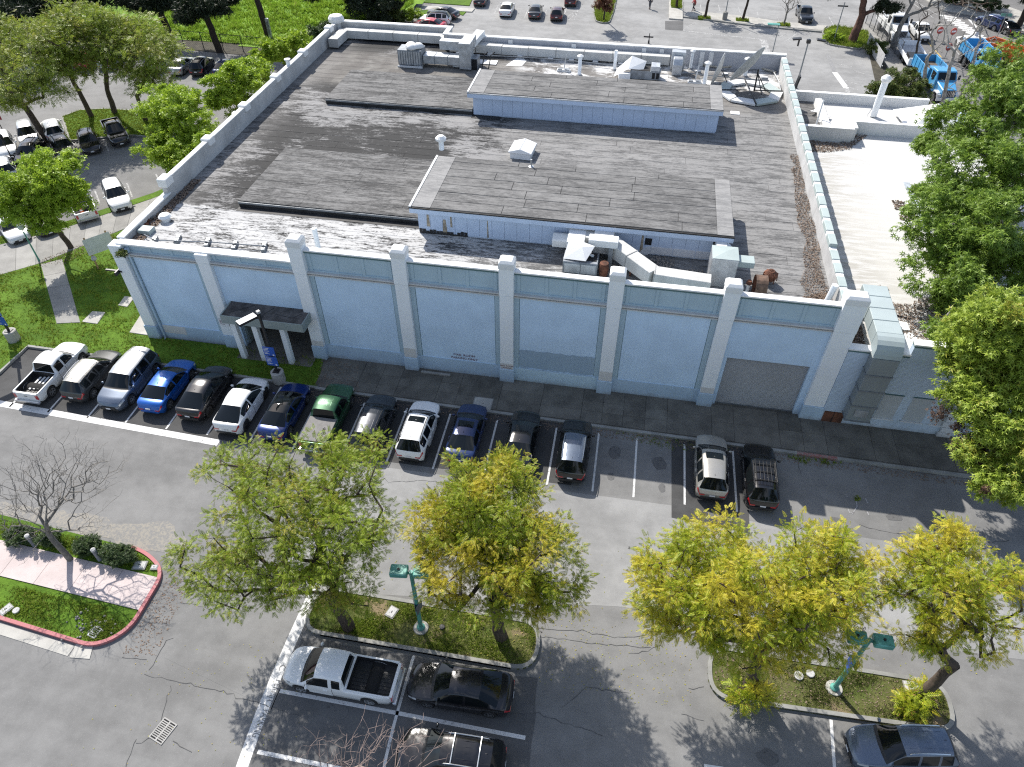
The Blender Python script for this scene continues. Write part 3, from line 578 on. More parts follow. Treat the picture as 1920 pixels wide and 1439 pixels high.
flakes('leaf_litter', [(-13.9, -20.5), (-12.3, -20.5), (-12.6, -16), (-13.9, -16)], 420, 0.012, M_LITTER, (0.025, 0.05), 8, 0.01, 0.1)
flakes('leaf_litter', [(-13.5, -29), (-1, -29), (-6.5, -18.5), (-13.5, -20)], 330, 0.012, M_LITTER_Y, (0.02, 0.035), 9, 0.01, 0.1)
flakes('leaf_litter', [(-12, -2.9), (28, -2.95), (28, -3.7), (-12, -3.5)], 2600, 0.012, M_LITTER, (0.025, 0.055), 10, 0.015, 0.1)
flakes('leaf_litter', [(-11.6, -2.7), (-8.8, -2.6), (-9.6, -0.2), (-12.2, 0.0)], 700, 0.125, M_LITTER, (0.025, 0.055), 11, 0.015, 0.1)
flakes('leaf_litter', [at(*p) for p in [(80, 490), (215, 436), (215, 452), (120, 500), (75, 505)]], 1600, 0.13, M_LITTER, (0.03, 0.06), 12)
# sidewalk in front of the building
sw = struct(MB().prism([(-11.7, -2.62), (36, -2.95), (36, 0.4), (-12.2, 0.4)], -0.05, 0.10).build('sidewalk', M_CONC_D))
x = -11.75
while x < 34:
    w = RND.choice([1.25, 1.3, 2.5, 2.6, 3.0]); y0 = -2.52 - (x + 11) * 0.007; cut = [0.2, -0.85, -1.7, y0] if x < 12 else [0.2, -1.25, y0]
    for a, b in zip(cut[:-1], cut[1:]):
        sl = RND.uniform(-0.02, 0.02); slab([(x, b), (x + w, b - 0.01), (x + w, a), (x, a)], 0.0, 0.125, sw, M_CONC_D, 0.016, jit=0.006)
    x += w
kerb([(-11.6, -2.72), (17.4, -2.93)], 0.19, -0.02, 0.15, M_KERB); kerb([(17.4, -2.93), (19.6, -2.95)], 0.19, -0.02, 0.15, m_worn('faded_red_paint', (0.30, 0.13, 0.12), (0.25, 0.22, 0.2), 0.62)); kerb([(19.6, -2.95), (36, -3.02)], 0.19, -0.02, 0.15, M_KERB)
blades('weeds', rough_poly([(16.9, -3.3), (17.8, -3.55), (18.3, -3.25), (19.2, -3.45), (19.8, -3.1), (16.9, -3.05)], 3, .1), 260, 0.0, M_BLADE, (0.05, 0.22), 0.02, 31); blades('weeds', [(10.3, -3.9), (13.6, -3.4), (13.6, -2.9), (7, -2.85), (7, -3.2)], 350, 0.0, M_BLADE, (0.04, 0.13), 0.02, 32); blades('weeds', rough_poly([(20.15, -5.7), (20.45, -5.75), (20.4, -5.4), (20.2, -5.35)], 4, .06, .1), 70, 0.0, M_BLADE, (0.05, 0.16), 0.02, 33)
# gravel-edged bank at the far right, under the big tree
sheet('bare_soil', rough_poly([(30.5, -12.5), (40, -3), (40, -22), (31, -22), (29.3, -14.2)], 9, 0.2), 0.012, simple('bare_soil', (0.10, 0.075, 0.06), 0.95, 0, .4, 3)); flakes('leaf_litter', [(30.5, -12.5), (40, -3), (40, -22), (31, -22), (29.3, -14.2)], 4200, 0.015, M_LITTER, (0.04, 0.09), 13)
# left lot island, meadow bank, back lawns and beds
LI = [at(*p) for p in [(118, 221), (150, 209), (200, 206), (282, 212), (330, 226), (312, 262), (250, 256), (170, 262), (132, 266)]]
lawn('planting_bed', LI, 0.12, M_GRASS); kerb(LI, 0.18, -0.02, 0.16, M_KERB, True); blades('grass', LI, 9000, 0.11, M_BLADE, (0.06, 0.2), 0.03, 8)
SI = [at(*p) for p in [(14, 318), (70, 300), (74, 308), (18, 328)]]; lawn('planting_bed', SI, 0.12, M_DRYG); kerb(SI, 0.16, -0.02, 0.16, M_KERB, True)
MEAD = [(-260, 58), (-90, 55), (-54, 54.2), (-40.5, 53.2), (-30, 57), (-26.5, 66), (-25, 72), (-33, 86), (-40, 140), (-260, 300)]
def hm(P):
    x, y = P[:, 0], P[:, 1]; d = np.clip((y - 54) / 40, 0, 2); return 0.1 + d * 1.3 + 0.5 * np.clip((y - 54) / 6, 0, 1) * (0.5 + 0.5 * np.sin(x * 0.55 + 0.8 * np.sin(y * 0.35))) * (0.6 + 0.4 * np.cos(y * 0.6 + x * 0.2))
nx, ny = 150, 90; gx, gy = np.meshgrid(np.linspace(-150, -24, nx), np.linspace(53, 130, ny)); GP = np.stack([gx.ravel(), gy.ravel()], 1); idx = np.arange(nx * ny).reshape(ny, nx)
Fq = np.stack([idx[:-1, :-1], idx[:-1, 1:], idx[1:, 1:], idx[1:, :-1]], -1).reshape(-1, 4); Fq = Fq[inpoly(GP[Fq].mean(1), MEAD)]
o = link('meadow', npmesh('meadow', np.concatenate([GP, hm(GP)[:, None]], 1), Fq), M_MEADOW); o.data.shade_smooth(); struct(o)
sheet('meadow_verge_shade', [(-90, 50.5), (-54, 51.2), (-28, 49.5), (-26, 53), (-30, 57), (-40.5, 53.4), (-54, 54.4), (-90, 55)], 0.05, simple('dark_soil_and_shade', (0.05, 0.045, 0.03), .95, 0, .5, 1.5))  # dark strip: the shade below the meadow fence, put in as ground colour
blades('grass', [(-58, 54.5), (-40.5, 53.5), (-30, 57), (-27, 66), (-26, 72), (-33, 84), (-58, 84)], 26000, 0, M_BLADE_M, (0.12, 0.5), 0.06, 9, hfun=hm, clump=0.7, patchy=-1.6)
lawn('lawn', [at(*p) for p in [(772, 21), (792, 12), (880, 17), (868, 30), (850, 24), (800, 28)]], 0.08, M_GRASS); lawn('lawn', [at(*p) for p in [(690, 55), (742, 22), (770, 0), (700, -8), (640, 20)]], 0.08, M_GRASS)
lawn('lawn', [at(*p) for p in [(795, 6), (880, 12), (890, -10), (812, -18)]], 0.09, M_GRASS)
struct(MB().prism([at(*p) for p in [(738, 26), (772, 2), (790, -12), (812, -12), (792, 8), (768, 24)]], 0, 0.11).build('path', M_CONC_L)); struct(MB().prism([at(*p) for p in [(768, 24), (790, 12), (890, 18), (885, 24), (800, 20)]], 0, 0.12).build('path', M_CONC_L))
for P, g in (([(1113, 20), (1117, 41), (1128, 45), (1142, 44), (1150, 22), (1156, -6), (1122, -8)], M_GRASS), ([(1541, 60), (1553, 85), (1608, 94), (1634, 88), (1626, 60), (1562, 50)], M_GRASS)):
    P = roundpoly([at(*p) for p in P], 0.5, 4); lawn('planting_bed', P, 0.12, g); kerb(P, 0.18, -0.02, 0.17, M_KERB, True)
    blades('grass', P, 2600, 0.11, M_BLADE, (0.1, 0.45), 0.04, 10)
pad = [at(*p) for p in [(1255, 3), (1254, 37), (1280, 39), (1280, 5)]]; MBp = MB().prism(pad, -0.02, 0.16).build('median', M_CONC_L, bevel=0.02); struct(MBp)
PG = [at(*p) for p in [(1258, 0), (1258, 17), (1278, 19), (1278, 2)]]; lawn('planting_bed', PG, 0.2, M_GRASS); blades('grass', PG, 700, 0.2, M_BLADE, (0.08, 0.3), 0.04, 12)
sheet('asphalt_patch', [(1247, 40), (1247, 56), (1281, 58), (1281, 40)], 0.012, M_PATCH, True)
kerb([at(*p) for p in [(1281, 33), (1330, 39), (1400, 48), (1480, 56), (1540, 61)]], 0.3, -0.02, 0.17, M_KERB)
struct(MB().prism([at(*p) for p in [(1281, 31), (1400, 46), (1541, 59), (1551, 50), (1460, 42), (1400, 33), (1300, 22)]], 0, 0.12).build('sidewalk', M_CONC_L))
struct(MB().prism([at(*p) for p in [(1630, 40), (1690, 118), (1720, 200), (1760, 260), (1738, 265), (1690, 200), (1662, 125), (1612, 45)]], 0, 0.13).build('sidewalk', M_CONC))
struct(MB().prism([at(*p) for p in [(1735, 2), (1770, 22), (1830, 32), (1960, 75), (1960, 40), (1850, 0), (1780, -14)]], 0, 0.13).build('sidewalk', M_CONC_L))
sheet('bare_soil', [at(*p) for p in [(1690, 200), (1662, 125), (1640, 95), (1628, 96), (1640, 150), (1640, 250), (1700, 270)]], 0.014, simple('dark_soil_and_shade', (0.05, 0.045, 0.03), .95, 0, .5, 1.5))
sheet('lawn', [(60, 95), (140, 60), (240, 120), (200, 300), (60, 300)], 0.02, M_DRYG); sheet('lawn', [(45, -20), (140, -20), (140, 36), (46, 36)], 0.02, M_DRYG)
sheet('lawn', [(-20, 131), (44, 131), (40, 300), (-60, 300)], 0.02, M_GRASS)
# ------------------------------------------------------------------ the blue building
H, HL, ZR = 8.30, 7.42, 7.0
PX = [-23.97, -18.37, -12.25, -6.10, 0.05, 6.12, 12.20, 18.38]
BLD = empty('commercial_building', (0, 0, 0), 0, 'long pale blue flat-roofed building with white pilasters along the parked cars', 'building')
def P_(mb, name, mat, label=None, **k):
    o = mb.build(name, mat, BLD, **k)
    if label: o['label'] = label
    return o
# carcass walls: left, right, back; inner faces weathered white
P_(MB().box(-24.1, -23.75, 0.62, 6.1, 0, HL), 'side_wall', M_STAINED); P_(MB().box(-24.1, -23.75, 6.1, 38.9, 0, H), 'side_wall', M_STAINED)
P_(MB().box(18.0, 18.4, 0.62, 37.0, 0, H - .25), 'side_wall', M_STAINED)
P_(MB().box(-24.1, -12.4, 38.6, 38.95, 0, H), 'rear_wall', M_STAINED); P_(MB().box(-12.7, -12.4, 36.75, 38.6, 0, H), 'rear_wall', M_STAINED)
P_(MB().box(-12.4, 18.4, 36.75, 37.1, 0, H - .02), 'rear_wall', m_wall('grey_rear_parapet', (0.40, 0.41, 0.44), 0.08, 0.3))
for x in (-6.3, -0.4, 6.0, 7.6, 11.2, 12.0): P_(MB().box(x - .2, x + .2, 36.62, 36.75, ZR, H - .05), 'parapet_rib', M_WHITE)
# copings
P_(MB().box(-24.18, -23.68, 0.7, 6.3, HL, HL + .1), 'coping', M_COPE, bevel=0.02)
P_(MB().box(-24.25, -23.6, 6.0, 6.9, H - .35, H + .22), 'coping_block', M_COPE, bevel=0.04)
for y in (12.4, 18.3, 24.2, 30.1, 36.6): P_(MB().box(-24.3, -23.6, y - .4, y + .4, H - .3, H + .22), 'coping_block', M_COPE, bevel=0.05)
for a, b in ((6.9, 11.95), (12.85, 17.85), (18.75, 23.75), (24.65, 29.65), (30.55, 36.15)): P_(MB().box(-24.12, -23.73, a, b, H, H + .08), 'coping', M_WHITE, bevel=0.015)
P_(MB().box(-23.6, -12.3, 38.53, 39.02, H, H + .1), 'coping', M_COPE); P_(MB().box(-12.78, -12.33, 36.7, 38.53, H, H + .1), 'coping', M_COPE); P_(MB().box(-12.3, 18.45, 36.7, 37.15, H, H + .09), 'coping', M_COPE)
P_(MB().lathe([(.55, ZR), (.55, 8.2), (.75, 8.25), (.78, 8.55), (.62, 8.8), (.3, 8.9)], (-24.0, 38.8, 0), 12), 'corner_turret', M_WHITE, 'weathered round-topped corner block')
# right parapet: mint metal coping pieces with white joints between, a taller run towards the rear
yy = 0.9
while yy < 36.3:
    L = 1.15 if yy > 5.2 else 0.95; zt = H + .05 if yy > 5.2 else H - .12
    P_(MB().box(17.98, 18.42, yy, yy + L, H - .25, zt), 'coping_cap', M_MINT, bevel=0.02); P_(MB().box(18.0, 18.4, yy + L, yy + L + .36, H - .25, zt - .05), 'coping_joint', M_COPE); yy += L + .36
# front wall
for i in range(7):
    x0, x1 = PX[i] + .41, PX[i + 1] - .41; low = i < 2; top = HL if low else H
    zc = 6.62 if not low else 6.58
    z0 = 1.2
    if i == 1:
        P_(MB().box(x0, x1, .25, .6, 3.85, zc), 'wall_panel', M_WALL)
        P_(MB().box(x0, x0 + .45, .25, .6, 0, 3.85).box(x1 - .12, x1, .25, .6, 0, 3.85), 'door_jamb', M_WALL)
        P_(MB().box(x0 + .45, x0 + .6, .6, 3.2, 0, 3.85).box(x1 - .12, x1, .6, 3.2, 0, 3.85), 'porch_side', M_BEAM); P_(MB().box(x0 + .5, x1 - .1, 3.2, 3.3, 0, 3.85), 'porch_back', simple('dark_glazing', (0.03, 0.032, 0.035), .3)); P_(MB().box(x0 + .45, x1, .6, 3.3, 3.7, 3.84), 'porch_ceiling', M_BEAM)
        P_(MB().box(x0 + .3, x1 + .1, -.95, 3.2, -.05, .14), 'porch_floor', M_CONC_D)
        for k in range(3): P_(MB().box(x0 + .9 + k * 1.4, x0 + 2.0 + k * 1.4, 3.14, 3.19, .1, 2.3), 'glass_door', M_GLASS)
    elif i == 6:
        P_(MB().box(x0, 12.86, .25, .6, 0, zc), 'wall_pier', M_WALL); P_(MB().box(17.45, x1, .25, .6, 0, zc), 'wall_pier', M_WALL); P_(MB().box(12.86, 17.45, .25, .6, 3.9, zc), 'wall_panel', M_WALL)
        md = MB(); prof = [(.55, .1)]
        for k in range(40): z = .12 + k * .0945; prof += [(.47, z), (.44, z + .03), (.44, z + .065), (.47, z + .092)]
        prof += [(.55, 3.9)]
        P_(md.extr(prof, 12.86, 17.45), 'roller_door', M_ROLLER, 'grey ribbed roller shutter closed to the pavement'); P_(MB().box(12.86, 17.45, .40, .6, .08, .16), 'door_bottom_bar', M_GALVD)
    else:
        P_(MB().box(x0, x1, .25, .6, z0, zc), 'wall_panel', M_WALL); P_(MB().box(x0, x1, .2, .6, 0, z0), 'plinth', M_PLINTH)
        [P_(MB().box(a, b, .225, .252, z0 + .003, zc - .003), 'wall_margin', M_PAR) for a, b in ((x0, x0 + .3), (x1 - .3, x1))]
        [P_(MB().box(a, a + .025, .243, .256, z0, zc), 'margin_groove', M_TEAL) for a in (x0 + .3, x1 - .325)]
    # cornice: two ledges with a channel between
    P_(MB().box(x0, x1, .02, .6, zc + .17, zc + .25), 'cornice', M_CORNW, bevel=0.015); P_(MB().box(x0, x1, .12, .6, zc + .07, zc + .17), 'cornice_channel', M_CORN); P_(MB().box(x0, x1, .08, .6, zc, zc + .07), 'cornice_lower', M_CORNW)
    zb = zc + .25
    P_(MB().box(x0, x1, .28, .62, zb, top - .1), 'parapet', M_PAR)
    nb = 3; wb_ = (x1 - x0 - .5) / nb
    for k in range(nb + 1): P_(MB().box(x0 + .25 + k * wb_ - .09, x0 + .25 + k * wb_ + .09, .23, .30, zb, top - .14), 'batten', M_PAR, bevel=0.01)
    P_(MB().box(x0, x1, .22, .28, zb, zb + .1), 'parapet_rail', M_PAR)
    if low: P_(MB().box(x0 - .4, x1 + .4, .14, .72, top - .1, top + .02), 'coping', M_COPE, bevel=0.02)
    else:
        P_(MB().box(x0, x1, .18, .60, top - .17, top - .06), 'coping_fascia', M_TEAL); P_(MB().box(x0, x1, .15, .56, top - .06, top + .04), 'coping', M_COPE, bevel=0.015)
for i, x in enumerate(PX):
    w = .40 if i < 7 else .56; tp = 8.62 if i >= 2 else 7.36
    P_(MB().box(x - w, x + w, -.02, .62, 1.15, 6.75), 'pilaster', M_PIL, bevel=0.025); P_(MB().box(x - w - .05, x + w + .05, -.08, .62, -.05, 1.15), 'pilaster_base', M_PLINTH, bevel=0.02)
    P_(MB().box(x - w - .02, x + w + .02, -.05, .7, 6.75, tp), 'pilaster_head', M_PIL, bevel=0.03)
    if i >= 2:
        P_(MB().add([(x + sx * a, .32 + sy * b, z) for z, a, b in ((8.6, w + .04, .42), (8.95, w + .04, .42), (9.10, w - .09, .28)) for sx, sy in ((-1, -1), (1, -1), (1, 1), (-1, 1))],
                    [(3, 2, 1, 0), (8, 9, 10, 11)] + [(l * 4 + k, l * 4 + (k + 1) % 4, l * 4 + 4 + (k + 1) % 4, l * 4 + 4 + k) for l in (0, 1) for k in range(4)]), 'pilaster_cap', M_COPE, bevel=0.02)
    if 2 <= i < 7: P_(MB().box(x - w + .012, x + w - .012, -.026, .1, 1.17, 1.62 + .3 * (i % 2)), 'touchup_patch', M_PILT)
P_(MB().add([(x, z_, 0) and (x, .236, z_) for x, z_ in rough_poly([(.78, 1.22), (5.38, 1.22), (5.38, 2.72), (.78, 2.62)], 6, .05, .25)], [tuple(range(len(rough_poly([(.78, 1.22), (5.38, 1.22), (5.38, 2.72), (.78, 2.62)], 6, .05, .25))))]), 'repainted_patch', M_REPAINT, 'duller blue repainted rectangle low on the wall')
P_(MB().box(.5, 5.68, .185, .2, .12, 1.12), 'repainted_plinth', M_REPAINT2, 'paler aqua stretch of plinth under the repainted patch')
P_(MB().box(-23.2, -21.6, .188, .2, .55, 1.19), 'plaster_patch', M_PILT); P_(MB().box(-18.7, -18.03, -.088, -.082, 2.0, 2.55), 'notice_board', M_SIGNW, 'white notice on the pilaster by the entrance')
for k, w in enumerate((.5, .42, .46, .3)): P_(MB().box(-18.62, -18.62 + w, -.092, -.089, 2.43 - k * .1, 2.46 - k * .1), 'notice_line', M_LETTER)
lettering('MAIL ROOM', (-2.68, .240, 1.62), (math.pi / 2, 0, 0), .25, M_LETTER, BLD, sx=1.0); lettering('PARKING ONLY', (-2.68, .240, 1.36), (math.pi / 2, 0, 0), .25, M_LETTER, BLD, sx=.95)
lettering('MAIL ROOM', (.05, -.03, 1.42), (math.pi / 2, 0, 0), .15, M_LETTER, BLD); lettering('PARKING', (.05, -.03, 1.26), (math.pi / 2, 0, 0), .15, M_LETTER, BLD)
P_(MB().tube([(-23.3, .12, 7.0), (-23.3, .1, 1.6), (-23.28, .1, .2), (-23.25, -.05, .1)], .055, 8), 'downpipe', M_PLINTH); P_(MB().box(-23.42, -23.18, 0.0, .2, 6.9, 7.15), 'rainwater_head', M_PLINTH)
# entrance canopy
P_(MB().box(-17.55, -12.28, -1.2, .248, 3.72, 3.86), 'canopy_roof', M_CANOPY); P_(MB().box(-17.58, -12.25, -1.26, -1.2, 3.28, 3.90), 'canopy_fascia', M_BEAM, bevel=0.015); P_(MB().box(-17.58, -17.5, -1.2, .2, 3.28, 3.9).box(-12.31, -12.23, -1.2, .0, 3.28, 3.9), 'canopy_end', M_BEAM)
for x in (-17.15, -15.75, -13.9): P_(MB().box(x - .17, x + .17, -.95, -.62, .1, 3.4), 'canopy_post', M_PIL, bevel=0.015)
for a in [[(-17.2, -.9), (-16.4, -.3), (-15.9, .1)], [(-15.2, -1.1), (-14.6, .05)], [(-14.3, -.5), (-13.1, -.7), (-12.7, -.2)]]: P_(MB().ribbon(a, .05, 3.865), 'felt_seam', M_TAR)
# ---- roof membrane: felt rolled out in strips
struct_roof = P_(MB().box(-23.75, 18.0, .62, 38.6, ZR - .2, ZR - .02), 'roof_deck', M_TAR)
def strips(x0, x1, y0, y1, z, w, mat, seed, lmin=4.5, lmax=13.0, th=(.004, .013), name='roofing_strip', parent=BLD, gap=.014):
    rg = random.Random(seed); y = y0
    while y < y1 - .05:
        ye = min(y + w, y1); x = x0
        while x < x1 - .05:
            xe = x + rg.uniform(lmin, lmax)
            if xe > x1 - 1.2: xe = x1
            t = rg.uniform(*th); a, b = rg.uniform(-.02, .02), rg.uniform(-.02, .02)
            MB().add([(x + gap * .6, y + gap, z - .02), (xe - gap * .6, y + gap, z - .02), (xe - gap * .6, ye, z - .02), (x + gap * .6, ye, z - .02), (x + gap * .6, y + gap + abs(a), z + t), (xe - gap * .6, y + gap + abs(b), z + t), (xe - gap * .6, ye, z + t * .45), (x + gap * .6, ye, z + t * .45)],
                     [(3, 2, 1, 0), (4, 5, 6, 7), (0, 1, 5, 4), (1, 2, 6, 5), (2, 3, 7, 6), (3, 0, 4, 7)]).build(name, mat, parent, fix=False); x = xe
        y = ye
strips(-23.75, 18.0, .62, 38.6, ZR, .98, M_ROOF, 21, 6.0, 16.0)
for (x0, x1, y0, y1, h) in ((-18.9, -6.7, 6.15, 13.9, .42), (-19.2, -6.9, 22.75, 29.1, .45)):
    P_(MB().box(x0, x1, y0, y1, ZR, ZR + h), 'raised_deck', M_TAR); P_(MB().box(x0, x1, y0 - .06, y0, ZR + h - .16, ZR + h - .03), 'deck_flashing', M_GALVD); strips(x0, x1, y0, y1, ZR + h + .02, .95, M_ROOFS, int(y0 * 7), 4, 9)
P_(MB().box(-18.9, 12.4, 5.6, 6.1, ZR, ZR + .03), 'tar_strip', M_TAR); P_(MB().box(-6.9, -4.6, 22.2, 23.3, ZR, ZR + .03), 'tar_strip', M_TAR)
P_(MB().box(-14.5, -8.4, 13.95, 14.35, ZR, ZR + .03), 'patch_strip', M_ROOFB)
def penthouse(x0, x1, y0, y1, h, seed, stains):
    zt = ZR + h; M_SID = M_WALLB
    P_(MB().box(x0 + .35, x1 - .25, y0 + .5, y1 - .1, ZR, zt - .05), 'penthouse_core', M_SID)
    n = int((x1 - x0 - .6) / .77); w = (x1 - x0 - .6) / n; me = None
    for k in range(n):
        xa = x0 + .35 + k * w
        o = MB().box(xa + .008, xa + w - .008, y0 + .44, y0 + .49, ZR + .1, zt - .38).build('siding_panel', M_SID, BLD) if k == 0 else link('siding_panel', me, M_SID, BLD, (k * w, 0, 0))
        me = o.data
    m = int((y1 - y0 - .6) / .77); wy = (y1 - y0 - .6) / m
    for k in range(m): MB().box(x1 - .25, x1 - .2, y0 + .5 + k * wy + .008, y0 + .5 + (k + 1) * wy - .008, ZR + .1, zt - .38).build('siding_panel', M_SID, BLD)
    P_(MB().box(x0, x1, y0, y0 + .44, zt - .42, zt - .06), 'fascia', M_SID, bevel=0.01); P_(MB().box(x1 - .2, x1, y0 + .44, y1, zt - .42, zt - .06).box(x0, x0 + .35, y0 + .44, y1, zt - .42, zt - .06), 'fascia', M_WHITE)
    P_(MB().box(x0 - .02, x1 + .02, y0 - .03, y0 + .05, zt - .1, zt - .02), 'drip_edge', M_TAR if seed == 1 else M_GALV)
    P_(MB().box(x0, x1, y0 + .05, y1, zt - .06, zt), 'penthouse_roof', M_TAR)
    strips(x0 + 1.3, x1 - .95, y0 + .05, y1, zt + .02, 1.0, M_ROOFP, 40 + seed, 3.0, 6.5, gap=.034)
    for (a, b) in ((x0 + .12, x0 + 1.3), (x1 - .95, x1 - .02)): P_(MB().box(a, b, y0 + .06, y1 - .02, zt - .02, zt + .03), 'roof_border', M_ROOFB)
    P_(MB().box(x0 - .01, x0 + .12, y0, y1, zt - .05, zt + .07), 'verge_trim', M_COPE)
    for (x, w_, zt_, zb_) in stains: P_(MB().add([(x, y0 + .435, ZR + zb_), (x + w_, y0 + .435, ZR + zb_), (x + w_ * .75, y0 + .435, ZR + zt_), (x + w_ * .2, y0 + .435, ZR + zt_)], [(0, 1, 2, 3)]), 'rust_stain', M_STAIN)
M_WALLB = m_wall('light_blue_siding', (0.47, 0.56, 0.71), 0.05, 0.2)
penthouse(-6.78, 12.38, 4.75, 11.45, 2.02, 1, [(-5.9, .22, 1.5, .5), (-4.9, .3, 1.1, .1), (-4.4, .14, 1.5, .6), (-2.1, .10, 1.3, .1), (5.1, .28, 1.45, .3), (7.2, .2, 1.3, .15)])
penthouse(-7.15, 12.4, 22.3, 27.1, 1.98, 2, [])
P_(MB().box(7.45, 7.85, 5.17, 5.2, ZR + .7, ZR + 1.15), 'wall_hole', M_DARK); P_(MB().box(11.35, 11.85, 5.16, 5.2, ZR + .75, ZR + 1.55), 'wall_hole', M_DARK)
for k in range(14): x = -6.4 + k * .22; P_(MB().box(x, x + .2, 5.17, 5.195, ZR, ZR + RND.uniform(.1, .35)), 'tar_smear', M_TAR)
# leaf litter collected on the roof
flakes('leaf_litter', rough_poly([(16.4, 2.2), (17.95, .8), (17.98, 20), (17.55, 20), (17.35, 15), (17.1, 10), (17.25, 8), (16.7, 5)], 12, .22, .8), 9500, ZR + .02, M_LITTER, (.025, .055), 20, .12); flakes('leaf_litter', [(14.6, .78), (17.9, .78), (17.9, 3.2), (16.4, 2.4)], 5200, ZR + .02, M_LITTER, (.025, .055), 21, .12)
flakes('leaf_litter', [(-23.7, .8), (-22.9, .9), (-23.1, 9), (-23.7, 9)], 1600, ZR + .02, M_LITTER, (.04, .09), 22, .05)
for i, (px, py, r) in enumerate(((1238, 493, .75), (1245, 514, .8), (1305, 518, .75), (1142, 505, .7), (1205, 560, .5))):
    x, y = at(px, py, ZR); flakes('gravel_heap', [(x + r * math.cos(t) * 1.2, y + r * math.sin(t) * .8) for t in np.linspace(0, 6.1, 14)], 420, ZR + .02, simple('pale_gravel', (.3, .27, .24), .9, 0, .4, 8), (.03, .07), 50 + i, .08)
# ---- things standing on the roof
def ar(px, py, z=ZR): return (*at(px, py, z), z)
def thing_at(name, p, label, cat, group=None, rz=0.0): return empty(name, p, rz, label, cat, group)
def vent(px, py, h, r, label, cap=True, mat=None, lean=0.0):
    t = thing_at('vent_pipe', ar(px, py), label, 'vent pipe', 'vent pipes on the big roof'); m = mat or M_PIL
    MB().tube([(0, 0, 0), (lean, 0, h)], r, 12).build('pipe', m, t, smooth=False); MB().lathe([(r + .18, 0), (r + .1, .06), (r + .02, .12)], (0, 0, 0), 12).build('flashing', M_ROOFB, t)
    if cap: MB().lathe([(r * .9, h), (r * 1.75, h + .05), (r * 1.8, h + .12), (r * .7, h + .24), (.01, h + .28)], (lean, 0, 0), 14).build('rain_cap', M_COPE, t)
vent(1086, 142, 1.55, .16, 'capped white vent pipe behind the rear penthouse, nearest the fallen metal cover'); vent(1152, 132, 1.7, .14, 'uncapped white vent pipe behind the crumpled air unit', False); vent(1294, 130, 1.45, .13, 'thin capped vent pipe beyond the steel hood box'); vent(1320, 160, 1.75, .16, 'capped vent pipe beside the grey dish lying on edge'); vent(1396, 144, 1.4, .18, 'capped vent pipe with a wide waist close to the rear parapet corner')
t = thing_at('vent_pipe', ar(547, 152), 'white vent pipe by the left parapet near the second coping block', 'vent pipe', 'vent pipes on the big roof'); MB().tube([(0, 0, 0), (0, 0, 1.75)], .17, 12).build('pipe', M_PIL, t); MB().lathe([(.16, 1.7), (.27, 1.75), (.27, 1.85)], (0, 0, 0), 12).build('rain_cap', M_COPE, t)
vent(448, 240, 1.05, .14, 'short vent pipe with a flat cap by the left parapet'); t = thing_at('vent_pipe', (*at(828, 281, 9.02), 9.03), 'mushroom vent on the corner of the front penthouse roof', 'vent pipe', 'vent pipes on the big roof'); MB().tube([(0, 0, 0), (0, 0, .7)], .17, 12).build('pipe', M_PIL, t); MB().lathe([(.2, .62), (.36, .68), (.37, .82), (.2, .98), (.02, 1.03)], (0, 0, 0), 14).build('rain_cap', M_COPE, t)
vent(598, 470, 1.55, .15, 'plain white pipe behind the third front pilaster', False); vent(1549, 569, 1.25, .17, 'leaning white pipe in the leaf litter at the front right corner', False, lean=.12)
t = thing_at('vent_pipe', ar(312, 414), 'squat white cap vent on the bleached front left roof', 'vent pipe', 'vent pipes on the big roof'); MB().lathe([(.28, 0), (.28, .25), (.42, .3), (.3, .45), (.02, .5)], (0, 0, 0), 14).build('rain_cap', M_COPE, t)
t = thing_at('vent_pipe', (*at(996, 313, 9.02), 9.03), 'small tin vent on the middle of the front penthouse roof', 'vent pipe', 'vent pipes on the big roof'); MB().lathe([(.22, 0), (.06, .06), (.06, .5)], (0, 0, 0), 10).build('pipe', M_GALV, t)
# roof hatch
t = thing_at('roof_hatch', ar(980, 290), 'white gabled roof hatch behind the front penthouse', 'roof hatch', None, -.08); MB().box(-.75, .75, -.8, .8, 0, .55).build('curb', M_WHITE, t); MB().extr([(-.86, .55), (0, .82), (.86, .55), (.86, .47), (-.86, .47)], -.92, .92, 'y').build('lid', M_COPE, t, bevel=.02); MB().box(-.012, .012, -.92, .92, .815, .835).build('ridge_seam', M_GALV, t)
# pipe blocks
for (px, py, lb) in ((290, 455, 'first from the corner'), (334, 452, 'second from the corner'), (390, 458, 'third from the corner'), (441, 463, 'fourth from the corner'), (496, 466, 'fifth, nearest the tall pilaster')):
    t = thing_at('pipe_support', ar(px, py), 'dark wooden pipe block across the front left roof edge, ' + lb, 'pipe support', 'wooden pipe blocks at the front left', .25); MB().box(-.13, .13, -.45, .45, 0, .2).build('block', M_GALVD, t, bevel=.02); MB().tube([(0, -.2, .2), (0, -.2, .34), (.3, -.1, .34)], .02, 6).build('strap', M_BLKMET, t)
tag(MB().tube([ar(270, 440, 7.22), ar(290, 451, 7.24), ar(390, 454, 7.24), ar(500, 462, 7.24)], .035, 6).build('conduit', M_GALVD), 'thin steel conduit running over the wooden pipe blocks', 'conduit')
tag(MB().box(-.42, .42, -.32, .32, 0, .3).build('junction_box', M_MINT, bevel=.02), 'pale metal box beside the left parapet near the front corner', 'junction box').location = ar(276, 436)
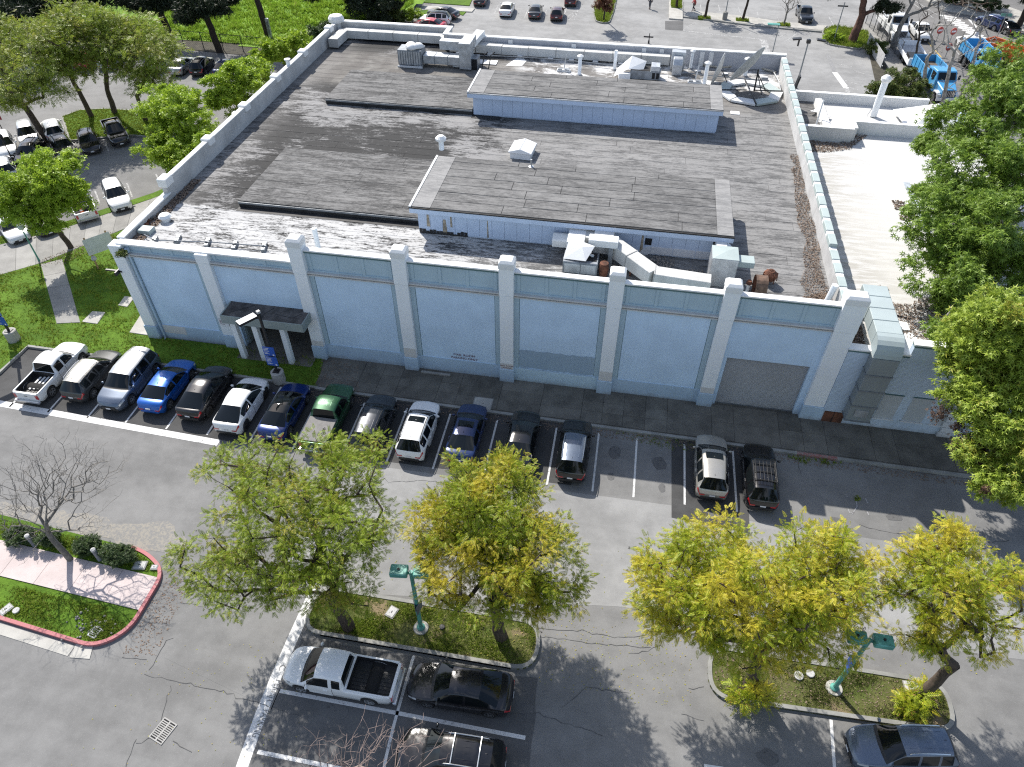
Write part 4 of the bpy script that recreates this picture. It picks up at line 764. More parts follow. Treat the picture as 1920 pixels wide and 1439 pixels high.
for (px, py, lb, c) in ((268, 420, 'rusty red brick debris heap by the left parapet', M_RUST), (275, 412, 'grey rubble heap by the left parapet', M_GALVD)):
    mb = MB(); rg = random.Random(px)
    for k in range(9): a, b = rg.uniform(-.5, .5), rg.uniform(-.35, .35); mb.box(-.16, .16, -.09, .09, 0, .1, Matrix.Translation((a, b, rg.uniform(0, .1))) @ Matrix.Rotation(rg.uniform(0, 3), 4, 'Z') @ Matrix.Rotation(rg.uniform(-.4, .4), 4, 'X'))
    tag(mb.build('rubble_heap', c), lb, 'rubble').location = ar(px, py)
# pipe run with block supports along the rear roof
PR = [ar(x, y, 7.28) for x, y in ((870, 103), (975, 107), (1070, 114), (1160, 124), (1260, 134), (1350, 144), (1440, 152))]
tag(MB().tube(PR, .05, 6).build('gas_pipe', M_GALVD), 'long grey gas pipe across the rear roof on small blocks', 'pipe')
for k, (px, py) in enumerate(((860, 104), (919, 106), (975, 110), (1032, 115), (1071, 117), (1116, 120), (1163, 124), (1230, 130), (1308, 138), (1359, 143), (1433, 150))):
    lb = ['left of the white trunk duct', 'right of the white trunk duct', 'at the left end of the bleached patch', 'on the bleached patch', 'just left of the first capped pipe', 'right of the first capped pipe', 'behind the crumpled unit', 'left of the steel hood box', 'left of the pipe by the fallen dish', 'right of the fallen dish', 'at the end of the run by the right parapet'][k]
    t = thing_at('pipe_support', ar(px, py), 'block under the rear gas pipe, ' + lb, 'pipe support', 'blocks under the rear gas pipe'); MB().box(-.28, .28, -.17, .17, 0, .2).build('block', M_GALVD, t, bevel=.02); MB().box(-.22, .22, -.12, .12, .2, .26).build('saddle', M_WHITE, t)
# long boxed duct along the rear parapet, in jointed lengths
def duct(name, pts, w, h, mat, label, cat='duct', zs=None, seamat=None, group=None):
    """pts in world x,y (z of underside); jointed rectangular lengths, each a part"""
    t = empty(name, pts[0], 0, label, cat, group); o = Vector(pts[0])
    for a, b in zip(pts[:-1], pts[1:]):
        a = Vector(a) - o; b = Vector(b) - o; d = b - a; L = d.length; n = max(1, round(L / 2.4))
        yaw = math.atan2(d.y, d.x); pit = -math.asin(max(-1, min(1, d.z / L)))
        M = Matrix.Translation(a) @ Matrix.Rotation(yaw, 4, 'Z') @ Matrix.Rotation(pit, 4, 'Y')
        for k in range(n):
            jx = RND.uniform(-.012, .012)
            MB().box(k * L / n + .015, (k + 1) * L / n - .015, -w / 2 + jx, w / 2 + jx, 0, h + jx, M).build('duct_section', mat, t, bevel=.025)
            MB().box(k * L / n - .03, k * L / n + .03, -w / 2 - .02, w / 2 + .02, -.01, h + .025, M).build('joint_band', seamat or M_DUCTJ, t)
    return t
M_DUCTJ = m_wall('grey_duct_joint', (0.36, 0.36, 0.35), .1, .5)
z_ = ZR + .18
duct('boxed_duct', [(-23.0, 34.9, z_), (-22.9, 37.9, z_), (-13.0, 37.95, z_), (-11.9, 36.2, z_), (-4.5, 36.2, z_), (8.4, 36.2, z_)], .88, .74, M_DUCTW, 'long whitewashed boxed duct hugging the rear parapet')
# left rear air handler with ducts
p = ar(774, 122); t = thing_at('air_handler', p, 'grey louvred air handler with a tarpaulin heap on top, rear left of the roof', 'air conditioner')
MB().box(-1.1, 1.1, -.75, .75, .2, 1.5).build('cabinet', M_GALVD, t, bevel=.03); MB().box(-1.15, 1.15, -.9, -.8, .05, .2).box(-1.0, -.8, -.8, .8, 0, .2).box(.8, 1.0, -.8, .8, 0, .2).build('skid', M_WHITE, t)
for k in range(9): MB().box(-1.0 + k * .23, -.86 + k * .23, -.78, -.75, .3, 1.4).build('louvre', M_GALV, t)
rg = random.Random(3); bl = MB()
for k in range(5): bl.lathe([(.5 * rg.uniform(.5, 1), 1.5), (.55, 1.65), (.3, 1.9), (.02, 2.0)], (rg.uniform(-.7, .7), rg.uniform(-.4, .4), 0), 8)
bl.build('tarpaulin', M_COPE, t, smooth=True)
MB().box(1.15, 4.6, -.45, .65, .35, 1.05).build('duct_section', M_GALV, t, bevel=.02); MB().box(4.5, 5.55, -.55, .75, .1, 2.3).build('duct_riser', M_GALV, t, bevel=.02); MB().box(4.55, 5.55, .75, 2.0, 1.5, 2.3).build('duct_section', M_GALV, t, bevel=.02); MB().box(2.4, 5.2, .8, 1.6, 1.2, 1.95).build('duct_section', M_GALV, t, bevel=.02)
for x in (2.2, 3.4): MB().box(x - .03, x + .03, -.48, .68, .32, 1.08).build('joint_band', M_GALVD, t)
# white trunk duct dropping into a broken unit
p = ar(870, 125); t = thing_at('air_handler', p, 'white air unit with an open front and a sloping trunk duct, rear roof', 'air conditioner')
MB().box(-.9, .9, -.6, .6, .1, .85).build('cabinet', M_COPE, t, bevel=.03); MB().box(.5, 1.35, -.7, -.62, .05, .9).build('opening', M_DARK, t); MB().box(.55, 1.4, -.62, .55, .0, .95).build('cabinet', M_GALVD, t, bevel=.02)
M = Matrix.Translation((.1, 1.2, .85)) @ Matrix.Rotation(-.18, 4, 'Z') @ Matrix.Rotation(.1, 4, 'X'); MB().box(-.42, .42, -.3, 3.3, .1, .62, M).build('trunk_duct', M_COPE, t, bevel=.03)
for x in (1.7, 2.3): MB().tube([(x, -.2, 0), (x + .2, .1, 1.1), (x + .5, .3, 1.3)], .05, 6).build('bracket', M_BLKMET, t)
MB().tube([(.2, .9, .9), (.5, .7, 1.5), (1.0, .3, 1.6), (1.2, .1, .6)], .03, 6).build('cable', M_BLKMET, t)
tag(MB().box(-1.0, 1.0, -.5, .5, .04, .08).build('fallen_panel', M_COPE), 'white metal sheet lying flat by the rear penthouse corner', 'metal panel').location = ar(912, 118)
tag(MB().add([(0, 0, .03), (1.5, .2, .05), (1.7, 1.4, .05), (.9, 2.6, .06)], [(0, 1, 2, 3)]).build('fallen_panel', M_COPE), 'white pointed flashing sheet lying behind the rear penthouse', 'metal panel').location = ar(948, 124)
# crumpled unit
p = ar(1185, 146); t = thing_at('air_handler', p, 'wrecked air unit with its crumpled white cover thrown open behind the rear penthouse', 'air conditioner')
MB().box(-.2, 2.4, -.5, .7, .1, .8).build('frame', M_GALVD, t); MB().box(0, 1.5, -.45, .65, .8, .83).build('opening', M_DARK, t); MB().box(1.55, 2.3, -.45, .65, .8, 1.2).build('cabinet', M_GALV, t, bevel=.02); MB().box(1.7, 1.95, -.53, -.5, .2, .7).box(2.05, 2.3, -.53, -.5, .2, .7).build('opening', M_DARK, t)
MB().add([(-1.6, -.6, .2), (-.4, -.5, .9), (.9, -.2, .8), (-1.4, .5, .5), (-.2, .7, 1.6), (1.1, .5, 1.3), (-1.1, 1.0, .1), (.0, 1.1, 1.0), (.8, .9, 1.2)], [(0, 1, 4, 3), (1, 2, 5, 4), (3, 4, 7, 6), (4, 5, 8, 7)]).build('crumpled_cover', M_COPE, t); MB().box(-1.3, -.3, -.7, -.3, .05, .6, Matrix.Rotation(.2, 4, 'Z')).build('bent_panel', M_COPE, t)
# hood box, small box, brackets
p = ar(1268, 138); t = thing_at('exhaust_hood', p, 'silver hooded exhaust box standing behind the rear penthouse', 'exhaust hood'); MB().box(-.6, .6, .3, 1.0, .2, 1.7).build('back_plate', M_GALV, t, bevel=.02); MB().extr([(-.6, 0), (-.6, .9), (-.3, 1.35), (.3, 1.45), (.3, 0)], -.42, .42).build('hood', M_GALV, t, bevel=.06)
p = ar(1128, 110); t = thing_at('exhaust_hood', p, 'small white capped exhaust box against the boxed duct', 'exhaust hood'); MB().box(-.4, .4, -.3, .4, 0, .6).build('box', M_GALVD, t); MB().extr([(-.4, .6), (-.2, .95), (.5, 1.0), (.5, .6)], -.48, .48).build('hood', M_COPE, t, bevel=.04)
for px, py, lb in ((1057, 134, 'left of the first capped pipe'), (1302, 156, 'left of the pipe by the fallen dish')):
    t = thing_at('mast_foot', ar(px, py), 'small mast on a weighted white foot, ' + lb, 'antenna mast', 'weighted mast feet'); MB().box(-.6, .6, -.2, .2, 0, .18).build('foot', M_WHITE, t, bevel=.02); MB().box(-.5, -.15, -.22, .22, .16, .22).box(.1, .5, -.22, .22, .16, .22).build('weight', M_GALVD, t); MB().tube([(0, 0, .1), (.15, .2, 1.4)], .045, 6).build('mast', M_GALV, t)
tag(MB().tube([ar(1290, 116, 7.1), ar(1330, 124, 7.1), ar(1352, 127, 7.1), ar(1385, 123, 7.1), ar(1420, 126, 7.1), ar(1455, 136, 7.1)], .09, 8).build('hose', simple('beige_hose', (.42, .39, .33), .8)), 'beige flexible hose snaking along the rear parapet foot', 'hose')
# dishes
def dish(parent, R, mat, M, name='reflector', depth=.2):
    v = [(0, 0, 0)]; f = []; n = 24; rings = 5
    for r in range(1, rings + 1):
        q = R * r / rings; v += [(q * math.cos(2 * math.pi * k / n), q * math.sin(2 * math.pi * k / n), depth * (r / rings) ** 2) for k in range(n)]
    f += [(0, 1 + k, 1 + (k + 1) % n) for k in range(n)]
    for r in range(rings - 1): f += [(1 + r * n + k, 1 + (r + 1) * n + k, 1 + (r + 1) * n + (k + 1) % n, 1 + r * n + (k + 1) % n) for k in range(n)]
    b = len(v); v += [(x, y, z - .05) for x, y, z in v]; f += [tuple(i + b for i in q[::-1]) for q in f]
    e = 1 + (rings - 1) * n; f += [(e + k, e + b + k, e + b + (k + 1) % n, e + (k + 1) % n) for k in range(n)]
    return MB().add([tuple(M @ Vector(p)) for p in v], f).build(name, mat, parent, smooth=False, fix=False)
M_DISH = simple('grey_dish_paint', (.40, .41, .41), .6, 0, .2)
t = thing_at('satellite_dish', ar(1405, 176), 'big grey satellite dish on an octagonal ballast ring at the rear right of the roof', 'satellite dish')
dish(t, 1.75, M_DISH, Matrix.Translation((-.45, .0, 2.15)) @ Vector((-.70, .42, .52)).to_track_quat('Z', 'Y').to_matrix().to_4x4(), depth=.35)
MB().tube([(.35, .1, .2), (.3, .1, 2.0)], .07, 8).build('mast', M_BLKMET, t)
for a in ((1.3, .1), (.9, .9), (.9, -.7)): MB().tube([(.3, .1, 1.7), (a[0], a[1], .25)], .04, 6).build('strut', M_BLKMET, t)
for k in range(8):
    a0, a1 = k * math.pi / 4 + .12, (k + 1) * math.pi / 4 + .12; P = [(r * math.cos(a), r * math.sin(a)) for r, a in ((1.75, a0 + .03), (2.75, a0 + .02), (2.75, a1 - .02), (1.75, a1 - .03))]; MB().prism(P, .06, .24).build('ballast_slab', M_WHITE if k % 3 else M_MINT, t, bevel=.02)
for k in range(4): a = k * math.pi / 2 + .12; MB().tube([(.3 * math.cos(a), .3 * math.sin(a), .3), (2.7 * math.cos(a), 2.7 * math.sin(a), .28)], .05, 6).build('ballast_arm', M_BLKMET, t)
t = thing_at('satellite_dish', ar(1345, 160), 'smaller pale dish standing on its edge beside a capped vent pipe', 'satellite dish'); dish(t, 1.35, M_DISH, Matrix.Translation((0, 0, 1.25)) @ Matrix.Rotation(-.25, 4, 'Z') @ Matrix.Rotation(math.radians(-78), 4, 'Y'), depth=.25); MB().tube([(.2, 0, 1.2), (.9, .3, 0)], .04, 6).build('strut', M_BLKMET, t)
t = thing_at('flat_antenna', ar(1470, 176), 'black panel antenna leaning by the right parapet on a weighted foot', 'antenna'); MB().box(-.5, .5, -.25, .25, 0, .15).build('foot', M_BLKMET, t); MB().tube([(0, 0, .1), (0, 0, 1.0), (.6, 0, 1.0)], .04, 6).build('mast', M_BLKMET, t); MB().box(.6, .72, -.35, .35, .3, 1.7, Matrix.Rotation(.15, 4, 'Y')).build('panel', M_BLKMET, t, bevel=.02)
tag(MB().tube([ar(1449, 132, 7.15), ar(1460, 152, 7.3), ar(1464, 172, 7.2)], .05, 6).build('loose_pole', M_DISH), 'long pale pole leaning at the right rear corner of the roof', 'pole')
tag(MB().box(-.35, .35, -.3, .3, 0, .06).build('roof_paver', M_COPE), 'single white square paver lying right of the rear penthouse', 'paver').location = ar(1378, 213)
# front right equipment
p = ar(1088, 508); t = thing_at('air_handler', p, 'opened grey air unit with dented white ducts piled above, behind the front parapet', 'air conditioner')
MB().box(-1.0, 1.0, -.6, .6, .15, .95).build('cabinet', M_GALVD, t, bevel=.03); MB().box(-.9, 0, -.63, -.6, .25, .85).box(.05, .9, -.63, -.6, .25, .85).build('panel', M_GALV, t); MB().box(-.7, .9, -.35, .5, .95, .97).build('opening', M_DARK, t); MB().tube([(-.5, .1, 1.0), (.1, .2, 1.15), (.7, .1, 1.0)], .09, 8).build('coil', M_GALV, t)
MB().add([(-1.0, -.4, 1.0), (.3, -.6, 1.1), (.7, .4, 1.5), (-.8, .7, 1.75), (0, .1, 1.55)], [(0, 1, 4), (1, 2, 4), (2, 3, 4), (3, 0, 4)]).build('dented_lid', M_COPE, t)
MB().box(-.95, .05, .6, 2.6, .7, 1.5).build('duct_section', M_COPE, t, bevel=.03); MB().box(-1.2, .5, 2.0, 2.9, 1.5, 1.9).build('duct_section', M_COPE, t, bevel=.03); MB().box(.3, 2.0, .6, 1.3, 1.3, 1.75).build('duct_section', M_COPE, t, bevel=.03); MB().box(.55, 1.7, 1.2, 2.4, .5, 1.6).build('duct_section', M_WHITE, t, bevel=.03); MB().box(1.5, 1.75, .5, .7, 0, 1.3).build('leg', M_GALVD, t)
MB().extr([(1.4, .5), (1.4, 1.0), (1.9, 1.2), (2.3, 1.0), (2.3, .5)], -1.9, -.95).build('scoop', M_COPE, t, bevel=.05); MB().lathe([(.25, .1), (.3, .5), (.25, .9)], (1.35, -.3, 0), 12).build('motor', M_RUST, t)
z_ = ZR + .35
t = duct('boxed_duct', [(3.3, 4.6, z_ + .25), (5.3, 4.5, z_ + .25), (8.1, 1.95, z_), (11.2, 1.75, z_ - .05)], .85, .85, M_DUCTW, 'whitewashed boxed duct with two bends across the front right of the roof')
for x, y in ((2.2, -.3), (3.5, -1.6)): MB().box(x - .04, x + .04, y - .3, y + .3, -.55, .02).build('stand', M_RUST, t)
p = ar(1195, 466); t = thing_at('round_duct', p, 'fat white half-round duct lying along the front penthouse wall', 'duct')
ang = np.linspace(0, math.pi, 9); prof = [(.62 * math.cos(a), .55 + .5 * math.sin(a)) for a in ang] + [(-.62, .1), (.62, .1)]
M_DUCTC = m_wall('bluish_white_duct', (.56, .58, .62), .06, .3)
for k in range(3): MB().extr(prof, .75 + k * 1.32, .75 + (k + 1) * 1.32 - .02).build('duct_section', M_DUCTC, t, bevel=.02)
def elbow(s, x): # quarter round end turning down
    v = []; n = len(prof); m = 6
    for j in range(m + 1):
        a = j / m * math.pi / 2; c, si = math.cos(a), math.sin(a)
        v += [(x + s * (.0 + (zz) * si), yy_, zz * c) for yy_, zz in prof]
    f = [(j * n + k, j * n + (k + 1) % n, (j + 1) * n + (k + 1) % n, (j + 1) * n + k) for j in range(m) for k in range(n)]
    return MB().add(v, f + [tuple(range(n)), tuple(range(m * n, m * n + n))]).build('elbow', M_DUCTC, t)
elbow(-1, .75); elbow(1, 4.69)
p = ar(1348, 527); t = thing_at('exhaust_fan_box', p, 'square galvanised fan box with a side hood on the front right of the roof', 'fan box'); MB().box(-.72, .72, -.6, .75, 0, 1.85).build('cabinet', M_GALV, t, bevel=.03); MB().add([(-.72, -.6, 1.856), (.72, -.6, 1.856), (.72, .75, 1.856), (-.72, .75, 1.856), (0, .08, 1.93)], [(0, 1, 4), (1, 2, 4), (2, 3, 4), (3, 0, 4)]).build('top', M_MINT, t)
MB().extr([(-.25, 1.55), (.5, 1.55), (.5, .9), (-.25, 1.2)], .75, 1.65).build('side_hood', M_MINT, t, bevel=.02); MB().box(-.42, .18, .75, 2.0, 1.1, 1.65).build('inlet_duct', M_COPE, t, bevel=.02)
p = ar(1420, 553); t = thing_at('blower', p, 'rusty scroll blower lying behind the front parapet, right end', 'blower')
MB().tube([(-.32, 0, .62), (.32, 0, .62)], .60, 20, False).build('scroll', M_RUSTL, t); MB().tube([(-.30, 0, .62), (.30, 0, .62)], .56, 20, False).build('scroll_lining', M_RUST, t); MB().tube([(.30, 0, .62), (.34, 0, .62)], .2, 12).build('shaft', M_RUST, t); MB().box(-.3, .3, -.1, .45, 0, .2).build('foot', M_RUST, t)
p = ar(1440, 531); t = thing_at('blower_motor', p, 'rusty caged motor beyond the scroll blower', 'motor'); MB().lathe([(.1, .2), (.34, .3), (.4, .65), (.2, .85)], (0, 0, 0), 12).build('housing', M_RUST, t)
for k in range(6): a = k * math.pi / 3; MB().tube([(0, 0, .9), (.38 * math.cos(a), .38 * math.sin(a), .7), (.42 * math.cos(a), .42 * math.sin(a), .2)], .03, 5).build('cage_bar', M_RUST, t)
t = thing_at('valve_post', ar(1400, 548), 'small valve on a white stub pipe with a rusty wheel, front right roof', 'valve'); MB().tube([(0, 0, 0), (0, 0, .5)], .09, 8).build('stub', M_WHITE, t); MB().lathe([(.05, .5), (.18, .6), (.12, .78)], (0, 0, 0), 10).build('valve', M_RUST, t)
# ------------------------------------------------------------------ annex on the right
ANX = empty('annex_building', (18.6, 0, 0), 0, 'lower white-roofed annex of painted brick at the right end of the blue building', 'building')
def A_(mb, name, mat, label=None, **k):
    mb.v = [(x - 18.6, y, z) for x, y, z in mb.v]; o = mb.build(name, mat, ANX, **k)
    if label: o['label'] = label
    return o
for a, b, top in ((18.95, 22.05, 5.7), (22.05, 23.65, 6.45), (23.65, 27.0, 6.8), (27.0, 34.0, 6.1)):
    A_(MB().box(a, b, -.05, .35, 0, top - .12), 'front_wall', M_BRICKW); A_(MB().box(a - .05, b + .03, -.12, .42, top, top + .1), 'coping', M_COPE, bevel=.01); A_(MB().box(a - .02, b + .01, -.09, .39, top - .12, top), 'coping_fascia', M_TEAL)
bm_ = MB()
for k in range(60):
    z = .15 + k * .09
    for (a, b) in ((19.0, 19.05), ): pass
    bm_.box(18.97, 27.9, -.0505, -.047, z, z + .012)
A_(bm_, 'brick_coursing', M_BEAM)['kind'] = 'stuff'
for a, b in ((21.75, 22.8), (23.32, 24.4), (24.85, 25.6)):
    A_(MB().box(a, b, -.065, -.045, .95, 2.8), 'blocked_window', M_BRICKF); A_(MB().box(a - .06, b + .06, -.14, -.04, .86, .95), 'sill', M_QUOIN); A_(MB().box(a - .03, b + .03, -.10, -.04, 2.8, 2.86), 'lintel', M_TEAL)
A_(MB().box(19.06, 20.2, -.075, -.045, .05, .95), 'access_hatch', M_RUST, 'rusty steel access door at pavement level'); A_(MB().box(19.6, 19.63, -.09, -.07, .05, .95), 'hatch_seam', M_DARK)
for k in range(7): A_(MB().box(25.5 + (k % 2) * .06, 26.25, -.2, -.045, .05 + k * .42, .44 + k * .42), 'quoin_block', M_QUOIN, bevel=.02)
A_(MB().box(26.35, 28.0, .1, .3, 0, 2.6), 'doorway', M_DARK); A_(MB().box(18.8, 34, .35, 29.2, 4.7, 5.0), 'roof', M_ANROOF); A_(MB().box(33.7, 34, .35, 35, 0, 5.3), 'side_wall', M_BRICKW)
# long low ridge and the ladder-like rail on the white roof
A_(MB().extr([(25.9, 5.0), (26.1, 5.25), (33.7, 5.5), (33.7, 5.0)], 6.0, 25.5, 'y'), 'upper_roof', M_ANROOF)
for k in range(9): A_(MB().box(26.05, 26.5, 10.5 + k * 1.15, 11.5 + k * 1.15, 5.28, 5.33), 'roof_light', simple('grey_rooflight', (.42, .46, .5), .3))
# stepped rear parapet of the white roof and the second roof beyond it
for a, b, ya, yb, top in ((18.8, 23.4, 27.4, 27.7, 6.1), (23.4, 23.7, 27.7, 29.4, 6.1), (23.7, 29.5, 29.2, 29.5, 6.0)): A_(MB().box(a, b, ya, yb, 4.9, top), 'rear_parapet', M_WHITE); A_(MB().box(a - .04, b + .04, ya - .04, yb + .04, top, top + .07), 'coping', M_COPE)
A_(MB().box(18.8, 31, 29.55, 36.6, 0, 4.55), 'rear_block', M_ANROOF); A_(MB().box(18.8, 31.5, 36.6, 36.9, 0, 5.3), 'rear_parapet', M_WHITE); A_(MB().box(18.8, 31.5, 36.57, 36.95, 5.3, 5.38), 'coping', M_COPE); A_(MB().box(18.85, 21.7, 27.75, 36.5, 4.5, 4.57), 'dirty_roof', M_ROOFS); A_(MB().box(21.7, 22.3, 29.6, 35.9, 4.5, 5.15), 'roof_kerb', M_COPE, bevel=.05)
A_(MB().add([(28.6, 30.5, 5.0), (33.2, 30.0, 5.0), (33.0, 34.6, 5.0), (28.2, 34.9, 5.0), (30.8, 32.5, 6.7)], [(0, 1, 4), (1, 2, 4), (2, 3, 4), (3, 0, 4), (3, 2, 1, 0)]), 'pyramid_roof', M_COPE, 'white pyramid roof over the annex corner')
flakes('leaf_litter', [(18.85, 25.0), (21.5, 25.4), (23.2, 26.2), (25.0, 29.0), (24.0, 29.1), (22.6, 27.2), (18.85, 27.3)], 7800, 5.0, M_LITTER, (.03, .065), 60, .10); flakes('leaf_litter', rough_poly([(22.3, 5.4), (25.2, 6.8), (29, 7.0), (33, 6), (33, .5), (23.8, .5), (22.4, 2.8), (20.5, 4.4)], 8, .25), 21000, 5.0, M_LITTER, (.03, .065), 61, .12); flakes('leaf_litter', [(18.85, .45), (20.2, .45), (20.3, 4.3), (18.85, 4.6)], 3900, 5.0, M_LITTER, (.03, .065), 62, .10); flakes('leaf_litter', rough_poly([(20.4, 5.5), (22.0, 7.4), (22.5, 7.1), (21.2, 5.1)], 9, .1), 1950, 5.0, M_LITTER, (.03, .065), 63, .08)
for k, (px, py) in enumerate(((1685, 382), (1690, 390), (1700, 410), (1712, 438))): x, y = at(px, py, 5.0); flakes('leaf_litter', [(x - .5, y - .3), (x + .6, y - .4), (x + .4, y + .3), (x - .4, y + .35)], 130, 5.0, M_LITTER, (.05, .1), 70 + k, .05)
mb = rough_poly([(22.0, 1.0), (23.9, .8), (23.6, 2.0), (22.8, 2.9), (21.9, 2.4)], 5, .08); A_(MB().prism(mb, 4.99, 5.10), 'bare_patch', M_COPE)
mb = rough_poly([(21.9, 3.1), (23.0, 3.0), (22.9, 3.7), (22.1, 3.8)], 6, .08); A_(MB().prism(mb, 4.99, 5.12), 'bare_patch', M_COPE)
t = empty('vent_pipe', (*at(1637, 218, 4.6), 4.6), 0, 'tall white pipe with a ball cap on the rear annex roof', 'vent pipe'); MB().tube([(0, 0, 0), (0, 0, 3.0)], .28, 14).build('pipe', M_PIL, t); MB().lathe([(.3, 2.95), (.42, 3.1), (.42, 3.3), (.2, 3.5), (.02, 3.55)], (0, 0, 0), 14).build('rain_cap', M_COPE, t); MB().tube([(-.5, 0, 0), (-.2, 0, 1.0)], .03, 5).build('stay', M_GALV, t)
t = empty('pipe_support', (*at(1530, 235, 4.6), 4.6), 0, 'thin white post leaning at the gap between the two roofs', 'post'); MB().tube([(0, 0, 0), (.1, .4, 2.0)], .07, 8).build('post', M_PIL, t)
mb = MB(); rg = random.Random(8)
for k in range(8): mb.box(-.5, .5, -.12, .12, 0, .06, Matrix.Translation((rg.uniform(-.8, .8), rg.uniform(-1, 1), rg.uniform(0, .3))) @ Matrix.Rotation(rg.uniform(0, 3), 4, 'Z') @ Matrix.Rotation(rg.uniform(-.3, .3), 4, 'Y'))
tag(mb.build('scrap_heap', M_COPE), 'heap of white scrap boards on the dirty roof corner behind the annex', 'scrap heap').location = (*at(1545, 222, 4.6), 4.58)
# annex duct: runs over the roof edge and down the wall
DX, DW = 20.02, 1.36
t = empty('wall_duct', (DX + DW / 2, -.2, 0), 0, 'big galvanised duct coming over the annex parapet and down its wall to the pavement', 'duct')
M_GALV_LIT = m_wall('mint_grey_duct_lit', (.36, .42, .43), .05, .25, .45)  # lit tone of the duct, put into the colour of its roof run
for k in range(4): MB().box(-DW / 2, DW / 2, .45 + k * 1.1, .45 + (k + 1) * 1.1 - .025, 5.95, 6.85).build('duct_section', M_GALV_LIT, t, bevel=.03)
v = []; m = 6
for j in range(m + 1):
    a = j / m * math.pi / 2
    for r in (.10, 1.0): v += [(-DW / 2, .45 - r * math.sin(a), 5.85 + r * math.cos(a)), (DW / 2, .45 - r * math.sin(a), 5.85 + r * math.cos(a))]
f = [(0, 1, 3, 2), (4 * m, 4 * m + 1, 4 * m + 3, 4 * m + 2)]
for j in range(m): b = 4 * j; f += [(b, b + 1, b + 5, b + 4), (b + 2, b + 3, b + 7, b + 6), (b, b + 2, b + 6, b + 4), (b + 1, b + 3, b + 7, b + 5)]
MB().add(v, f).build('elbow', M_GALV_LIT, t)
M_GALV_SHADE = m_wall('grey_wall_duct_shaded', (.22, .245, .25), .08, .3, .45)  # same duct in a darker copy: shade on the wall drop is in the colour
for k in range(4): MB().box(-DW / 2, DW / 2, -.55, .13, 1.1 + k * 1.18, 1.1 + (k + 1) * 1.18 - .025).build('duct_section', M_GALV_SHADE, t, bevel=.03)
for z in (1.1, 2.28, 3.46, 4.64): MB().box(-DW / 2 - .04, DW / 2 + .04, -.6, .14, z - .05, z + .03).build('joint_band', M_GALVD, t)
MB().box(-.35, .35, -.62, -.55, 1.5, 2.0).build('access_panel', M_GALV, t)
tag(MB().tube([(20.2, 4.6, 5.05), (21.6, 4.7, 5.05), (23.2, 4.2, 5.05)], .05, 6).build('cable', M_BLKMET), 'black cable lying across the annex roof behind the duct', 'cable')
# ------------------------------------------------------------------ cars
CT = dict(
 sedan=dict(L=4.75, W=1.83, zb=[(0, .62), (.02, .88), (.05, .99), (.16, 1.02), (.5, .95), (.72, .97), (.93, .79), (.98, .66), (1, .54)], gh=[(.12, None), (.30, 1.39), (.42, 1.45), (.52, 1.44), (.58, 1.38), (.745, None)], win=[(.20, .42), (.445, .69)], ax=(.185, .80), R=.33, yr=.685),
 suv=dict(L=4.6, W=1.85, zb=[(0, .66), (.012, .95), (.03, 1.06), (.5, 1.0), (.73, 1.05), (.93, .90), (.98, .76), (1, .6)], gh=[(.025, None), (.115, 1.60), (.25, 1.67), (.45, 1.68), (.57, 1.60), (.735, None)], win=[(.10, .22), (.245, .42), (.445, .68)], ax=(.18, .80), R=.35, yr=.705),
 coupe=dict(L=4.7, W=1.9, zb=[(0, .68), (.012, .98), (.03, 1.06), (.12, 1.08), (.5, 1.0), (.76, 1.0), (.93, .84), (.98, .70), (1, .55)], gh=[(.06, None), (.28, 1.53), (.40, 1.62), (.5, 1.62), (.58, 1.54), (.785, None)], win=[(.19, .41), (.435, .73)], ax=(.18, .81), R=.36, yr=.68),
 hatch=dict(L=4.3, W=1.8, zb=[(0, .66), (.015, .92), (.04, 1.02), (.5, .96), (.73, .98), (.93, .82), (.98, .68), (1, .55)], gh=[(.03, None), (.17, 1.44), (.35, 1.50), (.5, 1.48), (.57, 1.42), (.75, None)], win=[(.14, .22), (.245, .42), (.445, .69)], ax=(.18, .80), R=.33, yr=.70),
 van=dict(L=4.95, W=1.95, zb=[(0, .66), (.01, .95), (.02, 1.05), (.5, 1.04), (.78, 1.06), (.93, .95), (.98, .80), (1, .6)], gh=[(.015, None), (.075, 1.68), (.2, 1.77), (.5, 1.78), (.61, 1.70), (.765, None)], win=[(.06, .24), (.265, .45), (.475, .71)], ax=(.19, .80), R=.35, yr=.745),
 crew=dict(L=5.35, W=1.88, zb=[(0, .72), (.008, 1.02), (.02, 1.07), (.40, 1.07), (.72, 1.08), (.93, 1.00), (.98, .86), (1, .62)], gh=[(.385, None), (.41, 1.70), (.50, 1.78), (.58, 1.77), (.63, 1.70), (.735, None)], win=[(.415, .525), (.55, .70)], ax=(.20, .81), R=.38, yr=.76, bed=(.022, .375)),
 ext=dict(L=5.25, W=1.83, zb=[(0, .72), (.008, .98), (.02, 1.03), (.42, 1.03), (.77, 1.04), (.93, .95), (.98, .80), (1, .60)], gh=[(.425, None), (.445, 1.62), (.52, 1.68), (.62, 1.68), (.68, 1.60), (.80, None)], win=[(.455, .53), (.56, .755)], ax=(.21, .83), R=.36, yr=.76, bed=(.022, .405)))
NSEC = 13
_wheelm = {}
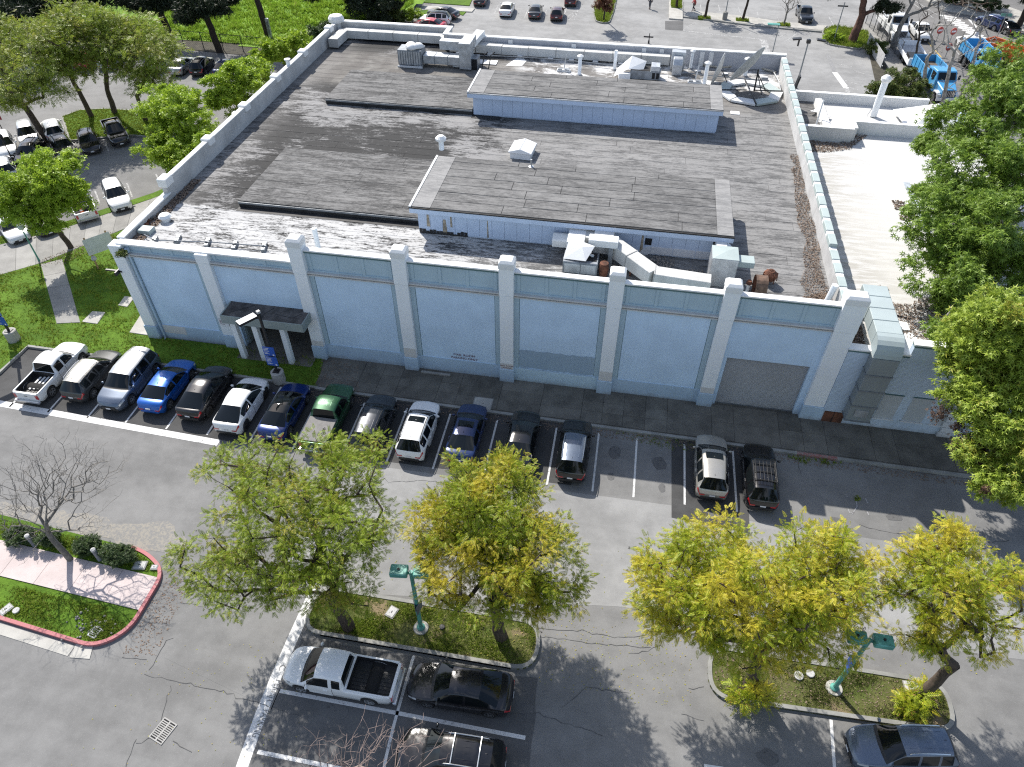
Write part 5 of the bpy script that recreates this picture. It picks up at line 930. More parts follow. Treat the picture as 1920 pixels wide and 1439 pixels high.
def wheel_meshes(R, w=.21):
    if (R, w) in _wheelm: return _wheelm[(R, w)]
    ty = MB().tube([(0, -w / 2, 0), (0, -w / 2 + .03, 0), (0, w / 2 - .03, 0), (0, w / 2, 0)], [R * .86, R, R, R * .86], 20).mesh('tyre')
    rm = MB(); r = R * .68
    for s in (1, -1):
        y = s * (w / 2 + .004)
        n = 20; rm.add([(q * math.cos(2 * math.pi * k / n), y, q * math.sin(2 * math.pi * k / n)) for q in (r, r * .86) for k in range(n)], [(k, (k + 1) % n, n + (k + 1) % n, n + k) for k in range(n)])
        for k in range(5):
            a = 2 * math.pi * k / 5; c, si = math.cos(a), math.sin(a)
            rm.add([(p * c - q * si, y + s * .004, p * si + q * c) for p, q in ((.0, -.045), (r * .9, -.028), (r * .9, .028), (.0, .045))], [(0, 1, 2, 3)])
        rm.add([(.055 * math.cos(2 * math.pi * k / 8), y + s * .008, .055 * math.sin(2 * math.pi * k / 8)) for k in range(8)], [tuple(range(8))])
    hub = MB().tube([(0, -w / 2 - .001, 0), (0, w / 2 + .001, 0)], r, 16).mesh('hub')
    _wheelm[(R, w)] = (ty, rm.mesh('rim'), hub); return _wheelm[(R, w)]
def car(kind, paint, p, head, label, cat='car', group=None, name='parked_car', rails=False, sunroof=False, glassroof=False, rim=None, roofmat=None, bars=False, tonneau=False, z=0.0, plate=True, darktrim=False, rack=False, scale=.95, bedliner=True, taper=1.0, shade=None):
    T = CT[kind]; pick = kind in ('crew', 'ext'); BF, BR = (.10, 0.0) if pick else (.15, .10); L, W, R = T['L'] - BF - BR + .04, T['W'], T['R']; body_m = PAINT[paint] if isinstance(paint, str) else paint
    root = empty(name, (p[0], p[1], z), head, label, cat, group)
    if scale != 1.0: root.scale = (scale,) * 3
    gh = T['gh']; u0, u1, u2, u3 = gh[0][0], gh[1][0], gh[-2][0], gh[-1][0]
    us = set(np.round(np.linspace(0, 1, 33), 4).tolist()) | {u0, u1, u2, u3, .005, .012, .02, .04, .985, .995}
    for a, b in T['win']: us |= {a, b}
    us |= {round(u3 - .016, 4), round(u3 + .012, 4)}
    if 'bed' in T: us |= set(T['bed'])
    RA = R + .065
    for a in T['ax']: us |= {round(a + RA / L * math.cos(t), 4) for t in np.linspace(0, math.pi, 9)}
    us = sorted(us); us = [us[0]] + [b for a, b in zip(us[:-1], us[1:]) if b - a > .0012]; u = np.array(us); n = len(u)
    fu = np.linspace(0, 1, 801); zbf = np.interp(fu, *zip(*T['zb'])); kz = np.ones(19) / 19; zbf = np.convolve(np.pad(zbf, 9, 'edge'), kz, 'valid')
    zb = np.interp(u, fu, zbf)
    wf = np.interp(fu, [0, .012, .035, .08, .15, .3, .7, .84, .91, .955, .98, 1], [.74, .85, .92, .965, .988, 1, 1, .985, .945, .88, .80, .66]); wf = np.convolve(np.pad(wf, 6, 'edge'), np.ones(13) / 13, 'valid'); w = np.interp(u, fu, wf) * W / 2
    gx = [g[0] for g in gh]; gz = [g[1] if g[1] else float(np.interp(g[0], fu, zbf)) + .012 for g in gh]
    zgf = np.where((fu >= u0) & (fu <= u3), np.interp(fu, gx, gz), zbf + .012); sm = np.convolve(np.pad(zgf, 5, 'edge'), np.ones(11) / 11, 'valid'); zgf = np.maximum(np.where((fu > u1 + .01) & (fu < u2 - .005), sm, zgf), zbf + .012)
    zg = np.interp(u, fu, zgf)
    sill = .23 if kind not in ('crew', 'ext') else .34
    zl = np.full(n, sill) + np.interp(u, [0, .04, .96, 1], [.18, 0, 0, .06])
    for a in T['ax']:
        dx = (u - a) * L; m = np.abs(dx) < RA; zl[m] = np.maximum(zl[m], R + np.sqrt(RA ** 2 - dx[m] ** 2))
    V = np.zeros((n, 2 * NSEC - 2, 3)); X = (u - .5) * L
    bow = np.interp(u, [0, u0, u1, u1 + .09, u2 - .06, u2, u3, .9, 1], [-BR, -BR * .9, -BR * .7, 0, 0, .07, .12, BF, BF])
    for i in range(n):
        h = zg[i] - zb[i]; k = min(1, max(0, h / .5)); wi = w[i]; lo = zl[i]; B = zb[i]; G = zg[i]
        hi_ = max(lo + .05, B - .02); yr = wi * (.90 + (T['yr'] * taper - .90) * k); 
        if not pick: yr *= 1 - .11 * max(0.0, (.38 - u[i]) / .38) * k
        if 'bed' in T and u[i] <= T['bed'][1] + .001: yr = wi * .88
        e = .07 * k + .012 * (1 - k); crown = .028 * (1 - .0 * k)
        pr = (yr, G - e); pb = (wi * .962, hi_)
        S_ = [(0, lo), (wi * .86, lo), (wi * .985, lo + .03), (wi, lo + (hi_ - lo) * .42), (wi * .995, lo + (hi_ - lo) * .78), pb,
              (pb[0] + (pr[0] - pb[0]) * .07, pb[1] + (pr[1] - pb[1]) * .07), (pb[0] + (pr[0] - pb[0]) * .5 + .018 * k, pb[1] + (pr[1] - pb[1]) * .5), (pb[0] + (pr[0] - pb[0]) * .90, pb[1] + (pr[1] - pb[1]) * .90), pr,
              (yr * .86, G - e * .30), (yr * .5, G + crown * .6), (0, G + crown)]
        for j, (y, zz) in enumerate(S_):
            xx = X[i] + bow[i] * (1 - (y / (W / 2)) ** 2)
            V[i, j] = (xx, y, zz)
            if 0 < j < NSEC - 1: V[i, 2 * NSEC - 2 - j] = (xx, -y, zz)
    m = 2 * NSEC - 2; flat = V.reshape(-1, 3)
    Nrm = np.zeros_like(V); du = np.gradient(V, axis=0); dv = np.roll(V, -1, 1) - np.roll(V, 1, 1); Nrm = np.cross(du, dv); ln = np.linalg.norm(Nrm, axis=2, keepdims=True); Nrm = Nrm / np.maximum(ln, 1e-9)
    if (Nrm[n // 2, NSEC - 1] @ np.array([0, 0, 1])) < 0: Nrm = -Nrm
    seg = lambda k: k if k < NSEC - 1 else m - 1 - k
    def faces(pred): return [(i, k) for i in range(n - 1) for k in range(m) if pred((u[i] + u[i + 1]) / 2, seg(k), 1 if k < NSEC - 1 else -1, i, k)]
    def part(name_, mat, pred, off=0.0, smooth=True, caps=False, label_=None, parent=root):
        fs = faces(pred)
        if not fs: return None
        ids = sorted({(a, b % m) for i, k in fs for a, b in ((i, k), (i, k + 1), (i + 1, k + 1), (i + 1, k))}); mp = {q: c for c, q in enumerate(ids)}
        vv = [tuple(V[a, b] + Nrm[a, b] * off) for a, b in ids]; ff = [(mp[(i, k)], mp[(i + 1, k)], mp[(i + 1, (k + 1) % m)], mp[(i, (k + 1) % m)]) for i, k in fs]
        if caps: ff += [tuple(mp[(0, k)] for k in range(1, m)), tuple(mp[(n - 1, k)] for k in range(m - 1, 0, -1))]
        me = bpy.data.meshes.new(name_); me.from_pydata(vv, [], ff); 
        if smooth: me.shade_smooth()
        o = link(name_, me, mat, parent)
        if label_: o['label'] = label_
        return o
    inwin = lambda q: any(a < q < b for a, b in T['win'])
    bed = T.get('bed'); isbed = lambda q, s_: bed and bed[0] < q < bed[1] and s_ >= 9
    is_side = lambda q, s_, i: s_ in (6, 7) and inwin(q) and zg[i] - zb[i] > .05
    is_ws = lambda q, s_: s_ >= 9 and u2 < q < u3; is_rw = lambda q, s_: s_ >= 9 and u0 < q < u1
    if kind in ('crew', 'ext'): is_rw = lambda q, s_: s_ >= 10 and u0 < q < u1
    roofp = lambda q, s_: s_ >= 9 and u1 <= q <= u2
    glass = lambda q, s_, i: is_side(q, s_, i) or is_ws(q, s_) or is_rw(q, s_)
    part('body', body_m, lambda q, s_, d, i, k: s_ >= 1 and not glass(q, s_, i) and not isbed(q, s_) and not (roofmat is not None and roofp(q, s_)), caps=True)
    part('underbody', M_UNDER, lambda q, s_, d, i, k: s_ < 1)
    part('windshield', M_GLASS, lambda q, s_, d, i, k: is_ws(q, s_)); part('rear_window', M_GLASS, lambda q, s_, d, i, k: is_rw(q, s_))
    if roofmat is not None: part('roof', roofmat, lambda q, s_, d, i, k: roofp(q, s_))
    for a, b in T['win']:
        for sd in (1, -1): part('side_window', M_GLASS, lambda q, s_, d, i, k: is_side(q, s_, i) and a < q < b and d == sd)
    # shut panels sit a few millimetres proud so their edges read
    part('cowl', M_TRIM, lambda q, s_, d, i, k: s_ >= 9 and u3 - .016 < q < u3 + .011, .005)
    part('hood', body_m, lambda q, s_, d, i, k: s_ >= 9 and u3 + .012 < q < .955, .006)
    dr = [(.445, .69)] if kind in ('ext',) else [(.29, .432), (.437, .68)]
    if kind == 'crew': dr = [(.41, .535), (.54, .715)]
    if kind == 'ext': dr = [(.54, .765)]
    for a, b in dr:
        for sd in (1, -1):
            d_ = part('door', body_m, lambda q, s_, d, i, k: 2 <= s_ <= 4 and a < q < b and d == sd, .005)
            xh = (a + .03 - .5) * L; yh = sd * (W / 2 + .005); MB().box(xh, xh + .2, yh - .02, yh + .02, .0, .035).build('handle', body_m if not darktrim else M_TRIM, d_).location = (0, 0, float(np.interp(a, u, zb)) - .2)
    for a in sorted({q for ab in dr for q in ab}):
        i = int(np.argmin(np.abs(u - a)))
        for sd in (1, -1):
            pts = [V[i, k if sd > 0 else (m - k) % m] + Nrm[i, k if sd > 0 else (m - k) % m] * .009 for k in (2, 3, 4, 5)]
            MB().add([(x - .008, y, z_) for x, y, z_ in pts] + [(x + .008, y, z_) for x, y, z_ in pts], [(k, k + 1, 5 + k, 4 + k) for k in range(3)]).build('door_seam', M_TRIM, root, fix=False)
    for sd in (1, -1):
        part('headlight', M_HEAD, lambda q, s_, d, i, k: s_ == 4 and .915 < q < .985 and d == sd, .007)
        if kind in ('crew', 'ext'): MB().box(-L / 2 - .015, -L / 2 + .05, sd * (W / 2 * .80) - .09, sd * (W / 2 * .80) + .09, .66, 1.0).build('taillight', M_TAIL, root, bevel=.01)
        else:
            part('taillight', M_TAIL, lambda q, s_, d, i, k: s_ == 4 and q < .045 and d == sd, .007)
            yb_ = sd * W / 2 * .60; zt = float(np.interp(.004, u, zb)) - .12; MB().box(-L / 2 - .012 - BR * .64, -L / 2 + .02, yb_ - .15, yb_ + .15, zt - .05, zt + .05).build('taillight', M_TAIL, root, bevel=.01)
        um = u3 - .055; xm = (um - .5) * L; zm = float(np.interp(um, u, zb)) + .06
        MB().lathe([(.03, -.07), (.085, -.03), (.085, .05), (.04, .09)], (0, 0, 0), 8).build('mirror', body_m if not darktrim else M_TRIM, root, smooth=True).matrix_local = Matrix.Translation((xm, sd * (W / 2 + .10), zm)) @ Matrix.Diagonal((.8, 1.25, 1, 1))
        if rails:
            xa, xb = (u1 - .5) * L + .12, (u2 - .5) * L - .12; yr = W / 2 * T['yr'] - .05; zr = [float(np.interp((x / L) + .5, u, zg)) for x in np.linspace(xa, xb, 6)]
            MB().tube([(xa, sd * yr, zr[0] - .04)] + [(x, sd * yr, q + .035) for x, q in zip(np.linspace(xa + .05, xb - .05, 6), zr)] + [(xb, sd * yr, zr[-1] - .04)], .022, 6).build('roof_rail', M_CHROME if rails == 'chrome' else M_TRIM, root)
    fz = float(np.interp(.995, u, zb)); MB().box(L / 2 - .01, L / 2 + .012 + BF * .9, -W * .24, W * .24, fz - .28, fz - .08).build('grille', M_TRIM, root, bevel=.01); MB().box(L / 2 - .06, L / 2 + .008 + BF * .7, -W * .32, W * .32, .26, .40).build('front_bumper_intake', M_TRIM, root, bevel=.01)
    MB().box(-L / 2 - .012 - BR * .7, -L / 2 + .03, -W * .34, W * .34, .34, .52).build('rear_bumper', M_TRIM if kind in ('suv', 'coupe', 'hatch') else body_m, root, bevel=.02)
    if plate:
        for x, zz in ((-L / 2 - .022 - BR, .70 if kind not in ('crew', 'ext') else .55), (L / 2 + .018 + BF, .46)): MB().box(x - .006, x + .006, -.155, .155, zz - .05, zz + .06).build('number_plate', M_PLATE, root)
    ty, rm, hb = wheel_meshes(R)
    for a in T['ax']:
        for sd in (1, -1):
            o = link('wheel', ty, M_TYRE, root, ((a - .5) * L, sd * (W / 2 - .125), R)); q = link('rim', rm, rim or M_RIM, o); q2 = link('hub', hb, M_RIMD, o)
    zr = lambda uu: float(np.interp(uu, u, zg)) + .028
    if sunroof:
        a, b = u2 - .16, u2 - .05; xa, xb = (a - .5) * L, (b - .5) * L; yy = W * .26
        MB().add([(xa, -yy, zr(a) + .012), (xb, -yy, zr(b) + .002), (xb, yy, zr(b) + .002), (xa, yy, zr(a) + .012), (xa, 0, zr(a) + .016), (xb, 0, zr(b) + .014)], [(0, 1, 5, 4), (4, 5, 2, 3)]).build('sunroof', M_GLASS, root)
    if bars or rack:
        for uu in (u1 + .10, u2 - .10) + (((u1 + u2) / 2,) if rack else ()):
            x = (uu - .5) * L; MB().tube([(x, -W * T['yr'] / 2 + .03, zr(uu) + .02), (x, 0, zr(uu) + .06), (x, W * T['yr'] / 2 - .03, zr(uu) + .02)], .025, 6).build('roof_bar', M_CHROME if bars == 'chrome' else M_TRIM, root)
        if rack:
            xa, xb = (u1 + .06 - .5) * L, (u2 - .06 - .5) * L; zz = zr((u1 + u2) / 2) + .12
            for yy in np.linspace(-.5, .5, 6): MB().tube([(xa, yy, zz), (xb, yy, zz)], .014, 5).build('rack_slat', M_TRIM, root)
            MB().tube([(xa, -.55, zz + .06), (xb, -.55, zz + .06), (xb, .55, zz + .06), (xa, .55, zz + .06), (xa, -.55, zz + .06)], .02, 6).build('rack_frame', M_TRIM, root)
    if kind in ('suv', 'van', 'crew') and not rack and not sunroof:
        xa, xb = (u1 + .05 - .5) * L, (u2 - .04 - .5) * L
        for yy in (-.36, -.12, .12, .36): MB().tube([(xa, yy, zr(u1 + .05) - .004), ((xa + xb) / 2, yy, zr((u1 + u2) / 2) - .001), (xb, yy, zr(u2 - .04) - .004)], .012, 4).build('roof_rib', roofmat or body_m, root)
    if kind in ('sedan', 'coupe', 'hatch', 'suv'):
        x = (u1 + .02 - .5) * L; MB().add([(x, -.02, zr(u1) + .0), (x + .16, -.02, zr(u1) + .01), (x + .16, .02, zr(u1) + .01), (x, .02, zr(u1)), (x + .02, 0, zr(u1) + .06)], [(0, 1, 4), (1, 2, 4), (2, 3, 4), (3, 0, 4)]).build('antenna_fin', M_TRIM, root)
    if bed:
        xa, xb = (bed[0] - .5) * L, (bed[1] - .5) * L; yi = W / 2 * .86; zt = float(np.interp(.2, u, zg)) + .0; zf = .64; lm = M_TRIM if bedliner else body_m
        MB().add([(xa, -yi, zf), (xb, -yi, zf), (xb, yi, zf), (xa, yi, zf), (xa, -yi, zt), (xb, -yi, zt), (xb, yi, zt), (xa, yi, zt)], [(0, 1, 2, 3), (0, 4, 5, 1), (1, 5, 6, 2), (2, 6, 7, 3), (3, 7, 4, 0)]).build('bed_liner', lm, root, fix=False)
        for yy in np.linspace(-yi + .1, yi - .1, 9): MB().box(xa + .03, xb - .03, yy - .03, yy + .03, zf, zf + .02).build('bed_rib', lm, root)
        for sd in (1, -1): MB().box(xa - .02, xb, sd * yi - .01 if sd > 0 else -yi - .07, yi + .07 if sd > 0 else -yi + .01, zt - .02, zt + .025).build('bed_rail', body_m if not darktrim else M_TRIM, root, bevel=.008)
        MB().box(-L / 2 - .006, xa + .02, -yi, yi, .62, zt + .02).build('tailgate', body_m, root, bevel=.01); MB().box(-L / 2 - .16, -L / 2 + .02, -W / 2 * .92, W / 2 * .92, .40, .56).build('step_bumper', M_CHROME, root, bevel=.02)
        MB().box(-L / 2 - .012, -L / 2, -.12, .12, .84, .90).build('handle', M_TRIM, root)
        if tonneau: MB().box(xa - .04, xb + .02, -yi - .05, yi + .05, zt + .03, zt + .09).build('bed_cover', simple('grey_bed_cover', (.17, .165, .16), .8, 0, .15), root, bevel=.015)
    return root
UP = math.pi / 2
GA = 'cars parked nose-in along the blue building'
XC = [-28.1, -25.5, -22.95, -20.4, -17.8, -15.12, -12.4, -9.65, -6.85, -4.15, -1.35, 1.85, 4.88, 12.45, 15.05]
def row(i, kind, paint, tail, label, dy=0.0, rev=False, cat='car', drot=0.0, **k):
    L = CT[kind]['L'] * .95; y = at(*tail, .4)[1] + L / 2 + .05 + dy
    return car(kind, paint, (XC[i], y), (-UP if rev else UP) + drot, label, cat, GA, **k)
row(0, 'crew', 'white', (38, 752), 'white crew-cab pickup with an open black bed, leftmost of the row by the lawn', cat='pickup truck', name='pickup_truck')
row(1, 'suv', 'grey', (128, 752), 'dark grey wagon with silver roof rails next to the white crew-cab pickup', rails='chrome', roofmat=PAINT['champagne'])
row(2, 'van', 'steel', (206, 768), 'steel-blue minivan backed in with its grille facing the aisle', rev=True, cat='minivan', name='minivan', roofmat=PAINT['silver'])
row(3, 'sedan', 'blue', (276, 774), 'bright blue sedan beside the backed-in minivan')
row(4, 'coupe', 'charcoal', (352, 788), 'charcoal fastback hatch between the bright blue sedan and a white crossover', rim=M_RIMD)
row(5, 'coupe', 'white', (422, 814), 'white rounded crossover with black rear glass behind the concrete sign base', rim=M_RIMD)
row(6, 'sedan', 'deepblue', (505, 826), 'deep blue sedan with sky in its rear window, half behind the first tree', roofmat=M_GLASS)
row(7, 'crew', 'green', (575, 845), 'dark green pickup with a flat grey bed cover', cat='pickup truck', name='pickup_truck', tonneau=True)
row(8, 'suv', 'slate', (690, 852), 'dark slate wagon with roof ribs beside the green pickup', rails=True)
row(9, 'suv', 'white', (773, 865), 'white wagon with red tail lights and a sunroof in the middle of the row', sunroof=True, rails=True)
row(10, 'sedan', 'navy', (863, 872), 'navy sedan with a sunroof to the right of the white wagon', sunroof=True)
row(11, 'sedan', 'black', (958, 885), 'black sedan partly hidden by the second tree')
row(12, 'suv', 'black', (1073, 905), 'black wagon with silver roof rails and a silver bumper strip beside the empty bays', rails='chrome', roofmat=PAINT['steel'])
row(13, 'suv', 'champagne', (1337, 938), 'pale champagne wagon with a sunroof, right of the empty bays', sunroof=True)
row(14, 'suv', 'black', (1433, 958), 'black wagon with a slatted roof rack, last of the row', rack=True, rails=True)
def np_car(kind, paint, nose, tail, label, group, zn=.75, zt=.95, **k):
    a = Vector(at(*nose, zn)); b = Vector(at(*tail, zt)); d = (a - b).normalized(); c = (a + b) / 2
    if k.pop('pin', None) == 'nose': c = a - d * CT[kind]['L'] * .475
    if k.pop('pin2', None): c = b + d * CT[kind]['L'] * .475
    return car(kind, paint, c, math.atan2(d.y, d.x), label, k.pop('cat', 'car'), group, **k)
GF = 'cars in the bays below the tree islands'
np_car('ext', 'white', (534, 1243), (751, 1278), 'white extended-cab pickup with an empty black bed below the left tree island', GF, cat='pickup truck', name='pickup_truck')
np_car('sedan', 'charcoal', (769, 1272), (961, 1298), 'charcoal sedan with sky reflections, right of the white extended-cab pickup', GF)
np_car('suv', 'black', (733, 1400), (960, 1432), 'black wagon with chrome roof bars cut by the bottom edge of the picture', GF, rails='chrome', bars='chrome')
np_car('suv', 'steel', (1603, 1398), (1787, 1398), 'steel-grey wagon below the right tree island', GF, rails='chrome', scale=.90)
GL = 'cars in the left parking lot'
np_car('suv', 'white', (227, 385), (203, 333), 'white crossover facing the diagonal walk, alone on the sunlit asphalt', GL, zn=.6, zt=1.5)
pk = np_car('crew', 'white', (131, 330), (162, 402), 'white pickup with an orange cone in its bed, tail to the diagonal walk', GL, zn=1.0, zt=.9, cat='pickup truck', name='pickup_truck', bedliner=True, pin2=True)
np_car('sedan', 'pearl', (37, 447), (8, 402), 'white sedan nosed up to the walk at the left edge under the bright tree', GL, zn=.6, zt=1.0, pin='nose')
np_car('sedan', 'black', (93, 433), (62, 390), 'black sedan almost hidden under the bright green tree', GL, zn=.6, zt=1.0, pin='nose')
np_car('crew', 'black', (230, 271), (200, 217), 'black crew-cab pickup with a chrome front beside the tree island', GL, zn=.7, zt=1.0, cat='pickup truck', name='pickup_truck', rim=M_RIM)
np_car('hatch', 'black', (172, 281), (158, 243), 'small glossy black hatchback beside the black pickup', GL, zn=.6, zt=1.0)
np_car('hatch', 'charcoal', (128, 287), (104, 254), 'charcoal hatchback mostly behind the bright tree top', GL)
np_car('suv', 'white', (89, 220), (106, 257), 'white wagon showing its rear window beside the leaning trunk', GL, zn=1.0, zt=.8)
np_car('suv', 'silver', (55, 266), (44, 228), 'silver crossover facing forward, left of the leaning trunk', GL, zn=.7, zt=1.2)
np_car('suv', 'white', (14, 288), (0, 247), 'white crossover at the far left edge under the red sign', GL, zn=.7, zt=1.2)
np_car('suv', 'black', (46, 300), (64, 268), 'dark wagon in the shade just above the bright tree', GL)
np_car('suv', 'silver', (-2, 287 + 8), (14, 327), 'silver wagon at the left edge showing dark rear glass', GL, zn=1.0, zt=.9, pin2=True)
GB = 'cars along the meadow fence'
np_car('sedan', 'silver', (356, 105), (322, 131), 'silver sedan with its rear out, first clear of the trees by the meadow fence', GB)
np_car('suv', 'black', (391, 107), (364, 132), 'black wagon between the silver and dark blue cars by the meadow fence', GB)
np_car('sedan', 'navy', (434, 106), (407, 137), 'dark blue sedan at the right end of the fence row', GB)
np_car('suv', 'white', (313, 99), (281, 124), 'white wagon screened by the right-hand grey-green tree', GB); np_car('sedan', 'white', (222, 95), (190, 118), 'white sedan glimpsed through the grey-green crowns', GB); np_car('suv', 'red', (178, 96), (146, 120), 'red wagon glimpsed between the grey-green crowns', GB); np_car('sedan', 'silver', (80, 106), (46, 128), 'silver sedan nearly hidden behind the leftmost grey-green tree', GB)
GR = 'cars in the rear parking lot'
np_car('suv', 'white', (781, 32), (849, 33), 'white crossover with a black roof beyond the rear left parapet', GR, roofmat=M_GLASS, zn=.8, zt=.9); np_car('sedan', 'red', (774, 42), (836, 45), 'red sedan close behind the rear left parapet', GR, zn=.7, zt=.9); np_car('sedan', 'black', (812, 19), (850, 22), 'black sedan beyond the white crossover at the top', GR)
np_car('sedan', 'white', (956, 2), (945, 24), 'white sedan parked with its tail out, first of three at the top', GR); np_car('sedan', 'grey', (1008, 4), (1000, 30), 'grey sedan, second of three at the top', GR); np_car('hatch', 'maroon', (1048, 9), (1042, 34), 'dark maroon hatchback, third of three beside the hatched bay', GR)
np_car('crew', 'slate', (1515, 40), (1504, 8), 'slate-grey pickup alone in the far right lot', GR, cat='pickup truck', name='pickup_truck', bedliner=False)
np_car('hatch', 'maroon', (1075, -14), (1068, 4), 'dark car cut by the top edge left of the russet tree', GR); np_car('sedan', 'charcoal', (905, -16), (897, 4), 'charcoal car cut by the top edge beside the left lawn', GR)
GS = 'vehicles on the street'
np_car('crew', 'white', (1740, 74), (1713, 38), 'white pickup on the street beside the white utility truck', GS, cat='pickup truck', name='pickup_truck')
np_car('crew', 'white', (1800, 66), (1832, 100), 'white pickup with a grey load facing away towards the crosswalk', GS, cat='pickup truck', name='pickup_truck', tonneau=True)
np_car('suv', 'navy', (1848, 35), (1875, 42), 'dark blue wagon parked across the crosswalk', GS); np_car('sedan', 'black', (1872, 40), (1902, 52), 'black sedan behind the dark blue wagon across the crosswalk', GS)
# cone and load in the left-lot pickup
t = empty('traffic_cone', (0, 0, 0), 0, 'orange traffic cone standing in the white pickup bed', 'traffic cone'); bpy.context.view_layer.update()
t.location = pk.matrix_world @ Vector((-1.85, .25, .67)); MB().lathe([(.19, 0), (.05, .62), (.03, .66)], (0, 0, 0), 12).build('cone', M_ORANGE, t); MB().box(-.2, .2, -.2, .2, 0, .04).build('base', M_BLKMET, t); MB().lathe([(.135, .3), (.10, .42)], (0, 0, 0), 12).build('band', M_SIGNW, t)
tag(MB().lathe([(.5, 0), (.55, .2), (.35, .4), (.05, .5)], (0, 0, 0), 9).build('load_bag', M_BLKMET), 'dark sack lying beside the cone in the pickup bed', 'sack').location = pk.matrix_world @ Vector((-1.2, -.25, .66))
p0 = XC[0]; 
for k, (dx, dy) in enumerate(((-.3, -6.3), (-.05, -6.2), (.2, -6.35))): tag(MB().box(-.06, .06, -.55, .55, 0, .05).build('board', M_WHITE), ('leftmost', 'middle', 'rightmost')[k] + ' of three pale boards in the bed of the leftmost pickup', 'board', 'boards in the pickup bed').location = (p0 + dx, at(38, 752, .4)[1] + 1.3 + .05 * k, .67)
# ---- trucks on the street
def frame_of(nose, tail, zn=1.0, zt=1.0):
    a = Vector(at(*nose, zn)); b = Vector(at(*tail, zt)); d = (a - b); return a, b, d.length, math.atan2(d.y, d.x)
def wheels_on(root, xs, yw, R=.5, w=.3, mat=None):
    ty, rm, hb = wheel_meshes(R, w)
    for x in xs:
        for s in (1, -1): o = link('wheel', ty, M_TYRE, root, (x, s * yw, R)); link('rim', rm, M_RIM, o); link('hub', hb, M_RIMD, o)
def conv_cab(t, xf, W, paint, white):
    """conventional truck front: hood, grille, cab; xf is the front bumper x"""
    MB().add([(xf - .25, -.72, 1.55), (xf - 1.9, -.95, 1.9), (xf - 1.9, .95, 1.9), (xf - .25, .72, 1.55), (xf - .2, -.72, .75), (xf - 1.9, -.95, .75), (xf - 1.9, .95, .75), (xf - .2, .72, .75)], [(0, 1, 2, 3), (4, 7, 6, 5), (0, 3, 7, 4), (1, 5, 6, 2), (0, 4, 5, 1), (3, 2, 6, 7)]).build('hood', paint, t, bevel=.08)
    for s in (1, -1):
        MB().extr([(xf - .3, .9), (xf - .5, 1.2), (xf - 1.1, 1.25), (xf - 1.5, 1.1), (xf - 1.75, .7), (xf - 1.5, .7), (xf - 1.3, 1.0), (xf - .7, 1.0), (xf - .45, .7), (xf - .3, .7)], s * .78 - .3 * (s < 0) , s * .78 + .3 * (s > 0), 'y').build('fender', white, t, bevel=.03)
        MB().box(xf - .32, xf - .16, s * .9 - .16, s * .9 + .16, .85, 1.1).build('headlight', M_HEAD, t, bevel=.03)
        MB().box(xf - 2.25, xf - 2.1, s * 1.35 - .1, s * 1.35 + .1, 1.9, 2.4).build('mirror', M_BLKMET, t, bevel=.02)
    MB().box(xf - .26, xf - .17, -.6, .6, .85, 1.5).build('grille', M_BLKMET, t, bevel=.02); 
    for y in np.linspace(-.5, .5, 7): MB().box(xf - .18, xf - .15, y - .03, y + .03, .88, 1.47).build('grille_bar', M_CHROME, t)
    MB().box(xf - .18, xf, -1.18, 1.18, .5, .82).build('bumper', white, t, bevel=.03)
    MB().add([(xf - 1.85, -1.1, .8), (xf - 3.5, -1.1, .8), (xf - 3.5, 1.1, .8), (xf - 1.85, 1.1, .8), (xf - 1.85, -1.1, 1.85), (xf - 3.5, -1.1, 2.75), (xf - 3.5, 1.1, 2.75), (xf - 1.85, 1.1, 1.85), (xf - 2.35, -1.0, 2.75), (xf - 2.35, 1.0, 2.75)], [(0, 3, 2, 1), (0, 4, 7, 3), (4, 8, 9, 7), (8, 5, 6, 9), (5, 1, 2, 6), (0, 1, 5, 8, 4), (3, 7, 9, 6, 2)]).build('cab', paint, t, bevel=.05)
    MB().add([(xf - 1.9, -.9, 1.98), (xf - 2.28, -.86, 2.6), (xf - 2.28, .86, 2.6), (xf - 1.9, .9, 1.98)], [(0, 1, 2, 3)]).build('windshield', M_GLASS, t).location = (.03, 0, .02)
    for s in (1, -1): MB().box(xf - 3.2, xf - 2.4, s * 1.1 - .02, s * 1.1 + .02, 1.85, 2.55).build('side_window', M_GLASS, t)
a, b, L, hd = frame_of((1781, 178), (1731, 118), 1.2, 1.4)
t = empty('dump_truck', (*a[:2], 0), hd, 'blue dump truck with a white front facing the camera behind the bare pale trees', 'truck', GS)
conv_cab(t, 0, 2.4, PAINT['truckblue'], PAINT['white']); wheels_on(t, (-1.0, -6.0, -7.4), 1.0); MB().box(-8.4, -.5, -.45, .45, .6, .95).build('chassis', M_BLKMET, t)
def tub(t, x0, x1, W, z0, z1, mat, load=None, name='dump_body'):
    MB().box(x0, x1, -W, W, z0, z0 + .12).box(x0, x1, -W, -W + .1, z0, z1).box(x0, x1, W - .1, W, z0, z1).box(x0, x0 + .1, -W, W, z0, z1).box(x1 - .1, x1, -W, W, z0, z1 + .2).build(name, mat, t, bevel=.02)
    n = int((x1 - x0) / .8)
    for k in range(n + 1):
        x = x0 + .06 + k * (x1 - x0 - .12) / n
        for s in (1, -1): MB().box(x - .06, x + .06, s * W - .05, s * W + .07, z0, z1).build('body_rib', mat, t)
    if load: MB().box(x0 + .1, x1 - .1, -W + .1, W - .1, z0 + .1, z0 + .5).build('load', load, t)
tub(t, -8.6, -3.9, 1.2, 1.1, 2.3, PAINT['truckblue'], simple('dirt_load', (.13, .10, .07), .95, 0, .4)); MB().box(-4.4, -2.4, -1.1, 1.1, 2.45, 2.55).build('cab_guard', PAINT['truckblue'], t)
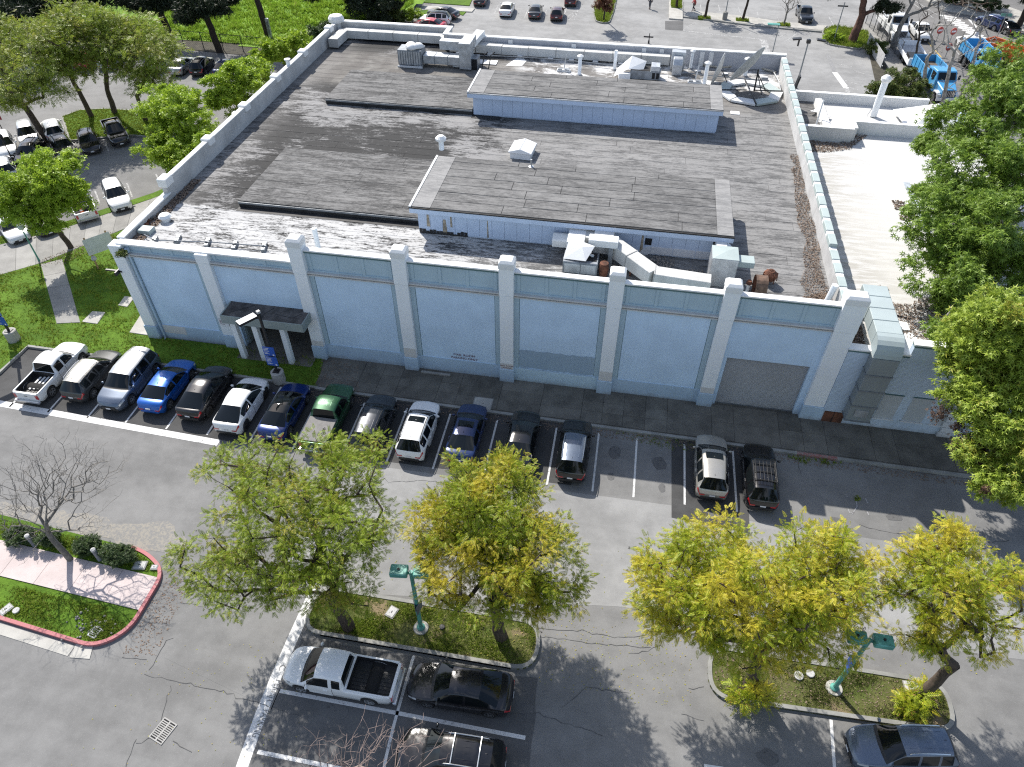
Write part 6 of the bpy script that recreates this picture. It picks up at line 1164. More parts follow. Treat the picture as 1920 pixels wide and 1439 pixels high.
a2, b2, L, hd = frame_of((1724, 121), (1703, 84), 1.0, 1.0)
t = empty('flatbed_trailer', (*b2[:2], 0), hd, 'flatbed trailer with a white deck behind the blue dump truck', 'trailer', GS); MB().box(0, L, -1.2, 1.2, .85, 1.0).build('deck', M_BOXC, t); MB().box(0, L, -1.25, -1.15, .8, 1.25).box(0, L, 1.15, 1.25, .8, 1.25).box(-.05, .1, -1.25, 1.25, .8, 1.5).box(L - .1, L + .05, -1.25, 1.25, .8, 1.6).build('side_rail', M_SIGNW, t)
wheels_on(t, (L * .35, L * .55), 1.0, .42); MB().box(L, L + 1.4, -.1, .1, .7, .85).build('drawbar', M_BLKMET, t); MB().box(L * .55, L * .9, -.9, .9, 1.0, 1.35).build('load', M_BLKMET, t)
a, b, L, hd = frame_of((1692, 66), (1656, 20), 1.2, 1.4)
t = empty('utility_truck', (*a[:2], 0), hd, 'white utility truck with side lockers by the leafless forked tree', 'truck', GS); conv_cab(t, 0, 2.3, PAINT['white'], PAINT['white']); wheels_on(t, (-1.0, -5.6), 1.0); MB().box(-7.4, -.5, -.45, .45, .6, .95).build('chassis', M_BLKMET, t)
for s in (1, -1): MB().box(-7.3, -3.7, s * .95 - .25, s * .95 + .25, .9, 1.9).build('locker', PAINT['white'], t, bevel=.03)
MB().box(-7.3, -3.7, -.7, .7, .9, 1.1).build('deck', M_TRIM, t); MB().box(-7.0, -4.2, -1.15, 1.15, 2.0, 2.12).build('ladder_rack', PAINT['white'], t); MB().lathe([(.4, 1.1), (.4, 1.9)], (-4.6, 0, 0), 12).build('reel', M_RUST, t)
a, b, L, hd = frame_of((1864, 140), (1820, 94), 1.2, 1.2)
t = empty('dump_truck', (*a[:2], 0), hd, 'second blue dump truck, half behind the big green tree', 'truck', GS); conv_cab(t, 0, 2.4, PAINT['truckblue'], PAINT['white']); wheels_on(t, (-1.0, -5.6, -6.9), 1.0); MB().box(-8, -.5, -.45, .45, .6, .95).build('chassis', M_BLKMET, t); tub(t, -8.0, -3.7, 1.2, 1.1, 2.4, PAINT['truckblue'])
t = empty('skip_container', at3(1884, 112), math.atan2(-.8, .62), 'orange open container beside the second blue truck', 'skip'); tub(t, -3, 3, 1.2, .1, 1.6, M_ORANGE, None, 'tub')
for px, py, lb in ((1755, 78, 'beside the white street pickup'), (1780, 80, 'on the centre line right of the white street pickup'), (1771, 110, 'behind the first blue truck')):
    t = empty('warning_sign', at3(px, py), .4, 'folding red-and-white road-work sign ' + lb, 'road sign', 'road-work signs'); MB().box(-.03, .03, -.03, .03, 0, 1.0).box(-.4, .4, -.02, .02, 0, .06).box(-.02, .02, -.4, .4, 0, .06).build('stand', M_STEEL, t)
    MB().tube([(0, -.03, 1.3), (0, .03, 1.3)], .42, 16).build('panel', simple('red_sign_face', (.5, .09, .07), .6), t); MB().box(-.30, .30, -.045, -.035, 1.2, 1.4).build('band', M_SIGNW, t)
# ------------------------------------------------------------------ trees
def rhomb(c, d, n, L, W):
    c, d, n = map(np.array, (c, d, n)); s = np.cross(n, d); s = s / np.linalg.norm(s)
    return [c + d * L * .16 + s * W * .56, c + d * L, c + d * L * .16 - s * W * .56]
def tmpl(kind):
    V = []; r = np.random.default_rng(4)
    if kind == 'frond':
        for x in (.10, .24, .38, .52, .66, .80):
            for s in (1, -1):
                d = np.array([.55, s * .82, -.14]); V += rhomb((x, 0, -.22 * x * x), d / np.linalg.norm(d), (0.12, s * .25, 1), .34 * (1.15 - .6 * x), .105)
        V += rhomb((.86, 0, -.17), np.array([.96, 0, -.28]), (.28, 0, .96), .26, .10)
    elif kind == 'frondlo':
        for x in (.15, .42, .68):
            for s in (1, -1):
                d = np.array([.55, s * .82, -.14]); V += rhomb((x, 0, -.22 * x * x), d / np.linalg.norm(d), (0.12, s * .25, 1), .36 * (1.15 - .5 * x), .17)
        V += rhomb((.80, 0, -.17), np.array([.96, 0, -.28]), (.28, 0, .96), .30, .15)
    elif kind == 'spray':
        for k in range(6):
            a = 2 * math.pi * k / 6 + r.uniform(-.3, .3); d = np.array([math.cos(a), math.sin(a), r.uniform(-.45, .35)]); d /= np.linalg.norm(d); V += rhomb(np.array([.12 * math.cos(a), .12 * math.sin(a), r.uniform(-.15, .15)]), d, (r.uniform(-.4, .4), r.uniform(-.4, .4), 1), .85, .50)
    elif kind == 'star':
        for k in range(7):
            a = 2 * math.pi * k / 7; d = np.array([math.cos(a), math.sin(a), -.42 + .2 * math.sin(k * 2.1)]); d /= np.linalg.norm(d); V += rhomb((0, 0, 0.05), d, (d[0] * .4, d[1] * .4, 1), 1.0, .30)
    elif kind == 'needle':
        for k in range(8):
            d = r.normal(0, 1, 3) + np.array([.5, 0, .3]); d /= np.linalg.norm(d); V += rhomb((0, 0, 0), d, np.cross(d, r.normal(0, 1, 3)), 1.0, .16)
    return np.array(V)
TM = {k: tmpl(k) for k in ('frond', 'frondlo', 'spray', 'star', 'needle')}
def leafmesh(name, kind, C, axis, size, rng, mat, parent, flat=.6, droop=.15):
    """C (n,3) positions, axis (n,3) growing directions"""
    n = len(C); ax = axis + rng.normal(0, .45, (n, 3)); ax[:, 2] -= droop; ax /= np.linalg.norm(ax, axis=1, keepdims=True)
    up = np.tile([0, 0, 1.0], (n, 1)) * flat + rng.normal(0, .45, (n, 3)); y = np.cross(up, ax); y /= np.maximum(np.linalg.norm(y, axis=1, keepdims=True), 1e-6); z = np.cross(ax, y)
    Rm = np.stack([ax, y, z], 2); s = size * rng.uniform(.65, 1.3, n); T = TM[kind]
    V = np.einsum('nij,kj->nki', Rm * s[:, None, None], T) + C[:, None, :]
    return link(name, npmesh(name, V.reshape(-1, 3), np.arange(n * len(T)).reshape(-1, 3)), mat, parent)
def skeleton(base, fork, tips, rng, tr=.28, seglen=.55, wob=.06, tipr=.012, sides=5, lean=None, pw=.46, direct=.28):
    P = [np.array(base, float)]; par = [-1]; b = np.array(base, float); f = np.array(fork, float)
    n = max(3, int(np.linalg.norm(f - b) / .6))
    for k in range(1, n + 1): P.append(b + (f - b) * k / n + (rng.normal(0, wob * .5, 3) if k < n else 0)); par.append(len(P) - 2)
    start = len(P) - 1; order = np.argsort(np.linalg.norm(tips - f, axis=1)); tipn = []
    for ti in order:
        t = tips[ti]; A = np.array(P[start:]); dn = np.linalg.norm(A - t, axis=1); rootd = np.linalg.norm(A - f, axis=1)
        cost = dn + direct * rootd + np.where(A[:, 2] > t[2] + .3, 2.0, 0); j = start + int(np.argmin(cost)); q = P[j]; L = np.linalg.norm(t - q); m = max(1, int(L / seglen)); pv = j
        for k in range(1, m + 1):
            s = k / m; p = q + (t - q) * s; p = p + np.array([0, 0, .16 * L * s * (1 - s)]) + rng.normal(0, wob * (1 if k < m else .2), 3); P.append(p); par.append(pv); pv = len(P) - 1
        tipn.append(pv)
    cnt = np.zeros(len(P))
    for t in tipn:
        while t >= 0: cnt[t] += 1; t = par[t]
    cnt = np.maximum(cnt, 1); r = tipr + (tr - tipr) * ((cnt - 1) / max(1, cnt[start] - 1)) ** pw
    r[:start + 1] = np.linspace(tr * 1.35, tr, start + 1); return np.array(P), np.array(par), r, start
def barkmesh(name, P, par, r, mat, parent, keep, sides=6):
    V = []; F = []; mb = MB()
    for i in keep:
        j = par[i]
        if j < 0: continue
        a, b = Vector(P[j]), Vector(P[i]); d = (b - a); 
        if d.length < 1e-5: continue
        d.normalize(); x = d.orthogonal().normalized(); y = d.cross(x); n = sides if r[i] > .03 else (4 if r[i] > .014 else 3); o = len(V); ra, rb = min(r[j], r[i] * 1.35), r[i]
        for q, rr in ((a - d * ra * .3, ra), (b + d * rb * .3, rb)):
            for k in range(n): t = 2 * math.pi * k / n; V.append(tuple(q + (x * math.cos(t) + y * math.sin(t)) * rr))
        F += [(o + k, o + (k + 1) % n, o + n + (k + 1) % n, o + n + k) for k in range(n)]
    me = bpy.data.meshes.new(name); me.from_pydata(V, [], F); me.shade_smooth(); return link(name, me, mat, parent)
def ellip(blobs, n, rng, shell=.45):
    w = np.array([b[3] * b[4] * b[5] for b in blobs]); w = w / w.sum(); out = []
    for b, k in zip(blobs, np.maximum(1, np.round(w * n).astype(int))):
        d = rng.normal(0, 1, (k, 3)); d /= np.linalg.norm(d, axis=1, keepdims=True); rr = rng.random(k) ** shell; out.append(np.array(b[:3]) + d * rr[:, None] * np.array(b[3:6]))
    return np.concatenate(out)
TRIS = [0]
def tree(name, label, base, fork_h, blobs, leaf, mat, bark, group, nclus=90, per=40, size=.4, clus=.85, seed=1, tr=.22, flat=.7, droop=.15, shell=.4, lean=(0, 0), seeds=0, z0=0.0, kind='tree', wob=.07, under=0, cz=.55, sides=6):
    rng = np.random.default_rng(seed); root = empty(name, (base[0], base[1], z0), 0, label, kind, group); o = np.array([base[0], base[1], z0])
    B = [(b[0] - o[0], b[1] - o[1], b[2] - o[2], *b[3:6]) for b in blobs]
    tips = ellip(B, nclus, rng, shell); tips[:, 2] = np.maximum(tips[:, 2], fork_h * .72)
    cen = np.mean([b[:3] for b in B], 0); f = np.array([lean[0], lean[1], fork_h])
    P, par, r, st = skeleton((0, 0, 0), f, tips, rng, tr, wob=wob)
    barkmesh('trunk', P, par, r, bark, root, range(0, st + 1), 9); barkmesh('branches', P, par, r, bark, root, range(st + 1, len(P)), sides)
    if leaf:
        n = len(tips) * per; ci = np.repeat(np.arange(len(tips)), per); cs = clus * rng.uniform(.6, 1.3, len(tips))[ci]
        d = rng.normal(0, 1, (n, 3)); d /= np.linalg.norm(d, axis=1, keepdims=True); d[:, 2] *= cz; C = tips[ci] + d * (rng.random(n) ** .55 * cs)[:, None]
        ax = d + .35 * (C - cen) / np.maximum(np.linalg.norm(C - cen, axis=1, keepdims=True), .1)
        leafmesh('crown', leaf, C, ax, size, rng, mat, root, flat, droop)
        if seeds:
            k = rng.integers(0, len(tips), seeds); C = tips[k] + rng.normal(0, clus * .55, (seeds, 3)); leafmesh('seed_pods', 'spray', C, rng.normal(0, 1, (seeds, 3)), .07, rng, M_BARKD, root)
    return root
def blob(px, py, z, rx, ry, rz): return (*at(px, py, z), z, rx, ry, rz)
GT = 'trees on the front lot islands'
tree('island_tree', 'olive-green feathery tree at the left end of the left island, widest of the foreground trees', at(655, 1178), 2.3,
     [blob(520, 960, 6.4, 2.7, 2.5, 1.9), blob(635, 880, 7.0, 2.3, 2.2, 1.7), blob(455, 880, 6.6, 1.8, 1.8, 1.3), blob(640, 990, 6.6, 2.2, 2.0, 1.8), blob(430, 1075, 4.8, 2.3, 1.9, 1.4), blob(560, 1075, 5.0, 2.4, 2.0, 1.5), blob(650, 1100, 4.2, 1.4, 1.2, 1.1), blob(375, 1050, 5.2, 1.3, 1.2, .8)],
     'frond', ML_A, M_BARK, GT, 275, 52, .262, .55, 3, .23, .75, .12, .42, (-.5, .1), 420, .12)
tree('island_tree', 'green-gold feathery tree at the right end of the left island', at(940, 1196), 2.2,
     [blob(900, 940, 6.8, 2.7, 2.4, 1.9), blob(840, 980, 6.4, 1.7, 1.8, 1.5), blob(960, 1020, 6.4, 2.4, 2.2, 1.8), blob(1010, 1085, 5.4, 1.8, 1.7, 1.5), blob(880, 1080, 5.2, 2.1, 1.8, 1.4), blob(960, 1120, 4.4, 1.8, 1.3, 1.1), blob(930, 895, 7.0, 1.9, 1.4, 1.1)],
     'frond', ML_B, M_BARK, GT, 265, 74, .255, .58, 5, .23, .75, .12, .42, (-.3, .2), 520, .12)
tree('island_tree', 'big yellow-green feathery tree at the left end of the right island', at(1405, 1290), 2.2,
     [blob(1400, 1080, 6.8, 3.0, 2.6, 1.9), blob(1290, 1090, 6.4, 2.2, 2.0, 1.6), blob(1510, 1070, 6.8, 2.5, 2.2, 1.8), blob(1580, 1100, 6.2, 1.6, 1.7, 1.4), blob(1270, 1160, 5.0, 1.9, 1.6, 1.3), blob(1400, 1190, 5.0, 2.4, 1.8, 1.4), blob(1520, 1180, 5.0, 2.0, 1.7, 1.3), blob(1300, 1020, 7.2, 1.2, 1.1, .8), blob(1560, 1030, 7.0, 1.6, 1.3, 1.0)],
     'frond', ML_C, M_BARK, GT, 310, 60, .262, .57, 7, .24, .75, .12, .42, (-.2, .2), 300, .12)
tree('island_tree', 'thinner yellow-green feathery tree with a leaning trunk at the end of the right island', at(1716, 1308), 2.9,
     [blob(1790, 1080, 6.8, 2.3, 2.2, 1.6), blob(1720, 1090, 6.4, 1.6, 1.6, 1.3), blob(1850, 1130, 6.0, 1.5, 1.6, 1.3), blob(1790, 1170, 5.2, 2.0, 1.5, 1.2), blob(1720, 1190, 4.4, 1.3, 1.0, .9), blob(1800, 1035, 7.2, 1.3, 1.1, .8)],
     'frond', ML_C, M_BARK, GT, 132, 52, .262, .56, 9, .19, .75, .12, .45, (.4, .1), 200, .12)
b_ = at(1716, 1312); tree('shrub', 'low feathery sapling at the foot of the leaning trunk', (b_[0] - .3, b_[1] - .2), .25, [(b_[0] - .3, b_[1] - .3, .7, .8, .6, .45)], 'frond', ML_C, M_BARK, None, 14, 16, .42, .4, 10, .04, .7, .1, z0=.12, kind='sapling')
b_ = at(1405, 1312); tree('shrub', 'yellow low spray of fronds on the kerb of the right island', (b_[0], b_[1]), .3, [(b_[0], b_[1] - .2, .8, .9, .6, .5)], 'frond', ML_C, M_BARK, None, 14, 16, .42, .4, 11, .04, .7, .1, z0=.12, kind='sapling')
# bare trees
def bare(name, label, base, fork_h, blobs, bark, n, seed, tr=.16, tipr=.008, group=None, lean=(0, 0), z0=0, shell=.55, wob=.05, seglen=.45, extra=0, pw=.5, direct=.62):
    rng = np.random.default_rng(seed); root = empty(name, (base[0], base[1], z0), 0, label, 'bare tree', group); o = np.array([base[0], base[1], z0])
    tips = ellip([(b[0] - o[0], b[1] - o[1], b[2] - o[2], *b[3:6]) for b in blobs], n, rng, shell); tips[:, 2] = np.maximum(tips[:, 2], fork_h * .6)
    P, par, r, st = skeleton((0, 0, 0), (lean[0], lean[1], fork_h), tips, rng, tr, seglen, wob, tipr, pw=pw, direct=direct)
    barkmesh('trunk', P, par, r, bark, root, range(0, st + 1), 8); barkmesh('branches', P, par, r, bark, root, range(st + 1, len(P)), 5)
    if extra:
        k = rng.integers(st + 1, len(P), extra); C = P[k]; mb = MB()
        for c in C:
            d = rng.normal(0, 1, 3); d[2] = abs(d[2]) * .6; d = d / np.linalg.norm(d) * rng.uniform(.25, .6); m_ = c + d * .5 + rng.normal(0, .03, 3); mb.tube([c, m_, c + d], [.006, .005, .003], 3, False)
        stuff(mb.build('twigs', bark, root, fix=False))
    return root
bare('bare_tree', 'leafless grey tree in the red-kerbed island with its shadow on the pink walk', at(134, 1052), 2.0, [blob(105, 885, 5.0, 2.6, 2.1, 1.9), blob(45, 920, 4.6, 2.1, 1.9, 1.7), blob(170, 900, 4.6, 1.7, 1.8, 1.7), blob(25, 985, 3.5, 1.5, 1.4, 1.0), blob(165, 985, 3.2, 1.3, 1.2, .8), blob(60, 1045, 2.0, .9, .6, .5)], M_BARKG, 700, 12, .12, .0045, None, (-.35, .15), .1, extra=700, wob=.03, seglen=.4, pw=.55)
bare('bare_tree', 'top of a reddish leafless tree rising into the bottom edge of the picture', (-.9, -25.6), 2.6, [blob(690, 1420, 5.6, 2.3, 1.3, 1.1), blob(620, 1430, 5.0, 1.2, 1.2, 1.0), blob(770, 1400, 5.4, 1.6, 1.0, .9)], M_TWIG, 120, 14, .08, .006, None, extra=200, wob=.04, pw=.7, direct=.8, seglen=.5)
# left side
GLT = 'bright green trees beside the left lot'
tree('leafy_tree', 'round bright green tree on the lawn by the diagonal walk', at(135, 468), 3.0, [blob(80, 345, 6.0, 2.7, 2.5, 2.0), blob(45, 375, 5.2, 1.7, 1.7, 1.5), blob(115, 370, 5.2, 1.8, 1.7, 1.6), blob(90, 310, 6.8, 1.9, 1.7, 1.2), blob(70, 410, 4.2, 1.9, 1.5, 1.2), blob(15, 385, 5.0, 1.2, 1.4, 1.2)], 'spray', ML_BR, M_BARK, GLT, 150, 52, .22, .75, 21, .16, .5, .1, .38, (-.9, .2))
tree('leafy_tree', 'bright green tree against the left parapet, nearest the white crossover', at(335, 318), 2.4, [blob(318, 215, 5.6, 2.2, 2.2, 2.0), blob(335, 270, 4.6, 2.4, 2.0, 1.7), blob(290, 270, 4.2, 1.6, 1.6, 1.4), blob(350, 190, 5.6, 1.7, 1.6, 1.4), blob(300, 180, 5.6, 1.3, 1.3, 1.0), blob(330, 305, 3.4, 1.6, 1.2, 1.0), blob(370, 240, 4.8, 1.6, 1.5, 1.4)], 'spray', ML_BR, M_BARK, GLT, 145, 48, .24, .78, 22, .15, .5, .1, .38)
tree('leafy_tree', 'bright green tree farther along the left parapet, above the dark blue car', at(452, 222), 2.4, [blob(410, 175, 5.0, 1.8, 1.8, 1.4), blob(450, 150, 5.4, 2.0, 1.8, 1.5), blob(480, 140, 5.0, 1.5, 1.5, 1.3), blob(440, 190, 4.0, 1.6, 1.5, 1.2), blob(455, 120, 6.0, .9, .9, .7)], 'spray', ML_BR, M_BARK, GLT, 95, 46, .25, .75, 23, .14, .5, .1, .4)
tree('leafy_tree', 'small green tree at the top of the left parapet below the meadow', at(535, 128), 1.8, [blob(520, 90, 4.0, 2.0, 1.8, 1.4), blob(555, 80, 4.2, 1.8, 1.6, 1.3), blob(495, 105, 3.4, 1.3, 1.3, 1.0)], 'spray', ML_BR, M_BARK, GLT, 60, 44, .27, .75, 24, .13, .5, .1, .4)
GJ = 'grey-green trees over the left lot'
tree('feathery_tree', 'leftmost grey-green tree with a thick leaning trunk between parked cars', at(90, 266), 3.2, [blob(30, 140, 7.0, 3.4, 3.0, 2.2), blob(75, 80, 8.5, 3.2, 2.8, 2.0), blob(20, 80, 8.0, 2.6, 2.6, 2.0), blob(85, 165, 5.6, 2.2, 2.0, 1.5), blob(10, 175, 5.2, 2.0, 2.0, 1.4)], 'frondlo', ML_J, M_BARK, GJ, 150, 40, .46, 1.05, 31, .26, .7, .1, .45, (-1.0, .3), 0)
tree('feathery_tree', 'second grey-green tree with a slim curved trunk on the grass island', at(173, 221), 3.2, [blob(125, 105, 7.0, 2.4, 2.3, 2.0), blob(135, 60, 8.5, 2.6, 2.4, 1.8), blob(150, 120, 5.8, 1.7, 1.6, 1.3), blob(110, 40, 9.0, 2.0, 2.0, 1.5)], 'frondlo', ML_J, M_BARK, GJ, 105, 40, .46, 1.0, 32, .2, .7, .1, .45, (-.7, .3))
tree('feathery_tree', 'third grey-green tree with a wide forked trunk on the grass island', at(216, 214), 2.4, [blob(200, 90, 7.0, 2.8, 2.5, 2.2), blob(190, 45, 8.6, 2.8, 2.4, 1.8), blob(230, 60, 8.0, 2.2, 2.2, 1.8), blob(225, 120, 5.8, 2.0, 1.7, 1.4)], 'frondlo', ML_J, M_BARK, GJ, 130, 40, .46, 1.0, 33, .22, .7, .1, .45, (0, .2))
tree('feathery_tree', 'fourth grey-green tree, rightmost, beside the black crew-cab pickup', at(274, 228), 2.6, [blob(280, 100, 7.0, 2.4, 2.3, 2.0), blob(265, 60, 8.0, 2.2, 2.2, 1.6), blob(310, 90, 6.4, 1.9, 1.9, 1.5), blob(255, 150, 5.0, 1.6, 1.5, 1.1), blob(290, 135, 5.4, 1.7, 1.6, 1.3)], 'frondlo', ML_J, M_BARK, GJ, 110, 40, .46, 1.0, 34, .18, .7, .1, .45)
GP = 'dark trees along the meadow'
for (b, bl, lb, sd) in ((at(320, 70), [blob(285, 0, 5.2, 2.6, 2.0, 1.2), blob(250, -5, 5.2, 2.0, 2.0, 1.3), blob(318, -8, 5.5, 2.2, 2, 1.3)], 'dark tree with a thick trunk at the top left of the meadow', 41), (at(412, 98), [blob(385, 10, 5.6, 2.4, 2.0, 1.2), blob(410, -5, 5.8, 2.2, 2.0, 1.3), blob(352, 25, 5.0, 1.2, 1.2, .8)], 'dark tree leaning over the fence row of cars', 42), (at(505, 72), [(-41.5, 58, 12.5, 3.2, 3.0, 2.2), (-43.5, 58, 11.5, 2.0, 2.0, 1.6)], 'dark bare trunk rising out of the top of the picture in the meadow', 43)):
    tree('dark_tree', lb, b, 5.2, bl, 'needle', ML_DK, M_BARKD, GP, 80, 70, .5, 1.1, sd, .32, .2, .25, .4, (-.6, 0))
tree('dark_tree', 'broad dark tree standing behind the rear left roof corner', (-31.5, 65.0), 2.0, [(-35, 63, 5.2, 3.6, 3.0, 2.6), (-31, 64, 5.0, 3.2, 3.0, 3.0), (-27.5, 64, 4.4, 2.6, 2.6, 2.6), (-33, 66, 7.5, 4.0, 3.0, 2.0), (-28.5, 61, 3.0, 2.2, 2.0, 2.0)], 'needle', ML_DK, M_BARKD, GP, 190, 75, .45, 1.1, 44, .3, .2, .1, .35)
tree('dark_tree', 'black-green tree mass filling the top left corner', at(25, 55), 2.5, [blob(20, 10, 5, 4.5, 3.5, 2.5), blob(-30, 40, 5, 4, 4, 3), blob(80, 0, 5.5, 3.5, 3, 2.0), blob(150, -10, 5.5, 3, 3, 2)], 'needle', ML_DK, M_BARKD, GP, 170, 60, .7, 1.6, 45, .35, .2, .1, .4)
tree('shrub', 'dark round shrub under the rear left roof corner', at(605, 75), .5, [blob(605, 62, 1.6, 1.7, 1.5, 1.3)], 'spray', ML_SH, M_BARKD, None, 40, 40, .25, .55, 46, .06, kind='shrub'); tree('shrub', 'grey-green shrub beyond the rear left parapet', at(740, 38), .5, [blob(735, 25, 1.2, 2.6, 1.8, 1.2)], 'spray', ML_SH2, M_BARKD, None, 45, 36, .25, .55, 47, .05, kind='shrub')
tree('shrub', 'bright grassy shrub beside the red sedan', at(772, 36), .4, [blob(772, 28, .9, 1.4, 1.0, .8)], 'spray', ML_BR, M_BARKD, None, 26, 30, .2, .45, 48, .05, kind='shrub')
# rear lot
tree('small_tree', 'small russet-leaved tree in the rear island', at(1132, 41), 1.4, [blob(1134, 8, 2.9, 1.3, 1.2, 1.0), blob(1128, 0, 3.6, 1.1, 1.0, .8)], 'spray', ML_RED, M_BARKD, None, 40, 26, .2, .55, 51, .09, z0=.12)
GQ = 'young trees on the rear kerb'
for px, py, lb, sd in ((1320, 36, 'young trees on the rear kerb, first beside the person in red', 52), (1391, 40, 'young trees on the rear kerb, second left of the lamp block', 53)):
    b = at(px, py); tree('small_tree', lb.replace('young trees', 'dark-trunked young tree'), b, 2.6, [(b[0] + .2, b[1], 4.0, 1.7, 1.5, 1.0)], 'spray', ML_SH2, M_BARKD, GQ, 36, 22, .2, .6, sd, .14, lean=(.25, 0)); lawn('planting_bed', [(b[0] - .8, b[1] - .5), (b[0] + .8, b[1] - .55), (b[0] + .8, b[1] + .5), (b[0] - .8, b[1] + .5)], .15, M_GRASS); blades('grass', [(b[0] - .8, b[1] - .5), (b[0] + .8, b[1] - .55), (b[0] + .8, b[1] + .5), (b[0] - .8, b[1] + .5)], 220, .15, M_BLADE, (.1, .3), .04, sd)
b = at(1268, 17); tree('small_tree', 'young tree standing in the grass of the concrete median', b, 2.4, [(b[0], b[1], 3.6, 1.2, 1.2, .8)], 'spray', ML_SH2, M_BARKD, GQ, 30, 22, .2, .55, 54, .14, z0=.2)
b = at(1469, 49); bare('bare_tree', 'small leafless tree on the rear kerb left of the slate pickup', b, 1.4, [(b[0] + .1, b[1], 3.0, 1.5, 1.3, 1.0)], M_BARKG, 60, 55, .1, .012, None, extra=60); lawn('planting_bed', [(b[0] - .8, b[1] - .5), (b[0] + .8, b[1] - .55), (b[0] + .8, b[1] + .5), (b[0] - .8, b[1] + .5)], .15, M_GRASS); blades('grass', [(b[0] - .8, b[1] - .5), (b[0] + .8, b[1] - .55), (b[0] + .8, b[1] + .5), (b[0] - .8, b[1] + .5)], 220, .15, M_BLADE, (.1, .3), .04, 56)
b = at(1597, 80); tree('pine_tree', 'flat-topped dark pine with a thick reddish trunk in the rear corner bed', b, 3.0, [(b[0] - 1.6, b[1] + 1.0, 6.2, 2.6, 2.0, 1.0), (b[0] + 2.0, b[1] + 1.2, 6.6, 3.0, 2.2, 1.2), (b[0] - 3.2, b[1] + .4, 5.4, 1.4, 1.2, .7), (b[0] + 2.6, b[1] - .2, 4.4, 1.6, 1.3, .8), (b[0] + .2, b[1] + 1.5, 7.6, 2.8, 2.2, 1.0)], 'needle', ML_DK, simple('reddish_bark', (.11, .055, .04), .9, 0, .4, 3), None, 120, 80, .38, .75, 57, .42, .3, 0, .4, (.3, .2), z0=.12)
tree('shrub', 'big olive shrub tree between the annex and the blue dump truck', at(1692, 215), .9, [blob(1690, 160, 2.6, 2.6, 2.0, 1.5), blob(1660, 180, 2.2, 1.7, 1.6, 1.4), blob(1715, 180, 2.2, 1.8, 1.6, 1.4), blob(1690, 195, 1.2, 2.2, 1.4, 1.0)], 'spray', ML_SH2, M_BARKD, None, 120, 60, .2, .62, 58, .12, kind='shrub')
tree('shrub', 'low green shrubs under the rear pine', at(1560, 72), .3, [blob(1560, 66, .7, 1.6, .8, .5)], 'spray', ML_BR, M_BARKD, None, 22, 30, .2, .4, 59, .04, z0=.12, kind='shrub'); tree('shrub', 'clipped dark shrub along the street fence', at(1652, 100), .3, [blob(1645, 88, .8, 1.3, 2.2, .7)], 'spray', ML_SH2, M_BARKD, None, 30, 36, .2, .45, 60, .04, kind='shrub')
# leafless street trees
GSY = 'leafless street trees'
b = at(1673, 92); bare('bare_tree', 'leafless street tree with a stout forked trunk by the utility truck', b, 2.6, [(b[0] + 1, b[1], 7.5, 3.4, 2.5, 2.0), (b[0] + 3, b[1] - .6, 6.6, 2.4, 1.8, 1.6)], M_BARKG, 44, 61, .26, .02, GSY, extra=120, pw=.6)
for (bx, tx, tz, lb, sd, rr) in ((at(1712, 128), at(1728, 20, 7), 7.5, 'thin dark leafless tree beside the trailer deck', 62, .13), (at(1731, 166), at(1740, 60, 8), 8.0, 'pale mottled leafless tree in front of the blue dump truck', 63, .2), (at(1765, 205), at(1795, 40, 9), 9.0, 'tall pale leafless tree leaning right across the blue dump truck', 64, .2), (at(1815, 160), at(1835, 60, 8), 8.0, 'pale leafless tree left of the second blue truck', 65, .17), (at(1800, 200), at(1808, 130, 6), 5.5, 'short pale leafless tree right of the first blue truck', 66, .15)):
    f = (tx[0] - bx[0], tx[1] - bx[1]); bare('bare_tree', lb, bx, tz * .55, [(bx[0] + f[0] * .9, bx[1] + f[1] * .9, tz, 2.6, 2.0, 2.4), (bx[0] + f[0] * .6 + 1.2, bx[1] + f[1] * .6, tz * .8, 2.0, 1.8, 1.6)], M_BARKW if sd != 62 else M_BARKD, 34, sd, rr * .8, .010, GSY, (f[0] * .5, f[1] * .5), extra=120, wob=.06, pw=.6)
b = at(1905, 60); tree('dark_tree', 'dark tree at the top right corner beyond the street', b, 3.0, [(b[0], b[1] + 3, 6, 4, 4, 3), (b[0] - 6, b[1] + 12, 5, 4, 4, 3), (b[0] + 5, b[1] + 4, 6, 5, 4, 3.5)], 'needle', ML_DK, M_BARKD, None, 110, 50, .6, 1.3, 67, .3, .2); bare('bare_tree', 'brown leafless tree on the far pavement by the crosswalk', at(1800, 12), 2, [(*at(1800, -5, 4), 4.5, 2.6, 2, 1.6), (*at(1835, 5, 4), 4.2, 2.2, 2, 1.5)], M_BARK, 50, 68, .18, .02, GSY, extra=150)
for px, py, rx, lb, m in ((1790, 8, 1.8, 'brownish hedge behind the far pavement', ML_SH2), (1850, 22, 2.6, 'dull hedge right of the far pavement', ML_SH), (1822, 2, 2.2, 'green patch of hedge at the top edge', ML_BR)):
    b = at(px, py); tree('shrub', lb, b, .3, [(b[0], b[1], .9, rx, 1.0, .7)], 'spray', m, M_BARKD, None, 26, 30, .25, .5, px, .05, kind='shrub')
b = at(1862, 92); tree('shrub', 'small green shrub in front of the orange container', at(1858, 92), .2, [(*at(1858, 90, .6), .7, .9, .7, .5)], 'spray', ML_BR, M_BARKD, None, 14, 24, .22, .35, 71, .04, kind='shrub')
